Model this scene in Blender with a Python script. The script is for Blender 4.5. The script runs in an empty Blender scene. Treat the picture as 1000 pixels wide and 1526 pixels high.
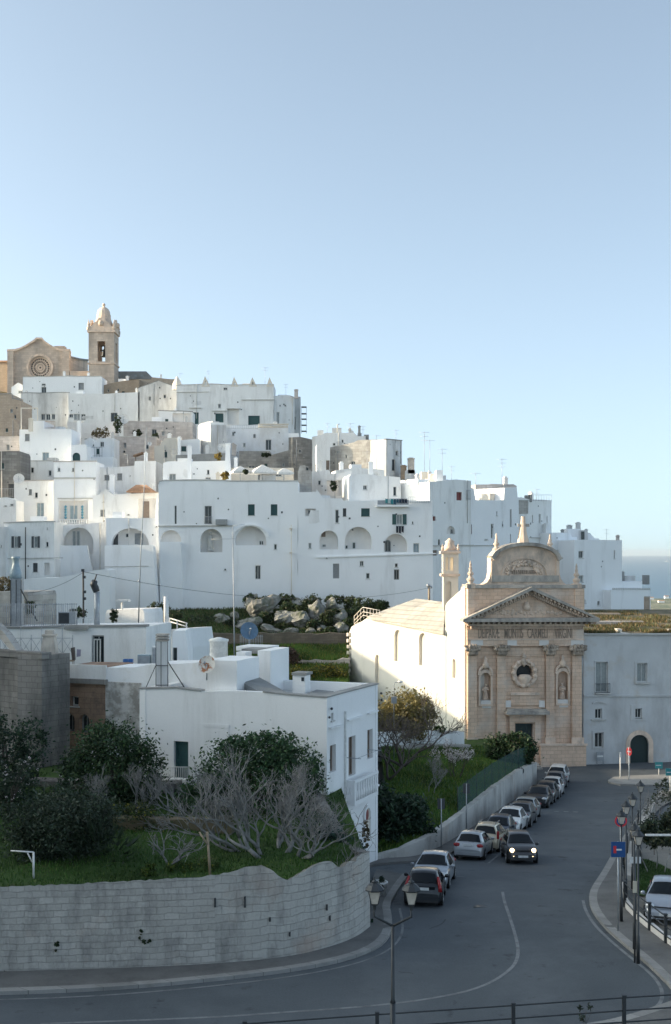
import bpy, math, random
from mathutils import Vector, Matrix
from mathutils.geometry import tessellate_polygon
R = random.Random(7)
SC = bpy.context.scene
COL = SC.collection
FP, CX, Y0, CZ = 1800.0, 500.0, 823.0, 15.0     # focal length in photo pixels, principal column, level row, camera height
rad = math.radians

# ------------------------------------------------------------------ objects
ORG = {}
def org(o):
    return ORG.get(o.name, Vector((0, 0, 0))) if o else Vector((0, 0, 0))
def tag(o, label=None, cat=None, group=None, kind=None):
    if label: o['label'] = label
    if cat: o['category'] = cat
    if group: o['group'] = group
    if kind: o['kind'] = kind
    return o
def thing(name, label, cat, loc=(0, 0, 0), group=None):
    o = bpy.data.objects.new(name, None); COL.objects.link(o)
    o.location = loc; o.empty_display_size = .3
    ORG[o.name] = Vector(loc)
    return tag(o, label, cat, group)
def copy_tree(o, parent=None):
    c = o.copy(); COL.objects.link(c)
    if parent: c.parent = parent
    for ch in list(o.children): copy_tree(ch, c)
    return c

class MB:
    def __init__(s): s.v = []; s.f = []; s.m = []; s.s = []
    def add(s, vs, fs, mi=0, sm=False):
        b = len(s.v); s.v.extend(tuple(v) for v in vs)
        for f in fs:
            s.f.append([i + b for i in f]); s.m.append(mi); s.s.append(sm)
        return s
    def box(s, x0, x1, y0, y1, z0, z1, mi=0, M=None):
        vs = [Vector((x, y, z)) for z in (z0, z1) for y in (y0, y1) for x in (x0, x1)]
        if M is not None: vs = [M @ v for v in vs]
        return s.add(vs, [(0, 2, 3, 1), (4, 5, 7, 6), (0, 1, 5, 4), (2, 6, 7, 3), (0, 4, 6, 2), (1, 3, 7, 5)], mi)
    def path(s, pts, rs, n=6, mi=0, sm=True, cap=True):
        pts = [Vector(p) for p in pts]
        if not hasattr(rs, '__len__'): rs = [rs] * len(pts)
        vs = []; fs = []; prev = None
        for i, p in enumerate(pts):
            d = (pts[min(i + 1, len(pts) - 1)] - pts[max(i - 1, 0)])
            if d.length < 1e-9: d = Vector((0, 0, 1))
            d.normalize()
            a = prev - d * prev.dot(d) if prev is not None else d.orthogonal()
            if a.length < 1e-6: a = d.orthogonal()
            a.normalize(); prev = a; b = d.cross(a)
            for k in range(n):
                t = 2 * math.pi * k / n
                vs.append(p + (a * math.cos(t) + b * math.sin(t)) * rs[i])
        for i in range(len(pts) - 1):
            for k in range(n):
                k2 = (k + 1) % n
                fs.append((i * n + k, i * n + k2, (i + 1) * n + k2, (i + 1) * n + k))
        if cap: fs.append(tuple(range(n))[::-1]); fs.append(tuple((len(pts) - 1) * n + k for k in range(n)))
        return s.add(vs, fs, mi, sm)
    def lathe(s, prof, o=(0, 0, 0), n=12, mi=0, sm=True, sx=1, sy=1, rot=0):
        o = Vector(o); vs = []; fs = []
        for r, z in prof:
            for k in range(n):
                t = 2 * math.pi * k / n + rot
                vs.append(o + Vector((r * math.cos(t) * sx, r * math.sin(t) * sy, z)))
        for i in range(len(prof) - 1):
            for k in range(n):
                k2 = (k + 1) % n
                fs.append((i * n + k, i * n + k2, (i + 1) * n + k2, (i + 1) * n + k))
        fs.append(tuple(range(n))[::-1]); fs.append(tuple((len(prof) - 1) * n + k for k in range(n)))
        return s.add(vs, fs, mi, sm)
    def ball(s, c, r, n=8, mi=0, sz=1.0):
        prof = [(r * math.sin(math.pi * i / n) + 1e-4, -r * sz * math.cos(math.pi * i / n)) for i in range(n + 1)]
        return s.lathe(prof, c, max(6, n), mi)
    def prism(s, F, outer, holes=(), k0=0., k1=1., reveal=None, mi=0, closed=True):
        """extrude polygons given in a vertical face's (u, z) from depth k0 to k1; holes go in by `reveal` or right through"""
        loops = [list(outer)] + [list(h) for h in holes]
        flat = [p for l in loops for p in l]
        tris = tessellate_polygon([[Vector((p[0], p[1], 0)) for p in l] for l in loops])
        s.add([F.pt(u, z, k0) for u, z in flat], tris, mi)
        n = len(outer)
        if closed:
            if reveal is None: s.add([F.pt(u, z, k1) for u, z in flat], tris, mi)
            else:
                t2 = tessellate_polygon([[Vector((p[0], p[1], 0)) for p in outer]])
                s.add([F.pt(u, z, k1) for u, z in outer], t2, mi)
        for li, l in enumerate(loops):
            kk = k1 if (li == 0 or reveal is None) else k0 + reveal
            m = len(l)
            vs = [F.pt(u, z, k0) for u, z in l] + [F.pt(u, z, kk) for u, z in l]
            s.add(vs, [(i, (i + 1) % m, m + (i + 1) % m, m + i) for i in range(m)], mi)
        return s
    def sheet(s, rows, mi=0, sm=True):
        w = len(rows[0]); vs = [p for r in rows for p in r]
        return s.add(vs, [(j * w + i, j * w + i + 1, (j + 1) * w + i + 1, (j + 1) * w + i) for j in range(len(rows) - 1) for i in range(w - 1)], mi, sm)
    def build(s, name, mats, parent=None, sharp=None):
        me = bpy.data.meshes.new(name)
        o0 = org(parent)
        me.from_pydata([(v[0] - o0.x, v[1] - o0.y, v[2] - o0.z) for v in s.v], [], s.f)
        if not isinstance(mats, (list, tuple)): mats = [mats]
        for m in mats: me.materials.append(m)
        me.polygons.foreach_set('material_index', s.m)
        me.polygons.foreach_set('use_smooth', s.s)
        if sharp: me.set_sharp_from_angle(angle=rad(sharp))
        me.update()
        o = bpy.data.objects.new(name, me); COL.objects.link(o)
        if parent: o.parent = parent
        ORG[o.name] = Vector(o0)
        return o

# ------------------------------------------------------------------ photo geometry
def P(px, py, d): return Vector(((px - CX) / FP * d, d, CZ - (py - Y0) / FP * d))
def X(px, d): return (px - CX) / FP * d
def Z(py, d): return CZ - (py - Y0) / FP * d
def road_slope(y):
    if y < 42: return 0.
    if y < 56: return .1 * (y - 42) / 14
    if y < 98: return .1
    if y < 118: return .1 * (118 - y) / 20
    return 0.
_rz = [0.0]
for _i in range(1, 2000): _rz.append(_rz[-1] - road_slope(_i * .1 - .05) * .1)
def rz(y):
    y = max(0., min(y, 199.)) * 10; i = int(y); return _rz[i] + (_rz[min(i + 1, 1999)] - _rz[i]) * (y - i)
def G(px, py, dz=0.):
    """point of the road surface seen at a photo pixel"""
    lo, hi = 20., 160.
    for _ in range(50):
        m = (lo + hi) / 2
        if Z(py, m) > rz(m) + dz: lo = m
        else: hi = m
    return Vector((X(px, lo), lo, rz(lo) + dz))

class Face:
    """a vertical plane through two plan points; u runs left to right, k goes away from the viewer"""
    def __init__(s, x0, d0, x1, d1):
        s.A = Vector((X(x0, d0), d0)); B = Vector((X(x1, d1), d1))
        s.L = (B - s.A).length; s.u = (B - s.A) / s.L
        n = Vector((-s.u.y, s.u.x))
        s.n = n if n.dot(s.A) > 0 else -n
        s.ang = math.atan2(s.u.y, s.u.x)
    def uz(s, px, py, k=0.):
        d = Vector(((px - CX) / FP, 1.)); A = s.A + s.n * k
        t = A.dot(s.n) / d.dot(s.n); p = d * t
        return ((p - A).dot(s.u), CZ - (py - Y0) / FP * t)
    def pt(s, u, z, k=0.):
        p = s.A + s.u * u + s.n * k; return Vector((p.x, p.y, z))
    def poly(s, pts, k=0.): return [s.uz(x, y, k) for x, y in pts]
    def rect(s, x0, y0, x1, y1, k=0.):
        y0, y1 = max(y0, y1), min(y0, y1)
        a = s.uz(x0, y0, k); b = s.uz(x1, y1, k); return a[0], b[0], a[1], b[1]   # u0,u1,z0,z1
def rc(u0, u1, z0, z1): return [(u0, z0), (u1, z0), (u1, z1), (u0, z1)]
def arch(u0, u1, z0, z1, n=10, rise=None):
    """rectangle with a round head"""
    r = (u1 - u0) / 2; h = min(r if rise is None else rise, z1 - z0 - .02); c = (u0 + u1) / 2
    return [(u0, z0), (u1, z0)] + [(c + r * math.cos(math.pi * i / n), z1 - h + h * math.sin(math.pi * i / n)) for i in range(n + 1)]

# ------------------------------------------------------------------ materials
def newmat(name):
    m = bpy.data.materials.new(name); m.use_nodes = True
    nt = m.node_tree; nt.nodes.clear()
    out = nt.nodes.new('ShaderNodeOutputMaterial'); b = nt.nodes.new('ShaderNodeBsdfPrincipled')
    nt.links.new(b.outputs[0], out.inputs[0])
    return m, nt, b
def nd(nt, t, **kw):
    n = nt.nodes.new(t)
    for k, v in kw.items():
        if k.startswith('i_'):
            key = k[2:]; key = int(key) if key.isdigit() else key
            n.inputs[key].default_value = v
        else: setattr(n, k, v)
    return n
def c4(c): return (c[0], c[1], c[2], 1)
def scaled(nt, src, sc):
    m = nd(nt, 'ShaderNodeVectorMath', operation='MULTIPLY'); nt.links.new(src, m.inputs[0]); m.inputs[1].default_value = sc; return m.outputs[0]
def noise(nt, vec, scale, detail=5, rough=.6):
    n = nd(nt, 'ShaderNodeTexNoise'); n.inputs['Scale'].default_value = scale; n.inputs['Detail'].default_value = detail; n.inputs['Roughness'].default_value = rough
    nt.links.new(vec, n.inputs['Vector']); return n.outputs[0]
def mrange(nt, v, a, b, c, d):
    n = nd(nt, 'ShaderNodeMapRange'); nt.links.new(v, n.inputs[0])
    for i, x in enumerate((a, b, c, d)): n.inputs[i + 1].default_value = x
    return n.outputs[0]
def mix(nt, f, a, b):
    n = nd(nt, 'ShaderNodeMix', data_type='RGBA')
    nt.links.new(f, n.inputs[0]) if not isinstance(f, float) else setattr(n.inputs[0], 'default_value', f)
    for i, v in ((6, a), (7, b)):
        if isinstance(v, tuple): n.inputs[i].default_value = c4(v)
        else: nt.links.new(v, n.inputs[i])
    return n.outputs[2]
def mul(c, k): return tuple(min(1, x * k) for x in c)
def surf(name, base, rough=.85, var=.12, sc=.6, dirt=None, damt=.5, dlo=.5, dhi=.75, dsc=.5, vert=.2, bump=.15, bsc=9., spec=.25, metal=0., fine=.06, second=None):
    """plaster / stone / soil: broad tone variation, streaky or patchy wear, fine grain and bump"""
    m, nt, b = newmat(name)
    pos = nd(nt, 'ShaderNodeNewGeometry').outputs['Position']
    n1 = noise(nt, pos, sc); c = mix(nt, mrange(nt, n1, .3, .7, 0, 1), mul(base, 1 - var), mul(base, 1 + var))
    nf = noise(nt, pos, 14., 3); c = mix(nt, mrange(nt, nf, .3, .7, 0, fine * 2), c, mul(base, .6))
    if dirt:
        n2 = noise(nt, scaled(nt, pos, (1, 1, vert)), dsc, 7, .68); c = mix(nt, mrange(nt, n2, dlo, dhi, 0, damt), c, dirt)
    if second:
        n3 = noise(nt, pos, second[1], 6, .6); c = mix(nt, mrange(nt, n3, second[2], second[3], 0, second[4]), c, second[0])
    nt.links.new(c, b.inputs['Base Color'])
    b.inputs['Roughness'].default_value = rough; b.inputs['Specular IOR Level'].default_value = spec; b.inputs['Metallic'].default_value = metal
    if bump:
        nb = noise(nt, pos, bsc, 6, .65); bp = nd(nt, 'ShaderNodeBump'); bp.inputs['Strength'].default_value = bump; bp.inputs['Distance'].default_value = .05
        nt.links.new(nb, bp.inputs['Height']); nt.links.new(bp.outputs[0], b.inputs['Normal'])
    return m
def blocks(name, c1, c2, mortar, bw=.6, bh=.3, ang=0., gap=.012, dirt=None, damt=.6, dlo=.45, dhi=.7, dsc=.4, vert=.25, bump=.6, wob=.05, rough=.9, second=None):
    """coursed stone blocks on vertical faces turned by `ang`"""
    m, nt, b = newmat(name)
    pos = nd(nt, 'ShaderNodeNewGeometry').outputs['Position']
    nz = nd(nt, 'ShaderNodeTexNoise'); nz.inputs['Scale'].default_value = 1.6; nt.links.new(pos, nz.inputs['Vector'])
    off = scaled(nt, nz.outputs['Color'], (wob, wob, wob)); ad = nd(nt, 'ShaderNodeVectorMath', operation='ADD'); nt.links.new(pos, ad.inputs[0]); nt.links.new(off, ad.inputs[1])
    dt = nd(nt, 'ShaderNodeVectorMath', operation='DOT_PRODUCT'); nt.links.new(ad.outputs[0], dt.inputs[0]); dt.inputs[1].default_value = (math.cos(ang), math.sin(ang), 0)
    sp = nd(nt, 'ShaderNodeSeparateXYZ'); nt.links.new(ad.outputs[0], sp.inputs[0])
    cb = nd(nt, 'ShaderNodeCombineXYZ'); nt.links.new(dt.outputs['Value'], cb.inputs[0]); nt.links.new(sp.outputs[2], cb.inputs[1])
    br = nd(nt, 'ShaderNodeTexBrick', offset=.5); nt.links.new(cb.outputs[0], br.inputs['Vector'])
    br.inputs['Color1'].default_value = c4(c1); br.inputs['Color2'].default_value = c4(c2); br.inputs['Mortar'].default_value = c4(mortar)
    br.inputs['Scale'].default_value = 1; br.inputs['Mortar Size'].default_value = gap; br.inputs['Brick Width'].default_value = bw; br.inputs['Row Height'].default_value = bh; br.inputs['Mortar Smooth'].default_value = .4
    c = br.outputs[0]
    n0 = noise(nt, pos, .8); c = mix(nt, mrange(nt, n0, .35, .7, 0, .4), c, mul(c1, .76))
    nf = noise(nt, pos, 12., 4); c = mix(nt, mrange(nt, nf, .35, .75, 0, .25), c, mul(c2, .6))
    if dirt:
        n2 = noise(nt, scaled(nt, pos, (1, 1, vert)), dsc, 7, .68); c = mix(nt, mrange(nt, n2, dlo, dhi, 0, damt), c, dirt)
    if second:
        n3 = noise(nt, pos, second[1], 6, .6); c = mix(nt, mrange(nt, n3, second[2], second[3], 0, second[4]), c, second[0])
    nt.links.new(c, b.inputs['Base Color']); b.inputs['Roughness'].default_value = rough; b.inputs['Specular IOR Level'].default_value = .2
    nb = noise(nt, pos, 7., 6, .65)
    hh = nd(nt, 'ShaderNodeMath', operation='MULTIPLY_ADD'); nt.links.new(br.outputs['Fac'], hh.inputs[0]); hh.inputs[1].default_value = -.7; nt.links.new(nb, hh.inputs[2])
    bp = nd(nt, 'ShaderNodeBump'); bp.inputs['Strength'].default_value = bump; bp.inputs['Distance'].default_value = .04
    nt.links.new(hh.outputs[0], bp.inputs['Height']); nt.links.new(bp.outputs[0], b.inputs['Normal'])
    return m
def plain(name, base, rough=.5, metal=0., spec=.5, coat=0., emit=None, es=1., var=.15):
    m, nt, b = newmat(name)
    if var:
        pos = nd(nt, 'ShaderNodeNewGeometry').outputs['Position']
        n1 = noise(nt, pos, 5., 4); c = mix(nt, mrange(nt, n1, .3, .7, 0, 1), mul(base, 1 - var), mul(base, 1 + var)); nt.links.new(c, b.inputs['Base Color'])
    else: b.inputs['Base Color'].default_value = c4(base)
    b.inputs['Roughness'].default_value = rough; b.inputs['Metallic'].default_value = metal; b.inputs['Specular IOR Level'].default_value = spec; b.inputs['Coat Weight'].default_value = coat
    if emit: b.inputs['Emission Color'].default_value = c4(emit); b.inputs['Emission Strength'].default_value = es
    return m
def leafmat(name, trans=.25, rough=.55):
    m, nt, b = newmat(name)
    at = nd(nt, 'ShaderNodeAttribute', attribute_name='col')
    nt.links.new(at.outputs['Color'], b.inputs['Base Color']); b.inputs['Roughness'].default_value = rough; b.inputs['Specular IOR Level'].default_value = .3
    tr = nd(nt, 'ShaderNodeBsdfTranslucent'); nt.links.new(at.outputs['Color'], tr.inputs[0])
    mx = nd(nt, 'ShaderNodeMixShader'); mx.inputs[0].default_value = trans
    out = [n for n in nt.nodes if n.type == 'OUTPUT_MATERIAL'][0]
    nt.links.new(b.outputs[0], mx.inputs[1]); nt.links.new(tr.outputs[0], mx.inputs[2]); nt.links.new(mx.outputs[0], out.inputs[0])
    return m

WHITE = (.885, .89, .89)
M = {}
M['white'] = surf('lime_plaster', WHITE, var=.025, sc=.35, dirt=(.52, .51, .49), damt=.55, dlo=.54, dhi=.8, dsc=.5, vert=.16, bump=.3, bsc=3.5, fine=.015)
M['whiteb'] = surf('lime_plaster_old', (.85, .845, .82), var=.05, sc=.25, dirt=(.45, .43, .40), damt=.65, dlo=.5, dhi=.76, dsc=.8, vert=.22, bump=.45, bsc=2.2, fine=.03)
M['whitec'] = surf('lime_plaster_patched', (.83, .845, .86), var=.07, sc=.18, dirt=(.56, .56, .55), damt=.7, dlo=.46, dhi=.7, dsc=.35, vert=.5, bump=.4, bsc=1.6, fine=.02, second=((.66, .64, .60), .9, .6, .72, .7))
M['white2'] = surf('lime_plaster_worn', (.81, .81, .80), var=.06, sc=.4, dirt=(.42, .40, .37), damt=.6, dlo=.5, dhi=.74, dsc=.6, vert=.15, bump=.35, bsc=3.5, fine=.06)
M['grey'] = surf('stained_plaster', (.68, .68, .67), var=.12, sc=.3, dirt=(.27, .26, .25), damt=.75, dlo=.46, dhi=.7, dsc=.5, vert=.18, bump=.4, bsc=3.)
M['cream'] = surf('cream_plaster', (.72, .66, .57), var=.06, sc=.4, dirt=(.42, .36, .3), damt=.5, dlo=.52, dhi=.76, vert=.2, bump=.3, bsc=3.5)
M['pale'] = surf('pale_recess_plaster', (.80, .77, .73), var=.05, sc=.7, dirt=(.5, .46, .4), damt=.4, bump=.2)
M['stone'] = blocks('grey_stone', (.54, .51, .47), (.36, .34, .31), (.24, .22, .2), .9, .42, dirt=(.18, .17, .16), damt=.5, second=((.62, .6, .56), .5, .52, .7, .6))
M['darkstone'] = blocks('dark_grey_stone', (.31, .30, .28), (.19, .18, .17), (.11, .1, .1), .8, .4, dirt=(.09, .09, .085), damt=.6)
M['tan'] = blocks('tan_stone', (.52, .43, .345), (.44, .365, .295), (.28, .23, .19), .6, .3, dirt=(.22, .17, .13), damt=.5)
M['orange'] = blocks('ochre_stone', (.52, .40, .29), (.44, .34, .25), (.3, .23, .17), .6, .3, dirt=(.25, .18, .13), damt=.5)
M['pinkstone'] = blocks('pinkish_stone', (.66, .60, .56), (.50, .45, .42), (.30, .27, .25), .85, .4, dirt=(.3, .28, .27), damt=.6, second=((.66, .63, .6), .6, .5, .7, .6))
M['carparo'] = blocks('golden_church_stone', (.84, .62, .465), (.72, .52, .38), (.50, .35, .25), .75, .36, ang=.14, gap=.02, dirt=(.34, .26, .21), damt=.65, dlo=.48, dhi=.72, dsc=.55, vert=.3, bump=.5, wob=.03, second=((.72, .64, .56), .35, .5, .7, .7))
M['carv'] = surf('carved_church_stone', (.78, .61, .48), var=.16, sc=.8, dirt=(.26, .235, .21), damt=.75, dlo=.48, dhi=.72, dsc=.9, vert=.5, bump=.5, bsc=5.)
M['greystone'] = surf('weathered_grey_stone', (.52, .47, .41), var=.12, sc=.8, dirt=(.15, .145, .14), damt=.8, dlo=.42, dhi=.68, dsc=.8, vert=.5, bump=.5, bsc=5.)
M['repair'] = surf('pale_repair_stone', (.74, .71, .67), var=.05, dirt=(.5, .47, .43), damt=.4)
M['cath'] = blocks('cathedral_stone', (.74, .61, .50), (.56, .455, .37), (.38, .30, .25), 1.1, .5, dirt=(.28, .24, .21), damt=.65, dlo=.45)
M['convent'] = surf('grey_convent_plaster', (.58, .585, .58), var=.1, sc=.25, dirt=(.30, .29, .28), damt=.65, dlo=.48, dhi=.72, dsc=.35, vert=.3, bump=.3, bsc=3., second=((.50, .44, .36), .45, .56, .72, .7))
M['dwin'] = plain('dark_glass', (.035, .045, .05), .12, spec=.6)
M['curtain'] = plain('curtained_glass', (.30, .33, .33), .25, spec=.5)
M['blueglass'] = plain('pale_blue_door', (.28, .36, .40), .4)
M['green'] = plain('green_shutter', (.03, .085, .085), .55)
M['red'] = plain('red_shutter', (.21, .05, .045), .55)
M['brown'] = plain('brown_shutter', (.23, .18, .145), .6)
M['greyshut'] = plain('grey_shutter', (.30, .31, .31), .6)
M['darkshut'] = plain('dark_shutter', (.07, .075, .08), .55)
M['frame'] = plain('pale_window_frame', (.62, .62, .6), .6)
M['iron'] = plain('dark_iron', (.05, .055, .06), .5, metal=.5)
M['capstone'] = surf('stained_shaded_carving', (.52, .42, .33), var=.2, sc=1.5, dirt=(.16, .14, .12), damt=.85, dlo=.42, dhi=.62, dsc=1.6, vert=.8, bump=.6, bsc=5.)  # stains, plus the carving's shadows painted in as a darker tone
M['doorgreen'] = plain('dark_green_door', (.012, .03, .03), .5)
M['arcade'] = blocks('reddish_brown_stone', (.42, .285, .2), (.33, .22, .155), (.2, .13, .1), .7, .3, dirt=(.13, .1, .085), damt=.75, dlo=.44, dhi=.64, dsc=1.1, vert=.8)
M['steel'] = plain('galvanised_steel', (.42, .44, .46), .4, metal=.7)
M['zinc'] = plain('grey_metal', (.35, .37, .39), .5, metal=.5)
M['rust'] = surf('rusty_white_enamel', (.66, .63, .58), var=.05, sc=2., second=((.35, .13, .05), 3.2, .5, .58, .95), bump=.1)
M['dish'] = plain('blue_grey_dish', (.10, .17, .25), .5)
M['tile'] = surf('terracotta_tile', (.42, .26, .17), var=.25, sc=2.5, dirt=(.2, .16, .13), damt=.5, bump=.4)
M['slab'] = surf('grey_roof_slab', (.30, .30, .29), var=.15, sc=.8, dirt=(.14, .14, .13), damt=.6, vert=1, bump=.3)
M['palelab'] = surf('pale_roof_render', (.55, .54, .51), var=.1, sc=.8, dirt=(.22, .22, .2), damt=.7, vert=1, bump=.3)
M['canvas'] = plain('white_canvas', (.74, .72, .68), .85, spec=.1)
M['bark'] = surf('grey_bark', (.225, .225, .22), var=.4, sc=3., bump=.6, bsc=12.)
M['darkbark'] = surf('dark_bark', (.10, .085, .075), var=.25, sc=3., bump=.6, bsc=12.)
M['leaf'] = leafmat('leaves')
M['petal'] = leafmat('petals', .3)
M['blade'] = leafmat('grass_blades', .2)
M['pot'] = plain('terracotta_pot', (.45, .2, .11), .8)
M['wood'] = surf('weathered_wood', (.33, .26, .19), var=.2, sc=3., bump=.4)
M['post'] = plain('white_paint', (.68, .68, .66), .6)
M['earth'] = surf('dry_earth', (.16, .13, .09), var=.2, sc=.6, dirt=(.06, .08, .03), damt=.8, dlo=.42, dhi=.62, dsc=.4, vert=1, bump=.6)
# ------------------------------------------------------------------ the hill town
TOWN = 'whitewashed houses of the hill town'
def hz(x, y):
    """height of the town's hill"""
    if y < 146: h = 4.
    elif y < 157: h = 4 + (y - 146) * .3
    else: h = 7.3 + (y - 157) * .34
    h = min(h, 53.) - max(0., y - 300) * .8
    xe = 25 - max(0., y - 157) * .42; f = 1 if x < xe else max(0., 1 - (x - xe) / 55.)
    return -6 + (h + 6) * f if y > 120 else h
def jitter(pts, amp=.035, step=1.6):
    out = []
    for (a, b) in zip(pts, pts[1:]):
        L = math.hypot(b[0] - a[0], b[1] - a[1]); n = max(1, int(L / step))
        for i in range(n):
            t = i / n; j = (R.uniform(-amp, amp) if i else 0)
            out.append((a[0] + (b[0] - a[0]) * t, a[1] + (b[1] - a[1]) * t + j))
    out.append(pts[-1]); return out
PANES = {'d': 'dwin', 'D': 'dwin', 'c': 'curtain', 'b': 'blueglass', 'g': 'green', 'r': 'red', 'w': 'brown', 'G': 'greyshut', 's': 'curtain', 'k': 'darkshut', 'n': 'pale', 'a': 'pale', 'A': 'green', 'o': 'dwin', 'L': 'pale'}
def openings(F, holes):
    loops = []
    for h in holes:
        st, x0, y0, x1, y1 = h[:5]
        if len(h) > 5 and h[5] is not None: continue       # applied on a plane further in: no cut
        u0, u1, z0, z1 = F.rect(x0, y0, x1, y1)
        loops.append(arch(u0, u1, z0, z1) if st in 'aAoL' else rc(u0, u1, z0, z1))
    return loops
def rev(st): return {'a': 1.2, 'L': .5, 'n': .5, 'o': .4, 'A': .3}.get(st, .28)
def fit(root, F, holes):
    """panes, shutters, doors and frames of a wall's openings"""
    for h in holes:
        st, x0, y0, x1, y1 = h[:5]; k = h[5] if len(h) > 5 else None
        u0, u1, z0, z1 = F.rect(x0, y0, x1, y1, k or 0.)
        kk = (k if k is not None else rev(st)) - .012; e = 0.
        poly = arch(u0 - e, u1 + e, z0 - e, z1 + e) if st in 'aAoL' else rc(u0 - e, u1 + e, z0 - e, z1 + e)
        tall = (z1 - z0) > 1.75 and st not in 'anLs'
        nm = {'a': 'loggia_recess', 'n': 'wall_recess', 'L': 'blind_arch', 'g': 'shutter', 'r': 'shutter', 'w': 'shutter', 'G': 'shutter', 'k': 'shutter'}.get(st, 'window')
        if tall and nm == 'window': nm = 'door'
        pane = MB().prism(F, poly, (), kk - .03 if k is not None else kk, kk + .02).build(nm, M[PANES[st]], root)
        if st not in 'anL':
            fw = min(.09, (u1 - u0) * .16); m = MB()
            inner = arch(u0 + fw, u1 - fw, z0 + fw, z1 - fw) if st in 'Ao' else rc(u0 + fw, u1 - fw, z0 + fw, z1 - fw)
            m.prism(F, poly, [inner], kk - .07, kk - .032)
            um = (u0 + u1) / 2
            if st in 'dDcsob' and u1 - u0 > .5: m.prism(F, rc(um - .03, um + .03, z0 + fw + .002, z1 - fw - .002), (), kk - .068, kk - .034)
            m.build('frame', M['frame'] if st in 'dcsb' else M[PANES[st]] if st in 'grwGkA' else M['greyshut'], pane)
            if z0 > -50 and st in 'dcskgG' and not tall and k is None:
                MB().prism(F, rc(u0 - .08, u1 + .08, z0 - .07, z0 - .004), (), -.07, .02).build('sill', M['palelab'], pane)
        if st == 's':
            w = (u1 - u0) * .62
            for a, b in ((u0 - w, u0 - .01), (u1 + .01, u1 + w)):
                MB().prism(F, rc(a, b, z0 - .03, z1 + .03), (), -.06, -.008).build('shutter', M['darkshut'] if h[0] == 's' and len(h) < 7 else M['green'], root)
CL = random.Random(19)
def B(label, x0, d0, x1, d1, top, holes=(), mat='white', depth=6., name='town_house', cat='house', group=TOWN, zb=None, cop=None, jit=.05):
    if 0 < d0 - d1 < 4 and d0 > 100: d1 = d0
    F = Face(x0, d0, x1, d1)
    if cat == 'house' and d0 > 165 and x1 - x0 > 24 and len(holes) < 3:
        holes = list(holes)
        for _ in range(2 if x1 - x0 > 50 else 1):
            for _try in range(12):
                x = CL.uniform(x0 + 4, x1 - 9); yt = max(y for q, y in top if True); w, h_ = CL.choice(((3.6, 5.5), (4.4, 7), (4.8, 8.5))); y = yt + CL.uniform(6, 16)
                if all(x + w + 3 < q[1] or x > q[3] + 3 or y + h_ + 2 < min(q[2], q[4]) or y > max(q[2], q[4]) + 2 for q in holes): holes.append((CL.choice('ddcGg'), x, y, x + w, y + h_)); break
    tp = F.poly(top); tj = jitter(tp, jit)
    mid = F.pt(F.L / 2, 0)
    if zb is None: zb = min(hz(mid.x, mid.y), min(z for _, z in tp), *[F.rect(*h[1:5])[2] for h in holes] or [99]) - 1.5
    root = thing(name, label, cat, (mid.x, mid.y, zb), group)
    if mat == 'white': mat = ('white', 'whiteb', 'white', 'whitec', 'white2')[CL.randrange(5)] if F.L < 16 else 'white'
    def edge(u, z0, z1): n = max(1, int(abs(z1 - z0) / 1.7)); return [(u + CL.uniform(-.05, .05), z0 + (z1 - z0) * i / n) for i in range(1, n)]
    outer = [(tj[0][0], zb)] + edge(tj[0][0], zb, tj[0][1]) + tj + edge(tj[-1][0], tj[-1][1], zb) + [(tj[-1][0], zb)]
    # front wall with openings, then a closed shell behind
    m = MB(); ops = openings(F, holes)
    loops = [outer] + ops; flat = [p for l in loops for p in l]
    m.add([F.pt(u, z, 0) for u, z in flat], tessellate_polygon([[Vector((p[0], p[1], 0)) for p in l] for l in loops]))
    n = len(outer); bk = MB()
    m.add([F.pt(u, z, 0) for u, z in outer] + [F.pt(u, z, depth) for u, z in outer], [(i, (i + 1) % n, n + (i + 1) % n, n + i) for i in range(n)])
    m.add([F.pt(u, z, depth) for u, z in outer], tessellate_polygon([[Vector((p[0], p[1], 0)) for p in outer]]))
    j = 0
    for h in holes:
        if len(h) > 5 and h[5] is not None: continue
        l = ops[j]; j += 1; q = len(l); r = rev(h[0])
        m.add([F.pt(u, z, 0) for u, z in l] + [F.pt(u, z, r) for u, z in l], [(i, (i + 1) % q, q + (i + 1) % q, q + i) for i in range(q)])
    m.build('wall', M[mat], root)
    fit(root, F, holes)
    if cop:
        c = [(u, z + .003) for u, z in tj]
        poly = [(c[0][0] - .06, c[0][1])] + c[1:-1] + [(c[-1][0] + .06, c[-1][1])]
        poly = poly + [(u, z + .14) for u, z in reversed(poly)]
        MB().prism(F, poly, (), -.07, .4).build('coping', M[cop], root)
    root_face[root.name] = F
    if cat == 'house' and d0 > 140 and F.L > 3: clutter(root, F, tj, zb, mat)
    return root
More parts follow.
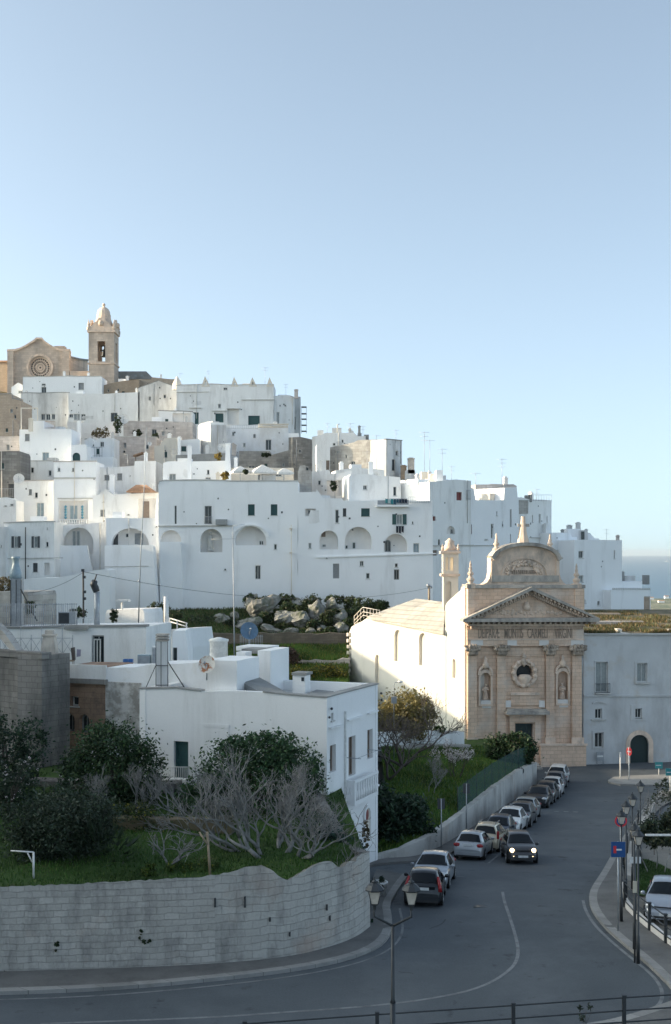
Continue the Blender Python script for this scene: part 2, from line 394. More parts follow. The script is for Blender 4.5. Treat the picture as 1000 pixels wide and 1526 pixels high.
def clutter(root, F, tj, zb, mat):
    """little vents, pipes, patches and roof boxes of a lived-in house"""
    n = max(1, int(F.L / 5))
    def top(u): return min((z for q, z in tj if abs(q - u) < 1.2), default=tj[0][1])
    v = MB()
    for i in range(n * 2):
        u = CL.uniform(.4, F.L - .4); z = top(u) - CL.uniform(.7, 6); s = CL.uniform(.06, .13); v.prism(F, rc(u - s, u + s, z - s, z + s * CL.uniform(.8, 1.6)), (), -.02, -.003)
    v.build('vent', M['darkshut'], root)['kind'] = 'stuff'
    if CL.random() < .55:
        u = CL.uniform(.5, F.L - .5); z = top(u); m = MB(); m.path([F.pt(u, z + .05, -.06), F.pt(u, z - CL.uniform(3, 8), -.06)], .045, 5); m.build('drainpipe', M[CL.choice(('cream', 'zinc', 'palelab'))], root)
    for i in range(n):
        if CL.random() < .55:
            u = CL.uniform(.6, F.L - .6); z = top(u); k = CL.uniform(1, 3); w = CL.uniform(.18, .34); h = CL.uniform(.5, 1.3); m = MB()
            m.prism(F, rc(u - w, u + w, z - .3, z + h), (), k, k + 2 * w); m.prism(F, rc(u - w - .06, u + w + .06, z + h + .003, z + h + .1), (), k - .06, k + 2 * w + .06); m.prism(F, rc(u - w * .6, u + w * .6, z + h + .103, z + h + .3), (), k + .1, k + 2 * w - .1); m.build('chimney', M[CL.choice(('white', 'white2', 'cream', 'grey'))], root)
        if CL.random() < .4:
            u = CL.uniform(.8, F.L - .8); z = top(u); k = CL.uniform(1.5, 3); w = CL.uniform(.5, 1.1); m = MB(); m.prism(F, rc(u - w, u + w, z - .3, z + CL.uniform(.4, 1.)), (), k, k + 2); m.build('roof_box', M[CL.choice(('white2', 'grey', 'white', 'cream'))], root)
    if CL.random() < .5 and mat in ('white', 'white2'):
        u = CL.uniform(.6, max(.7, F.L - 2)); w = CL.uniform(.8, 2.2); z = top(u) - CL.uniform(1, 5); h = CL.uniform(.6, 2); q = [(u + w * a + CL.uniform(-.15, .15), z - h * b + CL.uniform(-.15, .15)) for a, b in ((0, 0), (.5, .05), (1, 0), (1.05, .5), (1, 1), (.5, .95), (0, 1), (-.05, .5))]
        if z - h > zb + 1 and u + w < F.L: MB().prism(F, q[::-1], (), -.012, -.002).build('plaster_patch', M['white2' if mat == 'white' else 'grey'], root)
root_face = {}
def chim(root, x, y0, y1, w, d, mat='white', cap=True, name='chimney'):
    """square chimney on a roof, photo rows y0 (top) to y1"""
    m = MB(); c = P(x, y0, d); hw = w / 2; zt = c.z; zb = Z(y1, d) - .3
    m.box(c.x - hw, c.x + hw, d - hw, d + hw, zb, zt - (.25 if cap else 0))
    if cap:
        m.box(c.x - hw - .06, c.x + hw + .06, d - hw - .06, d + hw + .06, zt - .247, zt - .12)
        m.box(c.x - hw * .7, c.x + hw * .7, d - hw * .7, d + hw * .7, zt - .118, zt)
    return m.build(name, M[mat], root)
def block(root, x0, y0, x1, y1, d, dep, name='roof_block', mat='white'):
    m = MB(); m.box(X(x0, d), X(x1, d), d, d + dep, Z(y1, d) - .3, Z(y0, d)); return m.build(name, M[mat], root)
def rail(root, x0, y0, x1, y1, d, n=8, mat='iron', name='railing', d1=None, r=.02):
    """metal balustrade: top and bottom bars with uprights"""
    d1 = d1 or d; m = MB()
    A0, A1, B0, B1 = P(x0, y0, d), P(x0, y1, d), P(x1, y0, d1), P(x1, y1, d1)
    if abs(y0 - y1) < 1e-6: return
    m.path([A0, B0], r * 1.3, 5); m.path([A1.lerp(A0, .12), B1.lerp(B0, .12)], r, 5)
    for i in range(n + 1): m.path([A1.lerp(B1, i / n), A0.lerp(B0, i / n)], r, 5)
    return m.build(name, M[mat], root)
def piece(root, F, poly, k0, k1, name, mat, holes=()):
    return MB().prism(F, F.poly(poly), [F.poly(h) for h in holes], k0, k1).build(name, M[mat], root)
RF = root_face

# --- cathedral on the summit
F = Face(12, 290, 104, 290)
cath = thing('cathedral', 'brown stone cathedral with scrolled gable and rose window on the hilltop', 'church', F.pt(F.L / 2, 54))
cathtop = [(12, 600), (12, 522), (17, 522.5), (22, 522), (30, 520), (38, 516), (46, 511), (51, 508), (54, 504.5), (63, 504.5), (66, 508.5), (72, 513), (80, 518), (89, 521.5), (96, 522), (104, 522), (104, 600)]
ros = [F.uz(59.5 + 15.5 * math.cos(t * math.pi / 12), 547.5 + 15.5 * math.sin(t * math.pi / 12)) for t in range(24)]
m = MB(); m.prism(F, F.poly(cathtop), [ros], 0, 1.5); m.build('facade', M['cath'], cath)
m = MB()
ctr = F.uz(59.5, 547.5); pr = 15.5 / FP * 290
for rr in (1.0, .74, .45, .2):
    o = [(ctr[0] + pr * rr * math.cos(t * math.pi / 16), ctr[1] + pr * rr * math.sin(t * math.pi / 16)) for t in range(32)]
    q = [(ctr[0] + pr * (rr - .1) * math.cos(t * math.pi / 16), ctr[1] + pr * (rr - .1) * math.sin(t * math.pi / 16)) for t in range(32)]
    m.prism(F, o, [q], .25, .6)
for i in range(24):
    t = i * math.pi / 12; r0, r1 = pr * .18, pr * .96
    ca, sa = math.cos(t), math.sin(t); w = .055
    m.prism(F, [(ctr[0] + r * ca + s_ * w * -sa, ctr[1] + r * sa + s_ * w * ca) for r, s_ in ((r0, -1), (r1, -1), (r1, 1), (r0, 1))], (), .3, .55)
rw = m.build('rose_window', M['carv'], cath)
MB().prism(F, [(ctr[0] + pr * 1.02 * math.cos(t * math.pi / 16), ctr[1] + pr * 1.02 * math.sin(t * math.pi / 16)) for t in range(32)], (), .7, .8).build('pane', plain('dim_rose_glass', (.20, .17, .15), .5), rw)
m = MB()
o = [(ctr[0] + pr * 1.3 * math.cos(t * math.pi / 16), ctr[1] + pr * 1.3 * math.sin(t * math.pi / 16)) for t in range(32)]
q = [(ctr[0] + pr * 1.1 * math.cos(t * math.pi / 16), ctr[1] + pr * 1.1 * math.sin(t * math.pi / 16)) for t in range(32)]
m.prism(F, o, [q], -.25, -.01); m.build('rose_surround', M['carv'], rw)
for a, b in ((12, 21), (93, 104)): piece(cath, F, [(a, 600), (b, 600), (b, 524), (a, 524)], -.7, -.01, 'pilaster', 'cath')
cr = [(11, 524.5), (11, 521), (22, 520.5), (30, 518.5), (38, 514.5), (46, 509.5), (51, 506.5), (54, 503.3), (63, 503.3), (66, 507), (72, 511.5), (80, 516.5), (89, 520), (105, 520.5), (105, 524.5)]
piece(cath, F, cr + [(89, 523), (80, 519.5), (72, 514.5), (66, 510), (62, 506), (55, 506), (52, 509.5), (46, 512.5), (38, 517.5), (30, 521.5), (22, 524)], -.45, -.012, 'cornice', 'carv')
block(cath, 81, 515.5, 96, 522, 293, 2.5, 'buttress', 'cath')
Fr = Face(104, 292, 131, 304); piece(cath, Fr, [(104, 600), (104, 532), (118, 535.5), (131, 537), (131, 600)], 0, 10, 'nave', 'cath')
piece(cath, Fr, [(104, 533), (104, 530.5), (118, 534), (131, 535.5), (131, 538), (118, 536.5)], -.3, 10, 'nave_roof', 'slab')
block(cath, 104, 553, 132, 600, 289, 4, 'aisle', 'cath')
Fl = Face(-14, 292, 13, 291); piece(cath, Fl, [(-14, 600), (-14, 540), (13, 540), (13, 600)], 0, 8, 'side_chapel', 'orange')
piece(cath, Fl, [(-14, 540), (-14, 537.5), (13, 537.5), (13, 540)], -.4, 8, 'tiled_roof', 'tile')
# bell tower
F = Face(132, 286, 170, 286)
tower = thing('bell_tower', 'square brown stone bell tower with a carved bell-shaped dome', 'bell tower', F.pt(F.L / 2, 54))
cx, cy_ = F.pt(F.L / 2, 0).x, 286 + F.L / 2; hw = F.L / 2
zt = Z(495, 286)
op = F.rect(145.5, 538.5, 157, 508.5); op = (op[0], op[1], op[2], op[3])
m = MB()
zb_ = 52.; a0, a1, b0, b1 = op
for s_ in (0, 1, 2, 3):
    rot = Matrix.Translation((cx, cy_, 0)) @ Matrix.Rotation(s_ * math.pi / 2, 4, 'Z')
    w2 = (a1 - a0) / 2
    if s_ in (0, 2):
        m.box(-hw, -w2, -hw, -hw + .9, zb_, zt, 0, rot); m.box(w2, hw, -hw, -hw + .9, zb_, zt, 0, rot)
    else:
        m.box(-hw + .9, -w2, -hw, -hw + .9, zb_, zt, 0, rot); m.box(w2, hw - .9, -hw, -hw + .9, zb_, zt, 0, rot)
    m.box(-w2, w2, -hw + .002, -hw + .89, zb_, b0, 0, rot); m.box(-w2, w2, -hw + .002, -hw + .89, b1, zt, 0, rot)
m.build('shaft', M['cath'], tower)
m = MB(); zc = Z(541, 286)
m.box(cx - hw - .2, cx + hw + .2, cy_ - hw - .2, cy_ + hw + .2, zc - .25, zc + .1); m.box(cx - hw - .3, cx + hw + .3, cy_ - hw - .3, cy_ + hw + .3, zt, zt + .5)
m.build('cornice', M['carv'], tower)
m = MB(); m.box(cx - hw + .92, cx + hw - .92, cy_ - hw + .92, cy_ + hw - .92, zc - 1, zc - .3); m.build('bell_floor', M['cath'], tower)
m = MB()       # crested parapet: scrolled gables and corner urns
for s_ in range(4):
    rot = Matrix.Translation((cx, cy_, zt + .5)) @ Matrix.Rotation(s_ * math.pi / 2, 4, 'Z')
    prof = [(-hw, 0), (-hw, .9), (-hw * .72, 1.1), (-hw * .6, 1.7), (-hw * .38, 2.1), (-hw * .25, 2.7), (0, 3.0), (hw * .25, 2.7), (hw * .38, 2.1), (hw * .6, 1.7), (hw * .72, 1.1), (hw, .9), (hw, 0)]
    v = [rot @ Vector((x, -hw - .1, z)) for x, z in prof] + [rot @ Vector((x, -hw + .4, z)) for x, z in prof]; n = len(prof)
    m.add(v, [tuple(range(n)), tuple(range(n, 2 * n))] + [(i, (i + 1) % n, n + (i + 1) % n, n + i) for i in range(n)])
    c = rot @ Vector((-hw, -hw, 0)); m.lathe([(.4, 0), (.45, .7), (.25, .9), (.38, 1.3), (.2, 1.7), (.1, 2.2), (.02, 2.6)], c, 8)
    m.lathe([(.02, -.6), (.55, -.55), (.7, 0), (.55, .55), (.02, .6)], rot @ Vector((0, -hw - .15, 1.6)), 8)
m.build('crested_parapet', M['carv'], tower)
k = FP / 286
m = MB(); m.lathe([(r * 1.1 / k, h / k) for r, h in ((14.5, 0), (13.6, 1.2), (12.4, 3), (11.2, 6), (10.3, 10), (9.6, 14), (9.9, 14.6), (9.9, 15.6), (9.2, 16), (9.0, 19), (8.2, 22), (6.6, 24.8), (4.2, 27), (2, 28.2), (1.5, 29.5))], (cx, cy_, Z(482, 286)), 12, rot=math.pi / 8, sm=False)
dome = m.build('dome', M['carv'], tower)
MB().ball((cx, cy_, Z(450.5, 286)), 2.6 / k, 8).build('finial', M['carv'], dome)
for dx, dz, sc, lb in ((.1, 0, 1.0, 'big dark bronze bell hanging in the bell tower opening'), (.35, 1.75, .5, 'small dark bell hanging above the big bell in the tower')):
    c = Vector((cx + dx * .6, cy_, Z(529, 286) + dz)); t = thing('bell', lb, 'bell', c)
    MB().lathe([(.02, 1.5 * sc), (.3 * sc, 1.45 * sc), (.42 * sc, 1.0 * sc), (.5 * sc, .5 * sc), (.78 * sc, 0), (.7 * sc, 0)], c, 10).build('bell_body', M['iron'], t)
    MB().box(c.x - .9, c.x + .9, c.y - .1, c.y + .1, c.z + 1.5 * sc, c.z + 1.5 * sc + .25).build('yoke', M['darkbark'], t)
o = thing('church_roof', 'low dark roofed church wing beside the bell tower', 'building', P(198, 575, 292))
Fw = Face(170, 292, 228, 292)
piece(o, Fw, [(170, 600), (170, 565), (228, 565), (228, 600)], 0, 6, 'wall', 'tan'); piece(o, Fw, [(170, 565), (170, 553.5), (218, 553.5), (227, 563), (227, 565)], -.2, 6, 'roof', 'slab')
for x in (177.5, 202, 212): piece(o, Fw, [(x - 2, 561.5), (x - 2, 558.5), (x + 2, 558.5), (x + 2, 561.5)], -.26, -.21, 'skylight', 'curtain')

# --- upper row
B('white house below the cathedral with a long flat roof and two windows', 34, 268, 152, 268, [(34, 585), (34, 562), (94, 561), (150, 561), (152, 562)], [('d', 61.5, 576.5, 69, 586), ('G', 117, 570.5, 125, 580.5), ('d', 62, 571.5, 68, 574.5)], cop='palelab')
B('small white gabled house at the foot of the cathedral', 17, 270, 35, 268, [(17, 577), (27, 570), (35, 575)], [('c', 27, 582, 33, 586)], 'white')
b = B('ochre stone house with ragged wall beneath the bell tower', 152, 270, 208, 268, [(152, 575), (165, 571), (180, 568), (207, 565)], [('d', 160, 580, 162.5, 584), ('d', 175, 579, 177, 583)], 'orange', jit=.15)
B('low brown stone house between ochre wall and gabled house', 206, 272, 262, 270, [(206, 565), (225, 566), (226, 562), (240, 563.5), (262, 565)], [], 'tan', jit=.1)
b = B('grey plastered house with a plain gable in the top row', 206, 250, 265, 248, [(206, 579), (209, 577), (236, 567.5), (263, 577)], [('d', 237, 576, 239, 579)], 'grey', cop='slab')
b = B('long grey stone house beneath the white flat-roofed one', 31, 252, 103, 250, [(31, 586), (103, 585.5)], [('d', 61, 616.5, 67, 626), ('d', 68.5, 617, 75, 626), ('d', 77, 617, 82, 625)], 'grey', cop='slab')
B('long white terrace house joined to the grey stone house', 102, 250, 212, 249, [(102, 586), (150, 587), (208, 584)], [('d', 103, 617, 109, 622), ('c', 110, 616.5, 114.5, 626), ('c', 115, 616.5, 119, 626), ('d', 121, 617, 127.5, 625.5), ('D', 165, 615, 175, 633)], 'white2')
b = B('big white palace with four pointed gablets along its roof', 263, 243, 409, 240, [(263, 575), (270, 574), (310, 572.5), (350, 574), (408, 573.5)], [('g', 287, 614.5, 296, 632), ('g', 321, 616, 333, 632.5), ('n', 339, 609, 356, 636), ('d', 325, 602, 329, 608), ('g', 370, 619.5, 387, 636), ('d', 333, 577.5, 339, 581)], 'white2', depth=8, cop='palelab')
palace = b; Fp = RF[b.name]
for x0, x1, ya in ((300, 313, 560.5), (344, 355.5, 561.5), (371, 383, 562), (397, 408, 562)):
    piece(b, Fp, [(x0, 576), (x0 + (x1 - x0) * .42, ya), (x1, 576)], -.05, 1.2, 'gablet', 'cream', [[(x0 + 4.4, 574.5), (x0 + (x1 - x0) * .46, ya + 6.5), (x1 - 4, 574.5)]])
m = MB(); c = P(264, 577, 246); m.lathe([(1.0, -.5), (.95, .6), (.7, 1.2), (.12, 2.2)], c, 8, sm=False); m.build('pinnacle', M['cream'], b)
for x0, x1, y in ((282, 300, 607.5), (316, 338, 612), (338, 358, 608.5)): piece(b, Fp, [(x0, y + 1.2), (x0, y), (x1, y), (x1, y + 1.2)], -.25, -.01, 'cornice', 'palelab')
piece(b, Fp, [(360, 596.5), (360, 595.3), (409, 595), (409, 596.2)], -.2, -.01, 'string_course', 'palelab'); piece(b, Fp, [(263, 585), (263, 584.2), (312, 583.6), (312, 584.4)], -.15, -.01, 'string_course', 'palelab')
b = B('white house ending the top row with scaffold balcony', 408, 243.2, 440, 244, [(408, 590), (432, 589), (439, 591.5)], [('d', 416.5, 603, 418.5, 605.5), ('d', 424, 603, 426.5, 605.5), ('c', 412, 614, 416.5, 632)], 'white2', depth=8)
B('narrow grey house with tall chimney at the end of the top row', 438, 245, 448, 245.5, [(438, 592), (447, 591), (448, 640)][:2] + [(448, 591.5)], [('k', 436.5 + 2, 621, 437.5 + 3, 640)], 'grey', depth=5)
chim(b, 441.5, 580, 592, .75, 243, 'pinkstone')
s_ = thing('scaffold_balcony', 'thin rusty iron balcony frame at the end of the top row', 'balcony', P(452, 643, 243))
m = MB()
for x in (449.5, 456.5):
    for d in (243, 245): m.path([P(x, 646, d), P(x, 607, d)], .045, 4)
for y in (607, 617, 625, 634, 643): m.box(X(449, 244), X(457, 244), 243, 245, Z(y, 244), Z(y, 244) + .08)
m.build('iron_frame', M['iron'], s_)
# second row down
b = B('white house with roof balustrade below the gablet palace', 337, 216, 431, 214, [(337, 634), (385, 632.5), (430, 632.5)], [('d', 395.5, 655, 404.5, 671), ('c', 362, 660, 366, 666)], 'white', depth=5)
m = MB()
for i in range(23): m.lathe([(.06, 0), (.13, .2), (.06, .42), (.09, .62)], (X(385.5 + i * 1.95, 214.5), 214.5, Z(637.6, 214.5) - .02), 6)
Fb = Face(385, 214.4, 430.5, 214.2)
m.prism(Fb, Fb.poly([(385, 632.6), (385, 631.4), (430.5, 631.4), (430.5, 632.6)]), (), -.15, .25); m.build('balustrade', M['cream'], b)
rail(b, 338, 633.5, 384, 639, 213.8, 14, 'zinc')
B('rough grey rubble wall house under the balustraded white one', 356, 213, 431, 212, [(356, 672), (402, 672), (404, 678), (430, 671)], [('d', 370, 694, 380, 700)], 'stone', jit=.12)
B('tall dark rubble stone house behind the white parasols', 430, 209, 474, 209, [(430, 652), (448, 651), (466, 655), (474, 659)], [('d', 452, 678, 454, 681)], 'darkstone', jit=.12)
B('white walled house with sunlit side above the tiled terrace', 296, 217, 315, 206, [(296, 634), (300, 631), (313, 629)], [], 'white', depth=2.5)
B('stained grey house front beside a sunlit white wall', 314, 206, 337, 208, [(314, 633), (337, 633)], [], 'grey', depth=4)
b = B('low white house with green window and flat roof', 250, 206, 298, 206, [(250, 660), (268, 656), (298, 654)], [('g', 270, 665, 277.5, 672.5)], 'white', depth=4)
b = B('long pinkish stone terrace house with plants on its ledge', 184, 222, 288, 220, [(184, 627), (287, 629)], [('d', 206, 612, 209, 616)][:0] + [('D', 226, 640, 233.5, 651)], 'pinkstone', jit=.08)
B('white porch house with dark ledge over the stone terrace', 236, 224, 290, 222, [(236, 612), (287, 614)], [('n', 257, 616, 284, 628)], 'white2', cop='slab', depth=4)
b = B('broad pale pinkish stone house with bare wall', 168, 204, 234, 203, [(168, 651), (200, 651), (234, 652)], [('d', 183, 671, 187, 675)], 'pinkstone', cop='palelab')
B('small white house with reddish tiled lean-to', 230, 203, 262, 203, [(230, 664), (238, 664), (245, 653), (262, 652)], [], 'cream', depth=4)
m = MB(); Ft = Face(200, 201, 214, 201); l = thing('tile_canopy', 'small reddish tiled canopy over a pale stone wall', 'canopy', P(207, 676, 201))
m.prism(Ft, Ft.poly([(200, 679), (214, 674), (214, 676), (200, 681)]), (), -1.2, 1); m.build('tile_roof', M['tile'], l)
MB().box(X(203, 201), X(203, 201) + .15, 200, 200.15, Z(690, 201), Z(678, 201)).build('post', M['wood'], l)
b = B('white house with green arched window beneath the long grey house', 29, 192, 107, 190, [(29, 640), (47, 640), (47.5, 627.5), (65, 627), (65.5, 639), (106, 639.5)], [('G', 37, 646.5, 44, 657), ('b', 63, 674, 73, 687.5), ('G', 33, 675, 37, 686)], 'white', depth=7)
chim(b, 46, 623, 640, .6, 191, 'cream')
rail(b, 67, 628, 82, 639, 190.5, 10, 'tile')
B('low white annex holding the round-topped green window', 106, 190, 130, 190, [(106, 663), (127, 662), (129, 664)], [('A', 108, 674.5, 119.5, 690)], 'white', depth=6)
b = B('white house with dark railing on its small terrace', 126, 196, 172, 196, [(126, 656), (134, 652), (142, 660), (150, 653), (170, 653)], [('d', 149, 658, 155, 666), ('d', 138, 662, 140, 665)], 'white2', depth=5)
rail(b, 129, 666.5, 152, 681, 194.5, 6, 'iron'); block(b, 129, 681, 168, 700, 193, 4, 'terrace', 'white')
b = B('white house with plants on the terrace under the top row', 100, 228, 172, 226, [(100, 628), (135, 630), (171, 628)], [], 'white2', depth=5)
chim(b, 118, 627, 650, .55, 205, 'white')
pg = thing('pergola', 'pale timber pergola frame on the roof of a white house', 'pergola', P(44, 628, 194))
m = MB()
for x in (31.5, 56):
    for d in (193, 196): m.box(X(x, d) - .07, X(x, d) + .07, d - .07, d + .07, Z(641, d), Z(609, d))
for d in (193, 196): m.box(X(31, d), X(56.5, d), d - .06, d + .06, Z(609, d) + .003, Z(609, d) + .16)
m.build('timber_frame', M['cream'], pg)
# west end: tan and dark stone houses
b = B('tan stone house with stepped roofline above the dark ruin', -6, 215, 31, 213, [(-6, 588), (17, 587), (18, 594), (31, 597)], [('d', 21, 618, 24, 624)], 'tan', cop='slab', depth=8)
B('tan house with pale sunlit top beside the pergola', -6, 205, 28, 203, [(-6, 627), (9, 627), (10, 622), (26, 626), (27, 650)][:4], [], 'tan', jit=.1, depth=6)
B('pale tan wall house directly above the dark ruin', -6, 196, 29, 194, [(-6, 650), (28, 650)], [], 'pinkstone', depth=5)
b = B('dark ruined stone house with a grey door beneath the tan houses', -6, 176, 30, 174, [(-6, 673), (28, 672), (30, 676)], [('k', 12, 721, 21, 742)], 'darkstone', jit=.12)
rail(b, -4, 728, 21, 741, 173, 10, 'zinc')
m = MB(); m.path([P(2.5, 762, 172.8), P(2.5, 702, 172.8)], .06, 6); m.build('drainpipe', M['cream'], b)
B('low white terrace house with cluttered roof by the shuttered house', -6, 164, 24, 163, [(-6, 742), (10, 741), (20, 745), (24, 746)], [('d', 6, 753, 10, 755), ('d', 15, 751, 20, 754)], 'white2', depth=4)
# third row
B('plain white house with a step across its blank front', 30, 184, 82, 183, [(30, 688), (78, 687), (81, 688)], [], 'white', cop='palelab', depth=5)
b = B('square white house with stained parapet and tall door', 21, 171, 82, 171, [(21, 718), (40, 717), (81, 717)], [('b', 54, 749, 65.5, 771)], 'white2', depth=6, cop='pinkstone')
b = B('white balcony house with turquoise ornaments beside its door', 80, 168, 147, 167, [(80, 688.5), (143, 688)], [('n', 87, 746, 131, 782), ('b', 104, 753, 116, 781, .49)], 'white', depth=6, cop='pinkstone')
Fh = RF[b.name]; piece(b, Fh, [(80, 713.5), (80, 711.5), (143, 711.5), (143, 713.5)], -.12, -.01, 'cornice', 'palelab'); piece(b, Fh, [(86, 743.8), (86, 742), (143, 742), (143, 743.8)], -.15, -.01, 'cornice', 'palelab')
for x in (97, 122):
    m = MB()
    for i in range(5): m.lathe([(.02, -.28), (.16 - .02 * (i % 2), -.1), (.22, 0), (.1, .12), (.02, .25)], Fh.pt(Fh.uz(x, 755 + i * 4)[0], Fh.uz(x, 755 + i * 4)[1], .35), 6)
    m.build('turquoise_ornament', plain('turquoise_paint', (.14, .36, .47), .5), b)
m = MB()
for i in range(12):
    u, z = Fh.uz(89.5 + i * 3.55, 780.4, -.35); m.lathe([(.1, 0), (.16, .16), (.07, .36), (.12, .5)], Fh.pt(u, z, -.35), 6)
m.prism(Fh, Fh.poly([(87.5, 774.6), (87.5, 773.4), (131.5, 773.4), (131.5, 774.6)], -.5), (), -.5, -.2); m.prism(Fh, Fh.poly([(86, 783), (86, 780.6), (133, 780.6), (133, 783)], -.55), (), -.55, -.008)
m.build('balcony', M['white'], b)
b = B('pale house with two little windows and sloping parapet', 140, 171, 235, 170, [(140, 696), (166, 697), (200, 694), (201, 687), (232, 687)], [('G', 155.5, 707.5, 163, 715.5), ('G', 174.5, 705.5, 182, 715.5), ('d', 193, 708, 194.5, 710)], 'white2', depth=7)
chim(b, 167, 707, 737, .62, 165.5, 'white')
b = B('white house with a curtained doorway niche and pantiled roof corner', 138, 163, 247, 162, [(138, 738), (147, 737), (157, 729), (168, 737), (235, 734), (246, 738)], [('G', 149.3, 759.5, 156, 769.5), ('d', 172.5, 764, 176, 770), ('n', 206, 743, 232, 774), ('w', 213, 747, 222.5, 774, .49), ('d', 153, 746.5, 155, 748.5), ('d', 189.5, 766, 193, 768)], 'white', depth=7)
m = MB(); Ft = Face(188, 162, 234, 162)
for i in range(14):
    x = 189 + i * 3.2; a = P(x, 733, 161.6); bb = P(211 + (x - 211) * .35, 723.5, 164); m.path([a, bb], .11, 6)
m.prism(Ft, Ft.poly([(188, 733.4), (211, 724.5), (234, 733.4)]), (), 0, 2); m.build('tiled_roof', M['tile'], b)
# the great wall: front houses over the rocks
b = B('white house with dark open shutters and a black drainpipe', 6, 154, 82, 154, [(6, 780), (40, 778.5), (81, 778)], [('s', 21, 799.5, 27, 816), ('s', 50.5, 799.5, 56, 816), ('d', 68.5, 807.5, 72, 815), ('k', 49, 839, 56, 852.5), ('n', 66, 839, 74, 857), ('d', 70, 786, 71, 789)], 'white', depth=7, cop='palelab')
m = MB(); m.path([P(38, 867, 153.75), P(38, 785.5, 153.75)], .07, 6); m.build('drainpipe', M['iron'], b)
piece(b, RF[b.name], [(6, 833.4), (6, 832), (94, 830.6), (94, 832)], -.14, -.008, 'string_course', 'palelab')
B('white house edge with a lit terrace beside the shuttered house', -8, 153, 9, 153, [(-8, 786), (8, 785)], [('d', 1, 812, 2.5, 816)], 'white2', depth=5)
B('long low white retaining house front under the shuttered house', 32, 148, 164, 148, [(32, 866), (36, 863), (84, 861), (120, 855), (140, 850), (158, 848), (163, 850)], [], 'white', name='retaining_wall', cat='wall', group=None, depth=4, jit=.06)
b = B('white house with a large arched loggia behind a stair parapet', 79, 159, 162, 158, [(79, 783), (110, 783), (161, 777)], [('a', 94.5, 826, 139, 786), ('c', 108, 791, 113.5, 815, 1.19), ('c', 114, 791, 119.5, 815, 1.19), ('G', 97, 840.5, 107, 856), ('k', 81, 834, 84, 857), ('d', 85, 807, 88, 811)], 'white', depth=7)
piece(b, RF[b.name], [(84, 860), (84, 815), (92, 813), (133.5, 813), (135.5, 826), (141, 849), (144, 860)], -1.6, -.9, 'stair_parapet', 'white')
b = B('white house with wide shallow loggia arch over a rounded bastion', 158, 157, 240, 156, [(158, 772), (239, 772)], [('a', 166, 812, 222, 787), ('k', 169, 796, 176, 812, 1.19), ('d', 187.5, 795, 192, 801, 1.19), ('G', 201, 795, 213, 813, 1.19), ('d', 232, 784, 234, 785.5)], 'white', depth=6)
Fq = Face(160, 156.2, 236, 155.4); piece(b, Fq, [(159, 925), (160, 813), (165, 812.5), (228, 812.5), (232, 815), (238, 925)], -1.1, .2, 'bastion', 'white')
piece(b, Fq, [(160, 845), (160, 844), (225, 843), (225, 844)], -1.16, -1.11, 'string_course', 'palelab')
b = B('wide white house with green shutters, parasol terrace and three arches', 236, 156, 446, 156, [(236, 722), (238, 718), (245, 716.5), (330, 716.5), (345, 717.5), (444, 717)], [('d', 260, 753.5, 263.2, 781), ('D', 304.8, 754, 315.5, 781), ('g', 369.5, 751.5, 379.5, 768), ('g', 403.5, 751.5, 413.3, 768), ('L', 238.5, 807.5, 270, 790), ('a', 298.5, 823, 331.5, 788), ('a', 350, 812.5, 397, 784), ('d', 386, 805.5, 393, 812.5, 1.17), ('d', 408.3, 811, 412.5, 819), ('d', 380, 842.5, 388.5, 863.5), ('d', 334, 847.5, 337, 850)], 'white', depth=8, cop='palelab')
great = b; Fg = RF[b.name]
piece(b, Fg, [(236, 785), (236, 783.2), (347, 782.4), (347, 784.2)], -.16, -.01, 'string_course', 'palelab')
hood = [(346 + 27.5 - 27.5 * math.cos(i * math.pi / 12), 800 - 19 * math.sin(i * math.pi / 12)) for i in range(13)]
hood2 = [(348.6 + 24.9 - 24.9 * math.cos(i * math.pi / 12), 800 - 17 * math.sin(i * math.pi / 12)) for i in range(13)]
piece(b, Fg, hood + hood2[::-1], -.2, -.008, 'arch_moulding', 'white')
rail(b, 304.5, 770, 316, 781, 155.7, 7, 'zinc'); piece(b, Fg, [(322, 782.2), (322, 774), (339, 774), (339, 782.2)], -.6, -.02, 'air_conditioner', 'greyshut')
piece(b, Fg, [(240, 930), (238, 808), (270, 808), (275, 930)], -.5, -.008, 'buttress', 'white')
m = MB(); m.path([P(434, 900, 155.8), P(434.5, 850, 155.8), (P(434, 782, 155.8))], .05, 5)
for y in (789, 825): m.box(X(431.5, 155.7), X(435.5, 155.7), 155.5, 155.9, Z(y, 155.7), Z(y, 155.7) + .2)
m.build('drainpipe', M['cream'], b)
st = thing('statue', 'white robed statue standing in the middle arch of the wide house', 'statue', Fg.pt(Fg.uz(313, 822)[0], Fg.uz(313, 822)[1], .6))
m = MB(); o = Fg.pt(Fg.uz(313, 822)[0], Fg.uz(313, 822)[1], .6)
m.lathe([(.4, 0), (.4, .35), (.28, .4), (.36, .5), (.3, 1.0), (.24, 1.5), (.3, 1.9), (.22, 2.1), (.08, 2.2)], o, 10); m.ball(o + Vector((0, 0, 2.38)), .17, 8); m.build('robed_body', M['palelab'], st)
B('white back house carrying chimneys behind the parasol terrace', 243, 166, 338, 166, [(243, 690), (250, 687.5), (336, 686.5)], [('d', 308.5, 700, 312, 707), ('c', 252, 706, 262, 716), ('d', 306, 711, 314, 714)], 'white', depth=3.5)
b2 = B('low house with long dark tiled roof behind thin chimneys', 262, 172, 342, 172, [(262, 678), (340, 675)], [], 'slab', depth=3)
chim(b2, 282.5, 664, 717, .5, 164, 'white'); chim(b2, 267, 652, 680, .4, 175, 'white')
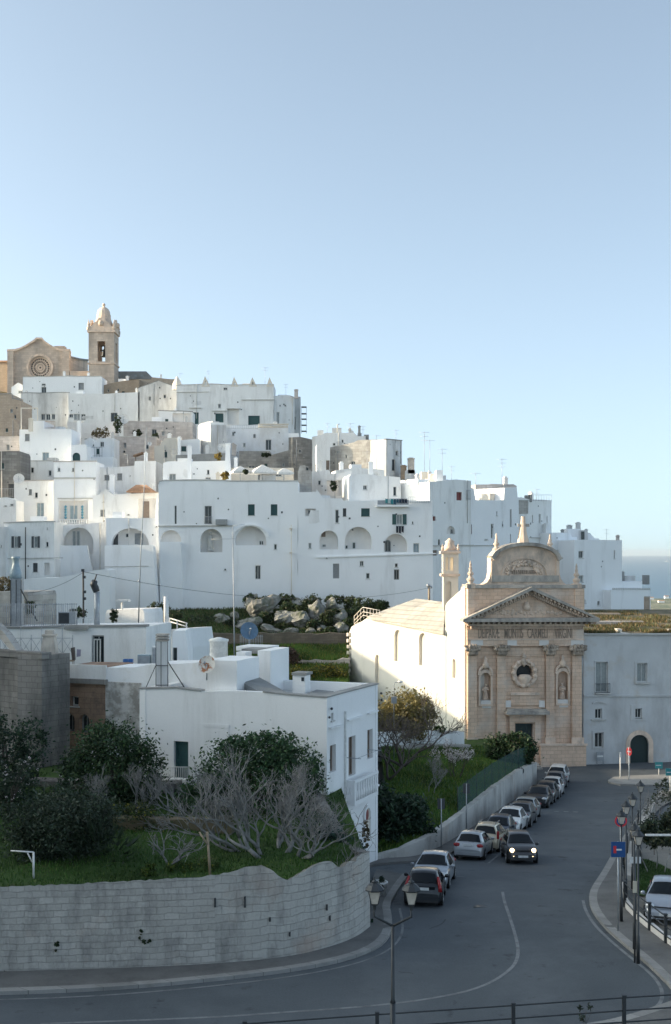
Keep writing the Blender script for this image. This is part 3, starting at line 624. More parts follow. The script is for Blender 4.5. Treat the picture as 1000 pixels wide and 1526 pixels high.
m = MB(); c = P(339.5, 700, 164); m.lathe([(.62, -1.5), (.58, 0), (.42, 2.2), (.42, 3.4), (.5, 3.45), (.5, 3.6)], c, 4, sm=False, rot=math.pi / 4); m.build('chimney', M['white'], b2)
chim(b2, 351.5, 681, 702, .45, 164, 'white'); chim(b2, 347.5, 660, 676, .35, 176, 'pinkstone'); chim(b2, 350.5, 662, 676, .3, 176, 'pinkstone')
B('pinkish wall house sheltered behind three white parasols', 338, 165, 437, 165, [(338, 697), (437, 697)], [('d', 384, 706, 393, 716), ('d', 410, 706, 420, 710)], 'cream', depth=2)
for x0, x1, y0, y1, y2, lb in ((343, 373, 694.5, 703, 716, 'white canvas parasol near the tapered chimney on the terrace'), (371, 411, 692.5, 704, 717, 'biggest white canvas parasol in the middle of the terrace'), (409, 437, 697.5, 704.5, 717, 'white canvas parasol at the east end of the terrace')):
    d = 158.6; t = thing('parasol', lb, 'parasol', P((x0 + x1) / 2, y2, d), 'white parasols on the roof terrace'); hw_ = (X(x1, d) - X(x0, d)) / 2; c = P((x0 + x1) / 2, y1, d); h = Z(y0, d) - Z(y1, d)
    MB().lathe([(hw_ * 1.0, -.22), (hw_ * 1.0, 0), (hw_ * .5, h * .55), (.06, h)], c, 4, sm=False, rot=math.pi / 4 + .3, sx=1.25, sy=1.0).build('canopy', M['canvas'], t)
    MB().path([P((x0 + x1) / 2, y2 + 1, d), P((x0 + x1) / 2, y0 + 1, d)], .05, 6).build('pole', M['steel'], t)
b = B('white house with three tall arches and a laundry balcony', 444, 156, 645, 156.5, [(444, 718), (445, 733.5), (471, 733), (472, 728.5), (481, 742), (510, 743), (512, 746), (645, 746)],
    [('n', 455, 758, 470.5, 769), ('d', 459, 760, 463, 766, .49), ('d', 499.5, 759.5, 505, 779.5), ('k', 511, 757.5, 516, 769.5), ('g', 538.3, 757.5, 551, 769.5), ('s', 590.5, 766.5, 600, 781.5, None, 1), ('d', 614, 777, 616, 781), ('a', 476, 818.5, 504, 790.5), ('w', 479, 792, 485, 800, 1.19), ('d', 480, 811, 486, 815.5, 1.19), ('a', 514, 818.5, 554, 785), ('d', 513.5 + 1, 812.5, 518.5, 818, 1.19), ('d', 525, 808, 530, 818, 1.19), ('d', 524, 788, 527, 791, 1.19), ('a', 572.5, 822.5, 607.5, 795.5), ('o', 573.5, 804.5, 582.5, 822.5, 1.19), ('d', 586, 812, 588, 814, 1.19), ('c', 459.7, 809, 464, 817.5), ('b', 615.8, 809.5, 625, 823.5), ('G', 496.2, 840, 505.5, 862), ('d', 536, 836, 542, 844), ('d', 545.5, 854, 551, 862.5), ('d', 588.3, 839.5, 593, 845.5), ('D', 587, 848.5, 595, 864), ('d', 486, 831, 488, 832.5)], 'white', depth=8)
arches = b; Fa = RF[b.name]
piece(b, Fa, [(470, 831.5), (470, 829.6), (650, 824), (650, 825.6)], -.18, -.01, 'string_course', 'white'); piece(b, Fa, [(560, 755.5), (560, 752.5), (609, 752.5), (609, 755.5)], -.9, -.01, 'balcony', 'white')
piece(b, Fa, [(562, 753), (562, 746), (608, 745), (608, 753)], -.88, -.8, 'balcony_panel', 'zinc'); rail(b, 609, 740.5, 641, 750, 156.0, 12, 'zinc')
for nm, lb, x0, x1, y, dk, cols, g in (('clothesline', 'row of teal and dark laundry hung on the white balcony', 574, 607, 742.5, -1.0, [(.05, .25, .27), (.45, .55, .55), (.04, .22, .25), (.03, .09, .13), (.04, .1, .14), (.03, .05, .08), (.03, .04, .06), (.02, .03, .05)], None), ('clothesline', 'two dark garments drying below a green shuttered window', 590, 602, 783, -.5, [(.02, .03, .04), (.03, .035, .05), (.02, .02, .03)], None)):
    u0, z = Fa.uz(x0, y, dk); u1 = Fa.uz(x1, y, dk)[0]; t = thing(nm, lb, 'laundry', Fa.pt(u0, z, dk))
    MB().path([Fa.pt(u0 - .3, z, dk), Fa.pt((u0 + u1) / 2, z - .06, dk), Fa.pt(u1 + .3, z, dk)], .012, 4).build('line', M['zinc'], t)
    n = len(cols); w = (u1 - u0) / n
    for i, c in enumerate(cols):
        a = u0 + i * w; L = R.uniform(.55, .8) if nm and n > 4 else R.uniform(.8, 1.15)
        MB().prism(Fa, [(a + .03, z - L), (a + w * .45, z - L + .05), (a + w - .04, z - L - .06), (a + w - .02, z - .05), (a + w * .5, z - .1), (a + .02, z - .04)], (), dk - .02, dk + .03).build('garment', plain('cloth', c, .9), t)
b = B('white upper house with a small square window over the arches', 520, 162, 598, 163, [(520, 710), (523, 707), (548, 706.5), (566, 709), (596, 711), (597, 716)], [('d', 541, 723, 547, 729.8), ('d', 586, 725, 591, 739)], 'white', depth=6)
chim(b, 552.5, 687.5, 712, .6, 164, 'white')
B('white house wall catching warm sunlight near the laundry balcony', 597, 174, 640, 164, [(597, 716), (620, 714.5), (638, 714)], [], 'white', depth=3, zb=22)
B('grey stone pier house rising beside the parasol terrace', 444, 163, 465, 163, [(444, 703), (447, 694), (454, 693), (464, 702)], [('o', 456, 701, 460, 694.5)], 'stone', depth=3, cop=None)
B('white terrace house with a pale open frame around a small tree', 463, 168, 524, 168, [(463, 703), (490, 700), (491, 706), (510, 705), (524, 701)], [('n', 487, 739, 508, 716)], 'white2', depth=4)
B('flat white house in front of the rough stone block', 500, 176, 575, 177, [(500, 701), (530, 697), (573, 700)], [], 'white', depth=5)
# stone block house and cluttered white one on the ridge
b = B('grey stone block house with a sloping stepped roofline', 490, 190, 576, 186, [(490, 667), (505, 664), (528, 659), (533, 656), (575, 655)], [('d', 522.5, 687, 529, 697), ('d', 500, 672, 506, 675), ('d', 515, 678, 517, 683)], 'stone', depth=6, cop=None)
B('grey plastered house end with one tall window beside the stone block', 575.5, 185.6, 600, 190, [(575.5, 655), (599, 657)], [('k', 584, 685, 589, 701)], 'grey', depth=4, cop='slab')
b = B('white house with cluttered roof behind the stone block house', 465, 198, 546, 198, [(465, 651), (479, 648), (485, 645), (518, 645), (528, 645), (533, 650), (545, 650)], [('d', 509, 655, 512, 660), ('d', 496, 660, 500, 664)], 'white2', depth=6)
for x0, y0, x1, y1 in ((473, 641, 482, 648), (495, 637.5, 509, 646), (533, 645, 539, 652), (520, 642, 527, 647)): block(b, x0, y0, x1, y1, 199, 2.5, 'roof_clutter', 'grey')
chim(b, 535.5, 634, 650, .4, 199, 'slab'); chim(b, 546, 648, 656, .8, 199, 'slab', False)
m = MB(); m.path([P(503, 645, 198.5), P(503, 632.5, 198.5), P(506, 632, 198.5)], .1, 6); m.build('flue', M['palelab'], b)
B('narrow white house with brown door between dark stone and grey block', 472, 188.5, 493, 188.6, [(472, 662), (474, 657), (492, 657)], [('w', 486, 686, 491, 702), ('d', 476, 691, 480, 695)], 'white2', depth=5)
b = B('grey stepped chimney house on the ridge beyond the stone block', 604, 186, 619, 186, [(604, 701), (609, 700), (618, 700), (619, 703)], [], 'grey', depth=3); chim(b, 612.5, 682, 703, 1.0, 186.5, 'greystone'); chim(b, 601.5, 693, 712, .9, 187.5, 'orange')
b = B('white house with a sunlit roof tower and red shuttered windows', 640, 160, 703, 166, [(640, 718), (658, 716.5), (680, 714.5), (702, 716.5)], [('r', 680.3, 733.5, 688.5, 745.5), ('r', 643, 769.5, 649.5, 776), ('L', 665.5, 796, 678.5, 784), ('d', 671, 788.5, 676, 796, .49), ('k', 653, 804, 656, 813), ('w', 644, 820, 652, 828)], 'white', depth=8, cop=None)
block(b, 641, 706, 653, 722, 164, 3, 'roof_tower', 'cream'); block(b, 650, 700.5, 660, 722, 162.5, 2, 'roof_tower', 'white'); block(b, 628, 703, 642, 722, 168, 3, 'roof_tower', 'cream')
piece(b, RF[b.name], [(640, 813.8), (640, 812.3), (705, 811.6), (705, 813.1)], -.2, -.01, 'string_course', 'palelab')
b = B('tall rounded white house with one red shutter behind the church gable', 690, 165.5, 738, 170, [(690, 730), (697, 727), (700, 726.5), (706, 728), (709, 745), (738, 746)], [('r', 696.8, 781.8, 703.5, 796), ('d', 740 - 8.5, 780.5, 735.5, 802.5), ('d', 739 - 2.6, 789, 737.8, 803)][:2] + [('d', 722, 803, 727, 805)], 'white', depth=8)
piece(b, RF[b.name], [(690, 813.5), (690, 812.2), (736, 812), (736, 813.4)], -.15, -.01, 'string_course', 'palelab')
rail(b, 690, 730.5, 701, 745, 165.2, 8, 'zinc')
b = B('tall white house with slit windows and a stone roof room', 736, 170, 773, 174, [(736, 746), (751, 745), (752, 727), (770, 726), (771.5, 742), (773, 745)], [('d', 739.6, 762, 741.2, 768.5), ('d', 760, 759, 762.8, 785.5), ('d', 760, 796, 761.6, 808), ('d', 748.5, 777, 749.4, 785)], 'white', depth=8)
B('roofless stone walled room lit by sun on the tall white houses', 709, 176, 771, 177, [(709, 722), (728, 722), (732, 721), (765, 721.5), (770, 724)], [], 'pinkstone', depth=3)
B('sunlit low wall of a roof room above the church gable', 719, 178, 756, 173.5, [(719, 728), (740, 733), (750, 740), (755, 742)], [], 'tan', depth=.5, zb=20)
b = B('tall white corner house with stone patch and roof railing posts', 771, 174, 823, 183, [(771, 742), (777, 741), (786, 743.5), (800, 744.5), (822, 746)], [('d', 792.8, 767.5, 794.3, 778.5), ('d', 803, 766, 805.8, 779), ('d', 814.5, 769.5, 816.2, 779), ('d', 805, 803, 807, 813)], 'white', depth=9)
piece(b, RF[b.name], [(770.5, 766), (770.5, 745), (787, 745.5), (786.5, 765.5)], -.06, -.01, 'stone_patch', 'stone'); piece(b, RF[b.name], [(789, 801.6), (789, 800.4), (815, 801.6), (815, 802.8)], -.15, -.01, 'string_course', 'palelab')
rail(b, 787, 737.5, 822, 747, 175, 9, 'zinc', d1=182); block(b, 783, 738, 788, 745, 177, 1, 'roof_clutter', 'slab'); block(b, 789, 737, 793, 745, 177, 1, 'roof_clutter', 'slab')
b = B('low white house between the corner house and the sea tower', 822, 178, 860, 182, [(822, 794), (850, 794), (852, 800), (860, 800)], [('d', 852, 818, 853, 824)], 'white', depth=8)
piece(b, RF[b.name], [(826, 820.5), (826, 819.5), (848, 819.5), (848, 820.5)], -.12, -.01, 'string_course', 'palelab'); chim(b, 838, 788.5, 795, .4, 181, 'slab')
b = B('cubic white sea-facing house with a low dentilled annex and stair tower', 856, 176, 927.5, 181, [(856, 805), (890, 804.5), (927, 805)], [('d', 862.3, 821, 869.5, 832), ('c', 862.3, 857.5, 869.5, 868), ('d', 869 - .5, 893.5, 873, 899), ('d', 890.5, 895.5, 894, 902.5), ('d', 914.7, 820, 916.8, 832.5)], 'white', depth=9)
sea_house = b
block(b, 846, 788, 866, 806, 183, 4, 'stair_tower', 'white'); block(b, 864, 790, 876, 806, 182.5, 3, 'stair_tower', 'grey'); chim(b, 848.5, 782, 790, .75, 184, 'grey'); chim(b, 861.5, 778, 790, .65, 184, 'grey'); chim(b, 873.5, 788, 795, .4, 184, 'grey')
Ft = Face(874, 183, 893, 183); piece(b, Ft, [(874, 806), (874, 794), (879, 794), (886, 802), (893, 802.5), (893, 806)], 0, 1.5, 'stair_wall', 'white'); piece(b, Face(866, 182.3, 871, 182.3), [(866, 804), (866, 792), (871, 792), (871, 804)], -.05, .02, 'door', 'dwin')
chim(b, 920.5, 797, 806, .45, 181, 'pinkstone')
Fx = Face(908, 178, 967, 184); piece(b, Fx, [(908, 940), (908, 879.5), (966, 878.5), (967, 881), (967, 940)], -.3, 4, 'annex', 'white')
piece(b, Face(927, 181, 962, 184), [(927, 880), (927, 868), (961, 866), (961, 880)], .5, 3, 'annex_upper', 'white')
m = MB()
for i in range(22): m.prism(Fx, Fx.poly([(910 + i * 2.6, 879), (911.2 + i * 2.6, 879), (911.2 + i * 2.6, 876), (910 + i * 2.6, 876)]), (), -.42, -.31)
m.build('dentils', M['palelab'], b)
block(b, 931, 858, 947, 867, 186, 1.5, 'roof_clutter', 'grey'); chim(b, 962.5, 857, 868, .9, 186, 'slab', False); chim(b, 928.5, 851.5, 868, .35, 186, 'slab', False)
pl = B('square brown stone gate pillar beside the sea-facing house', 961.5, 172, 968.5, 172, [(961.5, 890), (968.5, 890)], [], 'tan', depth=.7, name='gate_pillar', cat='pillar', group=None, zb=-3, cop='palelab')

# --- aerials, dishes and masts on the roofs
def aerial(x, y0, y1, d, lb, arms=3, group='aerials on the town roofs', r=.03, w=.7):
    t = thing('roof_aerial', lb, 'aerial', P(x, y1, d), group); m = MB()
    m.path([P(x, y1 + 3, d), P(x, y0, d)], r, 5); mast = m.build('mast', M['zinc'], t)
    m = MB()
    for i in range(arms):
        z = Z(y0, d) - .15 - i * .55; m.path([P(x, y0, d) + Vector((-w * (1 - .2 * i), .1, z - Z(y0, d))), P(x, y0, d) + Vector((w * (1 - .2 * i), -.1, z - Z(y0, d)))], r * .7, 4)
        for j in range(-2, 3): m.path([Vector((X(x, d) + j * w * .35, d - .25, z)), Vector((X(x, d) + j * w * .35, d + .25, z))], r * .5, 3)
    m.build('antenna', M['zinc'], mast)
aerial(632.5, 643, 706, 170, 'tallest thin aerial rising behind the sunlit roof tower', 3)
aerial(640.5, 655, 706, 171, 'thin aerial standing just beside the tallest one', 1)
aerial(659, 668, 704, 171, 'short aerial over the square white roof tower', 2)
aerial(748, 683, 722, 177, 'tall aerial above the roofless sunlit stone room', 3)
aerial(709, 704, 728, 172, 'small forked aerial near the stone roof room', 1)
aerial(395, 547, 575, 244, 'faint aerial between the two eastern gablets of the palace', 2)
aerial(522, 630, 646, 199, 'aerial over the cluttered white roof', 3)
aerial(442 + 105, 672, 702, 180, 'aerial in front of the stone block house', 1)
aerial(442, 655, 692, 207, 'pale pole standing before the dark rubble house', 0)
aerial(216.5, 640, 690, 175, 'bent white street lamp pole over the pale stone houses', 0)
aerial(268, 556, 575, 249, 'faint aerial beside the gabled grey house', 1)
aerial(561, 648, 700, 183, 'thin aerial beside the white chimney on the stone block', 1)
for x, y0, y1, d, lb in ((310, 552, 573, 243.6, 'thin aerial between the two western gablets of the palace'), (426, 572, 590, 244, 'short aerial over the white house ending the top row'), (488, 630, 646, 199.5, 'low aerial on the west side of the cluttered white roof'), (541, 634, 652, 199, 'low aerial on the east side of the cluttered white roof'), (70, 545, 562, 270, 'thin aerial on the flat roof beneath the rose window'), (590, 640, 657, 188, 'small aerial over the grey plastered house end'), (673, 694, 716, 166, 'thin aerial on the roof with red shuttered windows'), (800, 728, 745, 180, 'short aerial over the corner house with railing posts'), (904, 788, 805, 182, 'short aerial on the cubic sea-facing house'), (258, 668, 690, 168, 'thin aerial over the back house by the parasol terrace'), (190, 676, 695, 174, 'short aerial over the house with sloping parapet')): aerial(x, y0, y1, d, lb, 2, r=.025, w=.5)
def dish(x, y, d, r, lb, mat='canvas', az=.2, el=.35, group='satellite dishes on the town roofs', leg=.8):
    c = P(x, y, d); t = thing('satellite_dish', lb, 'satellite dish', (c.x, c.y, c.z - leg), group)
    M3 = Matrix.Translation(c) @ Matrix.Rotation(az, 4, 'Z') @ Matrix.Rotation(math.pi / 2 - el, 4, 'X')
    m = MB(); n = 20; vs = []; fs = []
    for i in range(5):
        q = r * (i / 4 + .02)
        for k_ in range(n): vs.append(M3 @ Vector((q * math.cos(2 * math.pi * k_ / n), q * math.sin(2 * math.pi * k_ / n), .22 * r * (i / 4) ** 2 - .22 * r)))
    fs = [(i * n + k_, i * n + (k_ + 1) % n, (i + 1) * n + (k_ + 1) % n, (i + 1) * n + k_) for i in range(4) for k_ in range(n)] + [tuple(range(n))]
    m.add(vs, fs, 0, True); m.build('reflector', M[mat], t)
    m = MB(); m.path([c + Vector((0, .05, -leg)), c + Vector((0, .05, 0))], .035, 6); m.path([c + Vector((0, 0, -r * .8)), M3 @ Vector((0, 0, r * .75))], .018, 4); m.ball(M3 @ Vector((0, 0, r * .75)), .07, 6); m.build('mount', M['zinc'], t)
dish(184, 624, 219, 1.0, 'white satellite dish beside the tall evergreen shrub')
dish(330.5, 667, 170, .62, 'white satellite dish between roof chimneys and the tiled roof')
dish(28, 713, 170, .75, 'pale dish on the corner of the square white house')
dish(561.5, 708, 166, .45, 'small dish next to the white chimney over the laundry house')
dish(223, 661, 200, .35, 'tiny dish on a pole over the pale stone house')
# ------------------------------------------------------------------ the golden church
Fc = Face(692.5, 117, 870, 118.6)
def cc(pts): return [(680 + x / 3.8136, 760 + y / 3.8136) for x, y in pts]
def cr(x0, y0, x1, y1): return [(x0, y1), (x1, y1), (x1, y0), (x0, y0)]
def el(cx, cy, rx, ry, n=24, a0=0, a1=2 * math.pi): return [(cx + rx * math.cos(a0 + (a1 - a0) * i / n), cy - ry * math.sin(a0 + (a1 - a0) * i / n)) for i in range(n + (0 if a1 - a0 > 6.28 else 1))]
def ca(x0, y0, x1, y1, n=12):
    r = (x1 - x0) / 2; return [(x0, y1), (x1, y1)] + [((x0 + x1) / 2 + r * math.cos(math.pi * i / n), y0 + r - r * math.sin(math.pi * i / n)) for i in range(n + 1)]
church = thing('church', 'golden stone baroque church with pediment facade and sunlit white nave', 'church', Fc.pt(Fc.L / 2, -6.2))
def cp(poly, k0, k1, name, mat='carparo', holes=(), par=None):
    return MB().prism(Fc, Fc.poly(cc(poly)), [Fc.poly(cc(h)) for h in holes], k0, k1).build(name, M[mat], par or church)
def U(x, y, k=0.): return Fc.uz(680 + x / 3.8136, 760 + y / 3.8136, k)
def W(x, y, k=0.): u, z = U(x, y, k); return Fc.pt(u, z, k)
nl, nr = ca(133, 925, 195, 1104), ca(573, 915, 635, 1100)
oval = el(385, 925, 47, 47, 24)
door = cr(335, 1213, 435, 1440)
wall_m = MB(); outer = Fc.poly(cc([(60, 1560), (718, 1560), (715, 432), (60, 432)]))
wall_m.prism(Fc, outer, [Fc.poly(cc(h)) for h in (nl, nr, oval, door)], 0, .75); wall_m.build('facade', M['carparo'], church)
cp([(60, 1560), (718, 1560), (715, 440), (60, 440)], .76, 2.4, 'facade_core')
for h in (nl, nr): cp(h, .70, .757, 'niche', 'carv')
cp(el(385, 925, 50, 50), .5, .6, 'window', 'dwin'); 
dr = cp(cr(335, 1213, 435, 1440), .35, .45, 'door', 'doorgreen')
m = MB()
for i in range(5): m.prism(Fc, Fc.poly(cc(cr(338 + i * 20, 1216, 353 + i * 20, 1436))), (), .31, .349)
m.build('board', M['doorgreen'], dr)
for x0, x1 in ((62, 112), (228, 276), (505, 551), (654, 712)):
    p = cp(cr(x0, 818, x1, 1326), -.32, -.006, 'pilaster'); cp(cr(x0 - 6, 1290, x1 + 6, 1326), -.42, -.325, 'base', 'carv', (), p)
    m = MB(); a, b = U(x0, 822)[0], U(x1, 822)[0]; zt, zb = U(x0, 772)[1], U(x0, 824)[1]
    m.prism(Fc, [(a - .06, zb), (b + .06, zb), (b + .3, zt), (a - .3, zt)], (), -.42, -.326); m.prism(Fc, [(a - .38, zt - .1), (b + .38, zt - .1), (b + .38, zt + .08), (a - .38, zt + .08)], (), -.62, -.004)
    w = b - a
    for row, (zz, sz, nn) in enumerate(((.25, .2, 5), (.6, .22, 4), (.95, .2, 3))):
        for i in range(nn):
            q = Fc.pt(a + w * (i + .5) / nn, zb + (zt - zb) * zz, -.5 - .06 * row); m.ball(q, sz, 6, 0, 1.3)
    for s_ in (a - .16, b + .16): m.lathe([(.02, -.2), (.2, -.14), (.24, 0), (.2, .14), (.02, .2)], Fc.pt(s_, zt - .28, -.5), 8)
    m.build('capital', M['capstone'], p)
cp(cr(470, 1327, 728, 1570), -.55, -.006, 'plinth'); cp(cr(464, 1322, 734, 1334), -.62, -.551, 'plinth_moulding', 'carv'); cp(cr(48, 1327, 300, 1570), -.55, -.006, 'plinth'); cp(cr(42, 1322, 306, 1334), -.62, -.551, 'plinth_moulding', 'carv')
cp(cr(58, 738, 718, 772), -.4, -.004, 'architrave')
for x0, x1 in ((76, 146), (284, 337), (464, 518), (644, 716)): cp(cr(x0, 738, x1, 768), -.425, -.402, 'repair_block', 'repair')
cp(cr(58, 676, 718, 736.5), -.34, -.004, 'frieze')
cp(cr(56, 730, 720, 738.5), -.47, -.41, 'fillet', 'carv')
# the inscription of the frieze
def text_mesh(body, size, name, mat, par, o, ang, ext=.03, sx=1.0):
    cu = bpy.data.curves.new('lettering', 'FONT'); cu.body = body; cu.size = size; cu.extrude = ext; cu.align_x = 'CENTER'; cu.align_y = 'CENTER'; cu.offset = .006
    t = bpy.data.objects.new('lettering_curve', cu); COL.objects.link(t)
    dg = bpy.context.evaluated_depsgraph_get(); dg.update(); me = bpy.data.meshes.new_from_object(t.evaluated_get(dg)); bpy.data.objects.remove(t); bpy.data.curves.remove(cu)
    Mx = Matrix.Translation(Vector(o) - org(par)) @ Matrix.Rotation(ang, 4, 'Z') @ Matrix.Rotation(math.pi / 2, 4, 'X') @ Matrix.Diagonal((sx, 1, 1, 1))
    me.transform(Mx); me.materials.clear(); me.materials.append(M[mat]); ob = bpy.data.objects.new(name, me); COL.objects.link(ob); ob.parent = par; ORG[ob.name] = org(par); return ob
M['letter'] = plain('blackened_letters', (.31, .245, .195), .9)
for body, x, w in (('DEIPAR\u00c6', 184, 122), ('MONTIS', 325, 108), ('CARMELI', 463, 116), ('VIRGINI', 612, 104)):
    ob = text_mesh(body, 1.42, 'inscription', 'letter', church, W(x, 703, -.36), Fc.ang, .025)
    xs = [v.co.x for v in ob.data.vertices]; real = w / 3.8136 / FP * 117.5; k = real / (max(xs) - min(xs)); c = (max(xs) + min(xs)) / 2
    for v in ob.data.vertices:
        dx = (v.co.x - c) * (k - 1); v.co.x += dx; v.co.y += dx * math.tan(Fc.ang)
# cornice with dentils and modillions
m = MB()
for i in range(84): m.prism(Fc, Fc.poly(cc(cr(76 + i * 7.6, 655, 80 + i * 7.6, 674))), (), -.62, -.34)
m.build('dentils', M['carv'], church)
cp(cr(62, 645, 716, 656), -.75, -.004, 'bed_moulding', 'carv')
m = MB()
for i in range(25): m.prism(Fc, Fc.poly(cc(cr(44 + i * 29, 632, 56 + i * 29, 644.5))), (), -1.25, -.2)
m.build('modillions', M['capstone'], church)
cp([(22, 632), (22, 620), (36, 614), (768, 607), (782, 612), (782, 631)], -1.5, -.004, 'cornice', 'greystone')
# pediment: sloping cornices, modillions, carved tympanum
cp([(90, 612), (405, 470), (720, 608)], -.3, -.004, 'tympanum')
for nm, a, b in (('l', (18, 618), (405, 434)), ('r', (405, 434), (786, 610))):
    dx, dy = b[0] - a[0], b[1] - a[1]; L = math.hypot(dx, dy); nx, ny = -dy / L, dx / L
    if ny < 0: nx, ny = -nx, -ny
    cp([a, b, (b[0] + nx * 0, b[1] + 20), (a[0], a[1] + 12)] if nm == 'l' else [a, b, (b[0], b[1] + 12), (a[0], a[1] + 20)], -1.5 - (.004 if nm == 'r' else 0), -.02, 'raking_cornice', 'greystone')
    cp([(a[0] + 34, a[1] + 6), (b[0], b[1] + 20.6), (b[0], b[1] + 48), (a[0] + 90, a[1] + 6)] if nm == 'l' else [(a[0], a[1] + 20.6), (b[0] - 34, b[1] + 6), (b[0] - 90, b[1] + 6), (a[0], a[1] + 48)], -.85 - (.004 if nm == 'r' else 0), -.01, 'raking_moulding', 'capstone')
    m = MB(); n = 17
    for i in range(1, n):
        t = i / n; x, y = a[0] + dx * t, a[1] + dy * t + 13 + 6 * (t if nm == 'l' else 1 - t)
        s = dy / dx; m.prism(Fc, Fc.poly(cc([(x - 6, y + 12 - 6 * s), (x + 6, y + 12 + 6 * s), (x + 6, y + 1 + 6 * s), (x - 6, y + 1 - 6 * s)])), (), -1.25, -.2)
        for q in range(2):
            xx = x + q * 11; m.prism(Fc, Fc.poly(cc([(xx - 2.5, y + 27 + dy / dx * q * 11), (xx + 2.5, y + 27 + dy / dx * q * 11), (xx + 2.5, y + 15 + dy / dx * q * 11), (xx - 2.5, y + 15 + dy / dx * q * 11)])), (), -.98, -.3)
    m.build('modillions', M['carv'], church)
m = MB(); rr = random.Random(3)
m.prism(Fc, Fc.poly(cc([(372, 578), (398, 510), (425, 578)])), [Fc.poly(cc([(383, 572), (398, 530), (414, 572)]))], -.5, -.301); m.ball(W(398, 552, -.42), .42, 8); m.ball(W(398, 536, -.5), .25, 8)
for i in range(70):
    t = rr.uniform(-1, 1); x = 398 + t * 200; y = 586 + rr.uniform(-20, 14) * (1 - abs(t)) ** .5
    m.ball(W(x, y, -.33), rr.uniform(.08, .24), 6)
for s_ in (-1, 1):
    m.path([W(398 + s_ * (40 + j * 14), 588 - 10 * math.sin(j * 1.1) * (1 - j / 12), -.36) for j in range(11)], .1, 6)
m.build('relief_carving', M['carv'], church)
# attic and curved top gable
cp(cr(60, 444, 715, 640), -.45, -.008, 'attic'); cp(cr(54, 424, 722, 444), -.62, 1.6, 'attic_cornice', 'greystone')
for x0, x1 in ((58, 96), (664, 716)): cp(cr(x0, 446, x1, 600), -.62, -.452, 'attic_pier')
lft = [(150, 424), (172, 412), (188, 388), (194, 350), (194, 268)]
top = [(194, 268)] + [(388 + 194 * math.cos(math.pi - i * math.pi / 16), 283 - 92 * math.sin(i * math.pi / 16)) for i in range(1, 16)] + [(582, 270)]
gab = lft + top + [(582, 350), (590, 388), (604, 410), (622, 424)]
cp(gab, -.2, 1.2, 'top_gable', 'carv')
arc1 = [(388 + 198 * math.cos(math.pi - i * math.pi / 20), 280 - 96 * math.sin(i * math.pi / 20)) for i in range(21)]; arc2 = [(388 + 178 * math.cos(math.pi - i * math.pi / 20), 283 - 80 * math.sin(i * math.pi / 20)) for i in range(21)]
cp([(184, 262), (200, 262)] + arc1[1:-1] + [(586, 266), (594, 275), (570, 290)] + arc2[::-1][1:-1] + [(206, 284)], -.75, 1.0, 'arched_cornice', 'greystone')
cp(cr(196, 372, 578, 408), -.35, -.203, 'gable_base', 'greystone')
for x0, x1 in ((196, 214), (562, 580)): cp(cr(x0, 290, x1, 372), -.36, -.204, 'gable_pier', 'carv')
lun = [(252, 388), (520, 388)] + [(386 + 134 * math.cos(i * math.pi / 16), 372 - 104 * math.sin(i * math.pi / 16)) for i in range(17)]
lun2 = [(264, 380), (508, 380)] + [(386 + 122 * math.cos(i * math.pi / 16), 368 - 92 * math.sin(i * math.pi / 16)) for i in range(17)]
cp(lun, -.34, -.204, 'lunette_moulding', 'carv', [lun2])
m = MB()                                     # weathered relief of scrolls and worn capital letters
for i in range(150):
    a = rr.uniform(0, math.pi); r = rr.uniform(.62, .95); m.ball(W(386 + 118 * r * math.cos(a), 368 - 88 * r * math.sin(a), -.22), rr.uniform(.06, .19), 5)
m.build('relief_carving', M['carv'], church)
m = MB()
for line, y, x0, n, h in ((0, 312, 318, 9, 17), (1, 352, 312, 12, 21)):
    for i in range(n):
        x = x0 + i * (140 / n); w = 140 / n * .62
        for q in range(3):
            if rr.random() < .75: m.prism(Fc, Fc.poly(cc(cr(x + w * (0, .7, .35)[q], y - h / 2, x + w * (.25, .95, .6)[q], y + h / 2))), (), -.27, -.201)
        if rr.random() < .7: m.prism(Fc, Fc.poly(cc(cr(x, y - h / 2 + rr.choice((0, h * .4, h * .8)), x + w, y - h / 2 + rr.choice((.2, .5, 1)) * h))), (), -.262, -.201)
m.build('worn_lettering', M['letter'], church)
fin = [(.34, 0), (.36, .25), (.2, .35), (.3, .7), (.34, .95), (.18, 1.25), (.14, 1.5), (.26, 1.75), (.24, 2.0), (.12, 2.25), (.15, 2.6), (.08, 3.0), (.1, 3.3), (.03, 3.9)]
for x, y0, y1, k in ((228, 132, 250, .2), (533, 136, 245, .2), (81, 290, 426, -.2), (683, 305, 426, -.2)):
    b = W(x, y1, k); h = W(x, y0, k).z - b.z; s = h / 3.9; m = MB(); m.lathe([(r * 1.15, z * s) for r, z in fin], b, 10); m.box(b.x - .42, b.x + .42, b.y - .42, b.y + .42, b.z - .3, b.z + .12); m.build('finial', M['carv'], church)
b = W(380, 188, .3); m = MB(); m.lathe([(.62, -.2), (.56, .3), (.40, .8), (.32, 1.3), (.25, 2.0), (.19, 2.6)], b, 8, sm=False, sy=.8); m.build('cross_pedestal', M['carv'], church)
m = MB(); q = W(382, 60, .3); m.box(q.x - .13, q.x + .13, q.y - .12, q.y + .12, b.z + 1.2, q.z + .12); z = W(382, 87, .3).z; m.box(q.x - .56, q.x + .56, q.y - .12, q.y + .12, z - .14, z + .14); m.build('stone_cross', M['greystone'], church)
m = MB(); m.path([W(352, 180, .3), W(354, 140, .3), W(362, 105, .3), W(374, 84, .3)], .025, 5); m.build('stay', M['iron'], church)
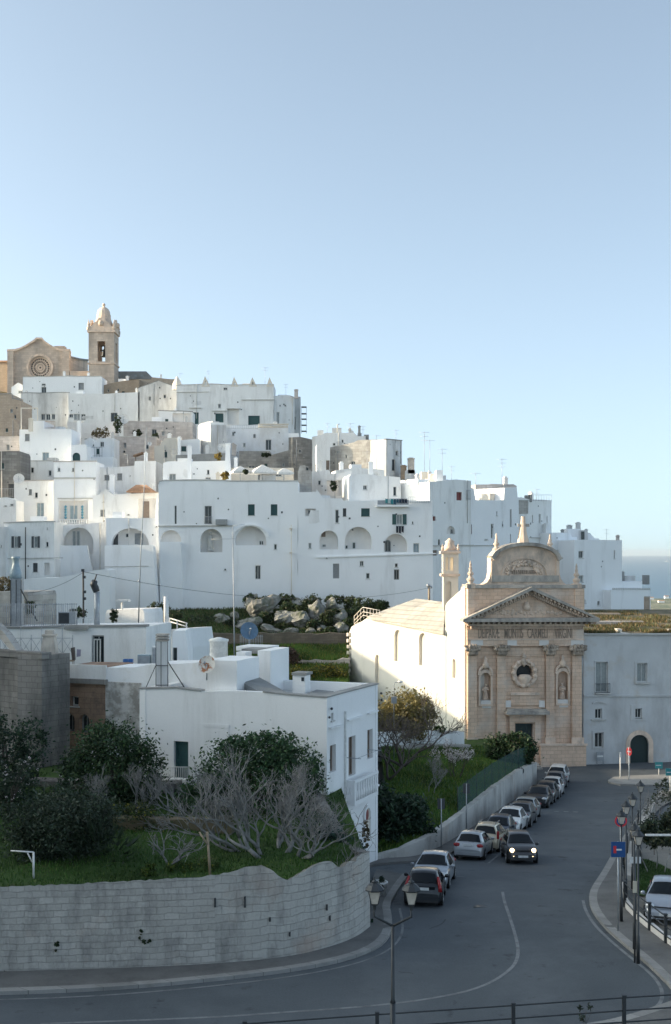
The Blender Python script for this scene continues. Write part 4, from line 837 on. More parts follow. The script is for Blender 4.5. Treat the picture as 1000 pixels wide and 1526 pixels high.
# niches with figures, oval window, panel, door case
for x0, y0, x1, y1 in ((125, 905, 205, 1114), (564, 896, 644, 1110)):
    pl_ = ca(x0, y0, x1, y1); inn = ca(x0 + 10, y0 + 19, x1 - 10, y1 - 11)
    f = cp(pl_, -.16, -.004, 'niche_frame', 'carv', [inn]); m = MB(); cxn = (x0 + x1) / 2
    for i in range(14):
        a = math.pi * i / 13; m.ball(W(cxn + 38 * math.cos(a), y0 + 30 - 46 * math.sin(a), -.14), .16, 6)
    m.lathe([(.02, -.4), (.3, -.2), (.35, .1), (.15, .4), (.22, .6), (.03, .9)], W(cxn, y0 - 22, -.15), 8); m.build('crest', M['carv'], f)
for x, yb, yt, lb, flip in ((165, 1078, 990, 'robed stone saint statue in the niche nearer the white nave', 1), (602, 1074, 984, 'robed stone saint statue in the niche beside the convent', -1)):
    q = W(x, yb, .3); h = W(x, yt, .3).z - q.z; s = h / 2.5; t = thing('statue', lb, 'statue', q, 'saints in the church niches')
    MB().box(q.x - .5, q.x + .5, q.y - .35, q.y + .3, q.z - .78, q.z - .02).build('pedestal', M['repair'], t)
    m = MB(); m.lathe([(.46 * s, 0), (.5 * s, .15 * s), (.4 * s, .6 * s), (.36 * s, 1.1 * s), (.3 * s, 1.5 * s), (.4 * s, 1.8 * s), (.38 * s, 1.98 * s), (.2 * s, 2.1 * s), (.1 * s, 2.16 * s)], q, 12, sy=.7)
    m.ball(q + Vector((.03 * flip, -.05, 2.34 * s)), .19 * s, 8, 0, 1.2)
    m.path([q + Vector((-.36 * s, -.05, 1.9 * s)), q + Vector((-.5 * s, -.2, 1.5 * s)), q + Vector((-.16 * s * flip, -.4, 1.35 * s))], [.13 * s, .11 * s, .08 * s], 6)
    m.path([q + Vector((.36 * s, -.05, 1.9 * s)), q + Vector((.48 * s, -.2, 1.55 * s)), q + Vector((.2 * s * flip, -.4, 1.7 * s))], [.13 * s, .11 * s, .08 * s], 6)
    m.path([q + Vector((-.3 * s, -.2, 1.5 * s)), q + Vector((.1 * s, -.36, .8 * s)), q + Vector((.3 * s, -.3, .1 * s))], [.06 * s, .1 * s, .06 * s], 5); m.build('robed_figure', M['carv'], t)
f = cp(el(386, 928, 66, 74, 28), -.2, -.004, 'window_frame', 'carv', [el(385, 925, 47, 47, 24)]); m = MB()
for i in range(26):
    a = 2 * math.pi * i / 26; m.ball(W(386 + 62 * math.cos(a), 928 - 72 * math.sin(a), -.24), .17 + .09 * (i % 2), 6)
m.lathe([(.02, -.75), (.35, -.5), (.55, -.1), (.75, .25), (.5, .55), (.02, .6)], W(388, 968, -.2), 10, sy=.5); m.lathe([(.02, -.5), (.3, -.2), (.12, .3), (.28, .5), (.03, .9)], W(384, 862, -.22), 8)
for s_ in (-1, 1): m.path([W(388 + s_ * 12, 998, -.25), W(388 + s_ * 42, 985, -.28), W(388 + s_ * 62, 955, -.25), W(388 + s_ * 50, 940, -.25)], [.08, .2, .18, .1], 6)
m.build('carved_scrolls', M['carv'], f)
cp(cr(278, 836, 500, 1070), -.1, -.003, 'centre_panel', 'carparo', [el(386, 928, 68, 76, 28)]); cp(cr(282, 780, 498, 832), -.12, -.003, 'upper_panel', 'carparo')
cp(cr(308, 1050, 466, 1108), -.2, -.102 + .098, 'door_panel'); cp(cr(304, 1036, 470, 1050), -.3, -.1 + .09, 'panel_moulding', 'carv')
for x0, x1 in ((275, 307), (467, 500)): cp(cr(x0, 1082, x1, 1120), -.22, -.006, 'repair_block', 'repair')
cp(cr(270, 1138, 514, 1156), -.95, -.004, 'door_hood', 'greystone'); cp(cr(280, 1128, 505, 1138.5), -.7, -.006, 'hood_moulding', 'greystone')
m = MB()
for i in range(16): m.prism(Fc, Fc.poly(cc(cr(286 + i * 14, 1156.5, 293 + i * 14, 1163))), (), -.75, -.02)
m.build('dentils', M['carv'], church)
cp([(300, 1440), (300, 1168), (476, 1168), (476, 1440)], -.24, -.007, 'door_case', 'carparo', [cr(326, 1205, 444, 1439)]); cp(cr(296, 1160, 480, 1172), -.34, -.245, 'door_lintel', 'carv')
for x0, x1 in ((118, 222), (555, 648)): cp(cr(x0, 780, x1, 820), -.08, -.003, 'side_panel', 'carparo')
for i in range(4): cp(cr(318 - i * 4, 1430 + i * 9, 452 + i * 4, 1440 + i * 9 + (60 if i == 3 else 0)), -1.1 - i * .35, -.56, 'door_step', 'greystone')
m = MB(); m.path([W(717, 1330, -.3), W(716, 900, -.3), W(716, 800, -.3)], .06, 6); m.build('drainpipe', M['zinc'], church)
# white nave and shoulder wall, lit by the sun
M['navewhite'] = surf('nave_lime_plaster', (.82, .79, .72), var=.03, sc=.35, dirt=(.55, .5, .43), damt=.35, dlo=.55, dhi=.8, dsc=.5, vert=.14, bump=.25, bsc=3.)
M['rooftile'] = blocks('pale_stone_roof_tiles', (.58, .55, .49), (.51, .48, .43), (.34, .32, .28), .9, .42, ang=1.85, gap=.035, dirt=(.25, .235, .21), damt=.5, bump=1.)
Fs1 = Face(664, 121.2, 692.5, 117.2)
sh = [(664, 1230), (664, 902), (668, 896), (676, 889), (686, 880), (692.3, 872), (692.3, 1230)]
hs = [arch(*Fs1.rect(674, 1010, 679, 982))]
m = MB(); m.prism(Fs1, Fs1.poly(sh), hs, 0, .35); m.build('shoulder_wall', M['navewhite'], church); MB().prism(Fs1, Fs1.poly(sh), (), .36, 4).build('shoulder_core', M['navewhite'], church)
MB().prism(Fs1, hs[0], (), .32, .359).build('window', M['cream'], church)
Fn = Face(540, 135, 664, 121)
nv = [(540, 1160), (540, 925.5), (551, 918), (600, 927.5), (664, 941), (664, 1240)]
ho = [arch(*Fn.rect(587.5, 985, 598, 939)), arch(*Fn.rect(624, 991.5, 636, 944)), arch(*Fn.rect(559, 1018, 565, 976))]
m = MB(); m.prism(Fn, Fn.poly(nv), ho, 0, .4); m.build('nave_wall', M['navewhite'], church); MB().prism(Fn, Fn.poly(nv), (), .41, 9).build('nave_core', M['navewhite'], church)
for h in ho: MB().prism(Fn, h, (), .3, .409).build('blind_window', M['cream'], church)
Fe = Face(521, 139, 540.2, 134.95); ap = [(521, 1160), (521, 941), (524, 934), (532, 929), (540.2, 925.3), (540.2, 1160)]
MB().prism(Fe, Fe.poly(ap), (), 0, 6).build('apse_wall', M['navewhite'], church)
m = MB()
for i in range(7): m.prism(Fe, Fe.poly([(520.8, 948 + i * 9), (523, 948 + i * 9), (523, 943 + i * 9), (520.8, 943 + i * 9)]), (), -.35, -.004)
m.build('toothing_stones', M['cream'], church)
a, b_, c_, d_ = P(551, 917.3, 133.4), P(664.2, 940.2, 120.9), P(664.5, 897.5, 126), P(620, 892, 132.5)
for v in (a, b_): v += Vector((-.25, -.12, -.05))
e = d_ + Vector((8, 2.2, -3.2)); f_ = c_ + Vector((9, 2.2, -3.2)); g_ = a + Vector((7, 4.5, -.2))
m = MB(); lo = Vector((0, 0, -.35)); m.add([a, b_, c_, d_, e, f_, g_] + [a + lo, b_ + lo], [(0, 1, 2, 3), (3, 2, 5, 4), (0, 3, 4, 6), (7, 8, 1, 0)]); m.build('nave_roof', M['rooftile'], church)
m = MB()
for y in (0, -.5, -1.0 + .1): m.path([P(528, 930, 136) + Vector((0, 0, -.2 + 1.1 + y)), P(541, 907.5 + 9.5, 134.4) + Vector((0, 0, 1.1 + y - .2)), P(566, 922, 131.6) + Vector((0, 0, 1.1 + y - .2))], .045, 5)
for t in range(9):
    q = P(528 + t * 4.75, 930 - min(t, 3) * 4.2 + max(0, t - 3) * .9, 136 - t * .48); m.path([q + Vector((0, 0, -.3)), q + Vector((0, 0, .95))], .04, 5)
m.build('roof_railing', M['cream'], church)
# bell turret
dT = 124.5; k = FP / dT; c = P(671.5, 900, dT); w = 12.3 / k
tur = thing('bell_turret', 'slim cream bell turret with twin arched slots on the nave roof', 'bell turret', (c.x, c.y, c.z - 2))
Ft_ = Face(659.5, dT, 683.5, dT)
m = MB(); m.prism(Ft_, Ft_.poly([(661, 930), (683, 930), (683, 856), (661, 856)]), [arch(*Ft_.rect(665.5, 896, 672.5, 866))], 0, .3); m.prism(Ft_, Ft_.poly([(661, 930), (683, 930), (683, 856), (661, 856)]), (), .301, 1.6); m.build('lower_stage', M['cream'], tur)
m = MB(); up = [(660.5, 855), (683.5, 855), (683.5, 822), (660.5, 822)]; m.prism(Ft_, Ft_.poly(up), [arch(*Ft_.rect(664, 850, 668, 830)), arch(*Ft_.rect(671, 850, 675.5, 830))], 0, .35); m.prism(Ft_, Ft_.poly(up), (), .9, 1.6); m.prism(Ft_, Ft_.poly([(676.5, 855), (683.5, 855), (683.5, 822), (676.5, 822)]), (), .351, .899); m.build('upper_stage', M['cream'], tur)
m = MB(); 
for y, o_ in ((857, .12), (823, .18)): m.box(c.x - w - o_, c.x + w + o_, c.y - o_, c.y + 1.6 + o_, Z(y, dT) - .12, Z(y, dT) + .13)
m.lathe([(.75, 0), (.7, .3), (.45, .7), (.5, .95), (.3, 1.1), (.12, 1.3)], (c.x, c.y + .8, Z(822, dT) + .1), 8)
for sx_ in (-1, 1): m.lathe([(.12, 0), (.16, .2), (.03, .7)], (c.x + sx_ * (w - .05), c.y + .1, Z(822, dT) + .1), 6)
m.build('cornice', M['carv'], tur)
t = thing('utility_pole', 'wooden pole with a lamp behind the nave roof ridge', 'pole', P(639.5, 900, 143)); m = MB(); m.path([P(639.5, 905, 143), P(639.5, 872, 143)], .13, 6); m.build('pole', M['wood'], t); m = MB(); m.box(X(637, 143), X(643, 143), 142.9, 143.1, Z(877, 143), Z(875, 143)); m.ball(P(638, 872.5, 143), .22, 6); m.ball(P(642, 875, 143), .18, 6); m.build('insulator', M['zinc'], t)

# ------------------------------------------------------------------ grey convent beside the church
Fv = Face(869.5, 118.8, 1090, 121.5)
conv = thing('convent', 'long grey plastered convent wing with arched dark green doorway', 'building', Fv.pt(Fv.L / 2, -6.2))
def vv(x, y): return (850 + x / 5.453, 900 + y / 5.453)
def vh(st, x0, y0, x1, y1): a = vv(x0, y0); b = vv(x1, y1); return (st, a[0], a[1], b[0], b[1])
vholes = [vh('c', 205, 470, 305, 720), vh('c', 541, 480, 624, 636), vh('d', 201, 850, 258, 936), vh('d', 526, 848, 580, 930), vh('d', 197, 1044, 268, 1170), vh('A', 484, 1062, 638, 1372)]
tp = jitter(Fv.poly([(869.5, 944), (920, 944.5), (990, 945.5), (1090, 945)]), .05)
outer = [(0, -8.)] + tp + [(Fv.L, -8.)]
ops = openings(Fv, vholes); m = MB(); m.prism(Fv, outer, ops, 0, .6); m.build('wall', M['convent'], conv); MB().prism(Fv, outer, (), .601, 3.).build('wall_core', M['convent'], conv)
PANES['A'] = 'doorgreen'; fit(conv, Fv, vholes); PANES['A'] = 'green'
def vp(poly, k0, k1, name, mat, holes=()): return MB().prism(Fv, Fv.poly([vv(*p) for p in poly]), [Fv.poly([vv(*p) for p in h]) for h in holes], k0, k1).build(name, M[mat], conv)
for x0, y0, x1, y1, wd in ((541, 480, 624, 640, 16), (197, 1044, 268, 1172, 20), (526, 848, 580, 930, 34), (205, 470, 305, 722, 9)): vp(cr(x0 - wd, y0 - wd * .8, x1 + wd, y1 + wd * .5), -.07, -.006, 'window_surround', 'convent', [cr(x0, y0, x1, y1)])
vp(ca(452, 1026, 672, 1380), -.08, -.006, 'door_surround', 'carv', [ca(484, 1062, 638, 1372)]); vp(cr(108, 738, 1400, 752), -.16, -.006, 'string_course', 'convent'); vp(cr(104, 238, 1400, 250), -.25, -.006, 'cornice', 'palelab')
vp([(178, 812), (178, 802), (205, 790), (250, 790), (292, 803), (292, 813), (250, 800), (205, 800)], -.15, -.006, 'window_hood', 'convent'); vp(cr(520, 636, 645, 648), -.3, -.006, 'sill', 'palelab'); vp(cr(170, 938, 285, 946), -.2, -.006, 'sill', 'palelab')
m = MB(); a = Fv.rect(*vv(200, 720), *vv(312, 645))
for i in range(15): m.path([Fv.pt(a[0] + (a[1] - a[0]) * i / 14, a[2], -.35), Fv.pt(a[0] + (a[1] - a[0]) * i / 14, a[3], -.35)], .014, 4)
for zz in (a[2], a[3]): m.path([Fv.pt(a[0], zz, -.005), Fv.pt(a[0], zz, -.35), Fv.pt(a[1], zz, -.35), Fv.pt(a[1], zz, -.005)], .022, 4)
m.build('balcony_railing', M['iron'], conv); vp(cr(195, 720, 318, 730), -.45, -.006, 'balcony_slab', 'palelab')
t = thing('noticeboard', 'small grey metal noticeboard on legs against the convent wall', 'noticeboard', Fv.pt(Fv.uz(*vv(240, 1350))[0], -5.95, -.4)); u0, u1, z0, z1 = Fv.rect(*vv(212, 1275), *vv(270, 1200), -.4)
m = MB(); m.prism(Fv, rc(u0, u1, z0, z1), (), -.45, -.38); m.prism(Fv, rc(u0 + .05, u1 - .05, z0 + (z1 - z0) * .42, z0 + (z1 - z0) * .6), (), -.47, -.452, mi=1); m.build('panel', [M['zinc'], M['post']], t)
for u in (u0 + .05, u1 - .05): m = MB(); m.path([Fv.pt(u, -6.1, -.41), Fv.pt(u, z1, -.41)], .04, 5); m.build('leg', M['zinc'], t)
# its overgrown roofs
def flat(p, name, mat, par, th=.3): m = MB(); n = len(p); m.add(list(p) + [v - Vector((0, 0, th)) for v in p], [tuple(range(n))] + [(i, (i + 1) % n, n + (i + 1) % n, n + i) for i in range(n)]); return m.build(name, M[mat], par)
zc = 6.95
flat([Fv.pt(0, zc - .05, .62), Fv.pt(Fv.L, zc - .05, .62), Vector((46, 165, zc + .25)), Vector((29, 165, zc + .25)), Vector((26, 132, zc))], 'roof', 'earth', conv)
for x0, y0, x1, y1, d, mt in ((878, 914, 925, 924, 150, 'tan'), (926, 919, 1010, 927, 152, 'pinkstone'), (945, 926, 1010, 931, 140, 'orange'), (890, 940, 898, 944.5, 121.5, 'cream'), (920, 937.5, 927, 944, 121.5, 'cream'), (996, 938, 1004, 945, 122, 'cream'), (873, 926, 960, 930, 135, 'pinkstone'), (930, 913, 1010, 917, 160, 'tile')): block(conv, x0, y0, x1, y1, d, 1.2, 'roof_wall', mt)
# ------------------------------------------------------------------ ground, road, pavements
import numpy as np
def struct(o): o['kind'] = 'structure'; return o
M['asphalt'] = surf('asphalt', (.094, .107, .118), rough=.8, var=.16, sc=.16, dirt=(.125, .137, .147), damt=.7, dlo=.45, dhi=.7, dsc=.35, vert=1, bump=.25, bsc=40., fine=.25, second=((.035, .037, .04), .9, .62, .7, .7))
M['pave'] = surf('pavement', (.17, .168, .162), var=.12, sc=.5, dirt=(.085, .085, .083), damt=.7, dlo=.45, dhi=.72, dsc=.8, vert=1, bump=.3, bsc=14., fine=.15)
M['kerb'] = blocks('kerb_stone', (.34, .335, .32), (.28, .275, .265), (.12, .12, .115), .9, 3., ang=.9, gap=.012, dirt=(.14, .14, .13), damt=.6, vert=1, bump=.3)
M['line'] = surf('worn_road_paint', (.21, .22, .225), rough=.7, var=.1, dirt=(.09, .095, .1), damt=.85, dlo=.45, dhi=.66, dsc=1.6, vert=1, bump=0)
M['grasssoil'] = surf('grass_ground', (.045, .09, .02), var=.3, sc=.5, dirt=(.07, .055, .03), damt=.6, dlo=.55, dhi=.72, dsc=.6, vert=1, bump=.8, bsc=6., fine=.3)
M['field'] = surf('meadow_ground', (.05, .085, .02), var=.3, sc=.35, dirt=(.09, .075, .04), damt=.5, dlo=.52, dhi=.7, dsc=.4, vert=1, bump=.8, bsc=5., fine=.3)
M['gravel'] = surf('pale_gravel', (.21, .2, .18), var=.15, sc=.7, dirt=(.1, .1, .09), damt=.6, dsc=.5, vert=1, bump=.5, bsc=25., fine=.3)
ys = [26 + i * 1.5 for i in range(66)]
xs = [-95, -60, -40, -25] + [-16 + i * 2 for i in range(24)] + [40, 60]
struct(MB().sheet([[Vector((x, y, rz(y))) for x in xs] for y in ys]).build('road', M['asphalt']))
def resample(pts, n):
    L = [0]
    for a, b in zip(pts, pts[1:]): L.append(L[-1] + (b - a).length)
    out = []; j = 0
    for i in range(n):
        t = L[-1] * i / (n - 1)
        while j < len(L) - 2 and L[j + 1] < t: j += 1
        f = (t - L[j]) / max(1e-9, L[j + 1] - L[j]); out.append(pts[j].lerp(pts[j + 1], min(1, f)))
    return out
def smooth(pts, it=2):
    for _ in range(it):
        q = [pts[0]]
        for a, b in zip(pts, pts[1:]): q += [a.lerp(b, .25), a.lerp(b, .75)]
        pts = q + [pts[-1]]
    return pts
def gp(px): return [G(*p) for p in px]
def onroad(v, dz): return Vector((v.x, v.y, rz(v.y) + dz))
def strip(name, inner, outer, dz, mat, n=60, side=None, rows=3):
    a, b = resample(inner, n), resample(outer, n)
    m = MB().sheet([[onroad(a[i].lerp(b[i], k / rows), dz) for k in range(rows + 1)] for i in range(n)])
    if side is not None: m.sheet([[onroad(b[i], dz), onroad(b[i], side)] for i in range(n)])
    return struct(m.build(name, M[mat]))
def offset(pts, d):
    out = []
    for i, p in enumerate(pts):
        t = pts[min(i + 1, len(pts) - 1)] - pts[max(0, i - 1)]; t = Vector((t.x, t.y, 0)).normalized(); out.append(p + Vector((-t.y, t.x, 0)) * d)
    return out
def ribbon(name, px, w, dz, mat='line', pts=None):
    p = resample(smooth(pts or gp(px), 2), max(8, int(len(px or pts) * 6))); return struct(MB().sheet([[onroad(a, dz), onroad(b, dz)] for a, b in zip(offset(p, w / 2), offset(p, -w / 2))]).build(name, M[mat]))
WB = [(-330, 1458), (-120, 1456), (0, 1453), (150, 1449), (300, 1443), (430, 1432), (500, 1414), (535, 1399), (552, 1385)]    # foot of the garden wall
kerb_l = smooth(gp([(-330, 1490), (-60, 1485), (100, 1480), (200, 1474), (320, 1463), (430, 1450), (500, 1437), (545, 1424), (572, 1409), (585, 1390), (584, 1368), (580, 1352), (590, 1334), (601, 1317), (610, 1306)]), 2)
inner_l = gp(WB) + gp([(555, 1360), (556, 1330), (558, 1312), (563, 1300)])
inner_l = [v + Vector((-.05, .25, 0)) for v in inner_l]
kin = offset(kerb_l, .34)
strip('pavement', inner_l, kin, .128, 'pave'); strip('kerb', kin, kerb_l, .132, 'kerb', side=-.02)
ribbon('gutter_line', None, .10, .006, 'line', offset(kerb_l[6:-14], -.42))
kerb_r = smooth(gp([(985, 1180), (960, 1205), (935, 1240), (910, 1279), (897, 1303), (881, 1326), (877, 1342), (882, 1361), (901, 1385), (924, 1405), (944, 1422), (969, 1443), (991, 1465), (1007, 1480), (1008, 1491), (1000, 1499), (979, 1504), (944, 1516), (910, 1525), (840, 1540), (600, 1590), (300, 1640)]), 2)
inr = gp([(1030, 1180), (985, 1205), (955, 1240), (935, 1279), (926, 1303), (924, 1330), (925, 1344), (933, 1360), (946, 1373), (968, 1391), (992, 1410), (1040, 1440), (1100, 1470), (1130, 1490), (1120, 1510), (1060, 1530), (1000, 1545), (930, 1560), (800, 1590), (560, 1640), (260, 1690)])
kir = offset(kerb_r, -.34); kir = offset(kerb_r, .34) if (kir[40] - inr[9]).length > (offset(kerb_r, .34)[40] - inr[9]).length else kir
strip('pavement', inr, kir, .128, 'pave', 90); strip('kerb', kir, kerb_r, .132, 'kerb', 90, side=-.02)
ribbon('edge_line', [(869, 1342), (872, 1356), (885, 1378), (906, 1399), (937, 1425), (969, 1450), (984, 1468), (988, 1484), (983, 1498), (962, 1510), (923, 1518), (840, 1532)], .13, .006)
ribbon('centre_line', [(749, 1329), (751, 1342), (758, 1362), (767, 1390), (773, 1415), (770, 1434), (757, 1448), (735, 1463), (700, 1477), (650, 1487), (591, 1495.5), (510, 1503), (419, 1509), (340, 1515), (200, 1521), (60, 1526)], .13, .007)
ribbon('bay_line', [(742, 1275), (728, 1286.5)], .12, .006); ribbon('dash_line', [(680, 1306), (692, 1307)], .1, .006)
for i in range(3): ribbon('dash_line', [(826 + i * 14, 1209 + i * .4), (833 + i * 14, 1209.4 + i * .4)], .35, .006)
M['patch'] = surf('asphalt_repair', (.066, .073, .08), var=.15, sc=.8, dirt=(.08, .083, .088), damt=.6, vert=1, bump=.3, bsc=40., fine=.25)
def road_patch(name, px): v = [onroad(G(x, y), .0045) for x, y in px]; m = MB(); m.add(v, tessellate_polygon([[Vector((p.x, p.y, 0)) for p in v]])); return struct(m.build(name, M['patch']))
road_patch('road_repair', [(742, 1226), (752, 1222), (790, 1222), (783, 1227)])
for c_ in ([(594, 1448), (600, 1449.5), (608, 1449), (616, 1451)], [(640, 1384), (652, 1380), (660, 1376), (664, 1370)], [(597, 1384), (604, 1383), (612, 1384)]): ribbon('road_crack', c_, .05, .005, 'patch')
q = G(716, 1352); m = MB(); m.lathe([(.31, .003), (.31, .007)], (q.x, q.y, rz(q.y)), 20); o = m.build('manhole_cover', M['iron']); tag(o, 'dark round manhole cover in the road before the bend', 'manhole cover')
# pavement along the retaining wall across the side road
RWB = [(540, 1290), (563, 1283), (600, 1281), (620, 1279), (640, 1272), (659, 1263), (695, 1241), (725, 1222), (752, 1203), (786, 1181), (800, 1172)]
rwb = [v for v in smooth(gp(RWB), 1)]
ko = smooth(gp([(540, 1296), (566, 1289), (605, 1287), (640, 1285), (668, 1277), (680, 1268), (708, 1247), (735, 1228), (760, 1209), (792, 1184), (806, 1174)]), 1)
strip('pavement', rwb, ko, .13, 'pave', 40, side=-.02)
# far traffic island
isl = [G(x, y) for x, y in ((906, 1165), (915, 1160), (940, 1158), (1000, 1156), (1060, 1156), (1060, 1174), (1000, 1172), (960, 1172), (925, 1171), (908, 1168))]
m = MB(); n = len(isl); up = [onroad(v, .15) for v in isl]; m.add(up + [onroad(v, -.02) for v in isl], [tuple(range(n))] + [(i, (i + 1) % n, n + (i + 1) % n, n + i) for i in range(n)]); struct(m.build('traffic_island', M['kerb']))
def poly_ground(name, px, dz, mat):
    v = [onroad(G(x, y), dz) for x, y in px]; m = MB(); m.add(v, tessellate_polygon([[Vector((p.x, p.y, 0)) for p in v]])); return struct(m.build(name, M[mat]))
def patch(name, rows, mat): return struct(MB().sheet(rows).build(name, M[mat]))
# east side: track, verge and parking ground
def eastz(x, y): return rz(y) + .05
patch('parking_ground', [[onroad(v, .10) for v in (G(ix, iy), G(ix + 60, iy), G(ix + 200, iy))] for ix, iy in ((948, 1240), (942, 1262), (936, 1285), (931, 1310), (931, 1345), (938, 1362), (950, 1374), (972, 1392), (996, 1411), (1044, 1440), (1104, 1470), (1134, 1490))], 'gravel')
poly_ground('path', [(945, 1262), (1080, 1262), (1080, 1330), (1010, 1306), (985, 1292), (960, 1284), (945, 1283)], .16, 'gravel')
poly_ground('grass_verge', [(946, 1285), (962, 1285), (985, 1293), (1010, 1308), (1050, 1330), (1050, 1345), (970, 1342), (945, 1338)], .18, 'grasssoil')
# raised garden behind the curved wall
wall_foot = resample(gp(WB), 50)
def gz(x, y): return 2.45 + .055 * (y - 45) + .12 * math.sin(x * .7) * math.cos(y * .6)
rows = []
gl = []
for i, v in enumerate(wall_foot):
    st = v + Vector((.0 if i < 40 else -.2, .35, 0)); ex = Vector((min(-.6, v.x) if v.x > -12 else v.x, 71, 0)); rows.append([Vector((p.x, p.y, gz(p.x, p.y))) for p in [st.lerp(ex, k / 14) for k in range(15)]])
patch('garden', rows, 'grasssoil')
# terraced land up to the town wall
def fz(x, y):
    pts = ((0, 3.2), (80, 3.2), (112, 1.7), (128, .9), (136.4, 2.2), (137.2, 2.9), (144.4, 3.75), (145.5, 5.0), (157, 8.0), (400, 8.0))
    for (a, za), (b_, zb) in zip(pts, pts[1:]):
        if a <= y < b_: return za + (zb - za) * (y - a) / (b_ - a)
    return 8.
def redge(y):
    for (a, xa), (b, xb) in zip(((60, -.8), (66, 1.5), (75, 1.6), (100, 1.2), (117, 1.25), (132, 1.4), (150, 1.6), (154.5, 1.7), (155.5, 6.5), (160, 7)), ((66, 1.5), (75, 1.6), (100, 1.2), (117, 1.25), (132, 1.4), (150, 1.6), (154.5, 1.7), (155.5, 6.5), (160, 7), (400, 7))):
        if a <= y < b: return xa + (xb - xa) * (y - a) / (b - a)
    return 4
fy = [66, 72, 80, 90, 100, 110, 116, 122, 128, 130, 133, 136.4, 137.2, 139, 143, 144.5, 145.5, 147, 149, 151, 153, 154.4, 155.6, 158, 162]
rows = []
for y in fy:
    r = redge(y); row = [Vector((x, y, fz(x, y) + .08 * math.sin(x * 1.1 + y) if x > -60 else fz(x, y) + max(0, (-60 - x)) * .2)) for x in [-140, -100, -75, -60, -45, -35, -28, -22, -17, -13, -10, -7, -4, -1, 1] if x < r - .5]; 
    while len(row) < 15: row.append(Vector((row[-1].x + (r - row[-1].x) * .6, y, row[-1].z)))
    row.append(Vector((r, y, fz(r, y)))); row.append(Vector((r + .05, y, -8))); rows.append(row)
patch('terraced_field', rows, 'field')
# the town's hill, the plain and the sea
hxs = [-220, -150, -110, -80, -60, -45, -30, -15, 0, 10, 20, 25, 35, 45, 60, 85]
rows = [[Vector((x, y, hz(x, y) - .4 + (max(0, -60 - x) * .15))) for x in hxs] for y in (157.5, 162, 170, 180, 190, 200, 215, 230, 250, 275, 300, 330)]
rows.append([Vector((x, 420, -10)) for x in hxs]); patch('hill', rows, 'earth')
M['plain'] = surf('coastal_plain', (.15, .16, .10), var=.4, sc=.004, dirt=(.36, .31, .22), damt=.9, dlo=.5, dhi=.62, dsc=.012, vert=1, bump=0, fine=0, second=((.06, .09, .04), .02, .5, .6, .8))
SEA = -190.
yy = [-30, 22, 60, 125, 200, 330, 420, 700, 1200, 2000, 3000, 3900, 4600, 5300, 5700]; zz = [-7, -7, -7.4, -7.2, -8, -12, -22, -50, -95, -140, -172, -183, -187, -189, -195]
rows = [[Vector((k * (260 + max(0, y) * .9), y, z)) for k in (-1, -.75, -.5, -.3, -.15, 0, .15, .3, .5, .75, 1)] for y, z in zip(yy, zz)]
patch('ground', rows, 'plain')
m, nt, b = newmat('sea_water'); M['sea'] = m
b.inputs['Base Color'].default_value = (.012, .075, .13, 1); b.inputs['Roughness'].default_value = .35; b.inputs['Specular IOR Level'].default_value = .35
pos = nd(nt, 'ShaderNodeNewGeometry').outputs['Position']; nb = noise(nt, scaled(nt, pos, (.002, .01, 1)), 3., 4); bp = nd(nt, 'ShaderNodeBump'); bp.inputs['Strength'].default_value = .3; nt.links.new(nb, bp.inputs['Height']); nt.links.new(bp.outputs[0], b.inputs['Normal'])
patch('sea', [[Vector((k * y * .9, y, SEA)) for k in (-1, -.5, 0, .25, .5, 1)] for y in (5000, 8000, 14000, 25000, 45000, 70000)], 'sea')
# pale farm houses on the plain, and a ship far out
for x, y, w, lb in ((986, 898, 9, 'white farm house shining on the hazy coastal plain'), (972, 893, 5, 'small pale house near the coast on the plain'), (994, 891, 6, 'pale low house at the edge of the coastal plain')):
    d = 3300 if y > 896 else 4200; lo, hi = 2000., 5200.
    def pz(d):
        for (a, za), (b_, zb_) in zip(zip(yy, zz), zip(yy[1:], zz[1:])):
            if a <= d <= b_: return za + (zb_ - za) * (d - a) / (b_ - a)
    for _ in range(40):
        md = (lo + hi) / 2
        if Z(y, md) > pz(md): lo = md
        else: hi = md
    k = lo / FP; c = P(x, y, lo); t = thing('farm_house', lb, 'house', c, 'farm houses on the plain'); m = MB(); w_ = w * k / 2
    m.box(c.x - w_, c.x + w_, c.y, c.y + 14, c.z - 3, c.z + 2.4 * k); m.build('wall', M['white'], t); m = MB(); m.add([Vector((c.x + a_ * w_ * 1.05, c.y + b_, c.z + 2.4 * k + h_)) for a_, b_, h_ in ((-1, -1, .02), (1, -1, .02), (1, 15, .02), (-1, 15, .02), (-1, 7, 3), (1, 7, 3))], [(0, 1, 5, 4), (3, 2, 5, 4), (0, 4, 3), (1, 2, 5)]); m.build('roof', M['tile'], t)
d = 26000; c = Vector((X(994, d), d, SEA)); k = d / FP; t = thing('ship', 'tiny white ship far out on the sea', 'ship', c); m = MB(); m.box(c.x - 3 * k, c.x + 3 * k, d, d + 40, SEA - 4, SEA + .7 * k); m.build('hull', M['post'], t); m = MB(); m.box(c.x - .5 * k, c.x + 1.6 * k, d + 5, d + 30, SEA + .7 * k, SEA + 1.6 * k); m.build('superstructure', M['post'], t)

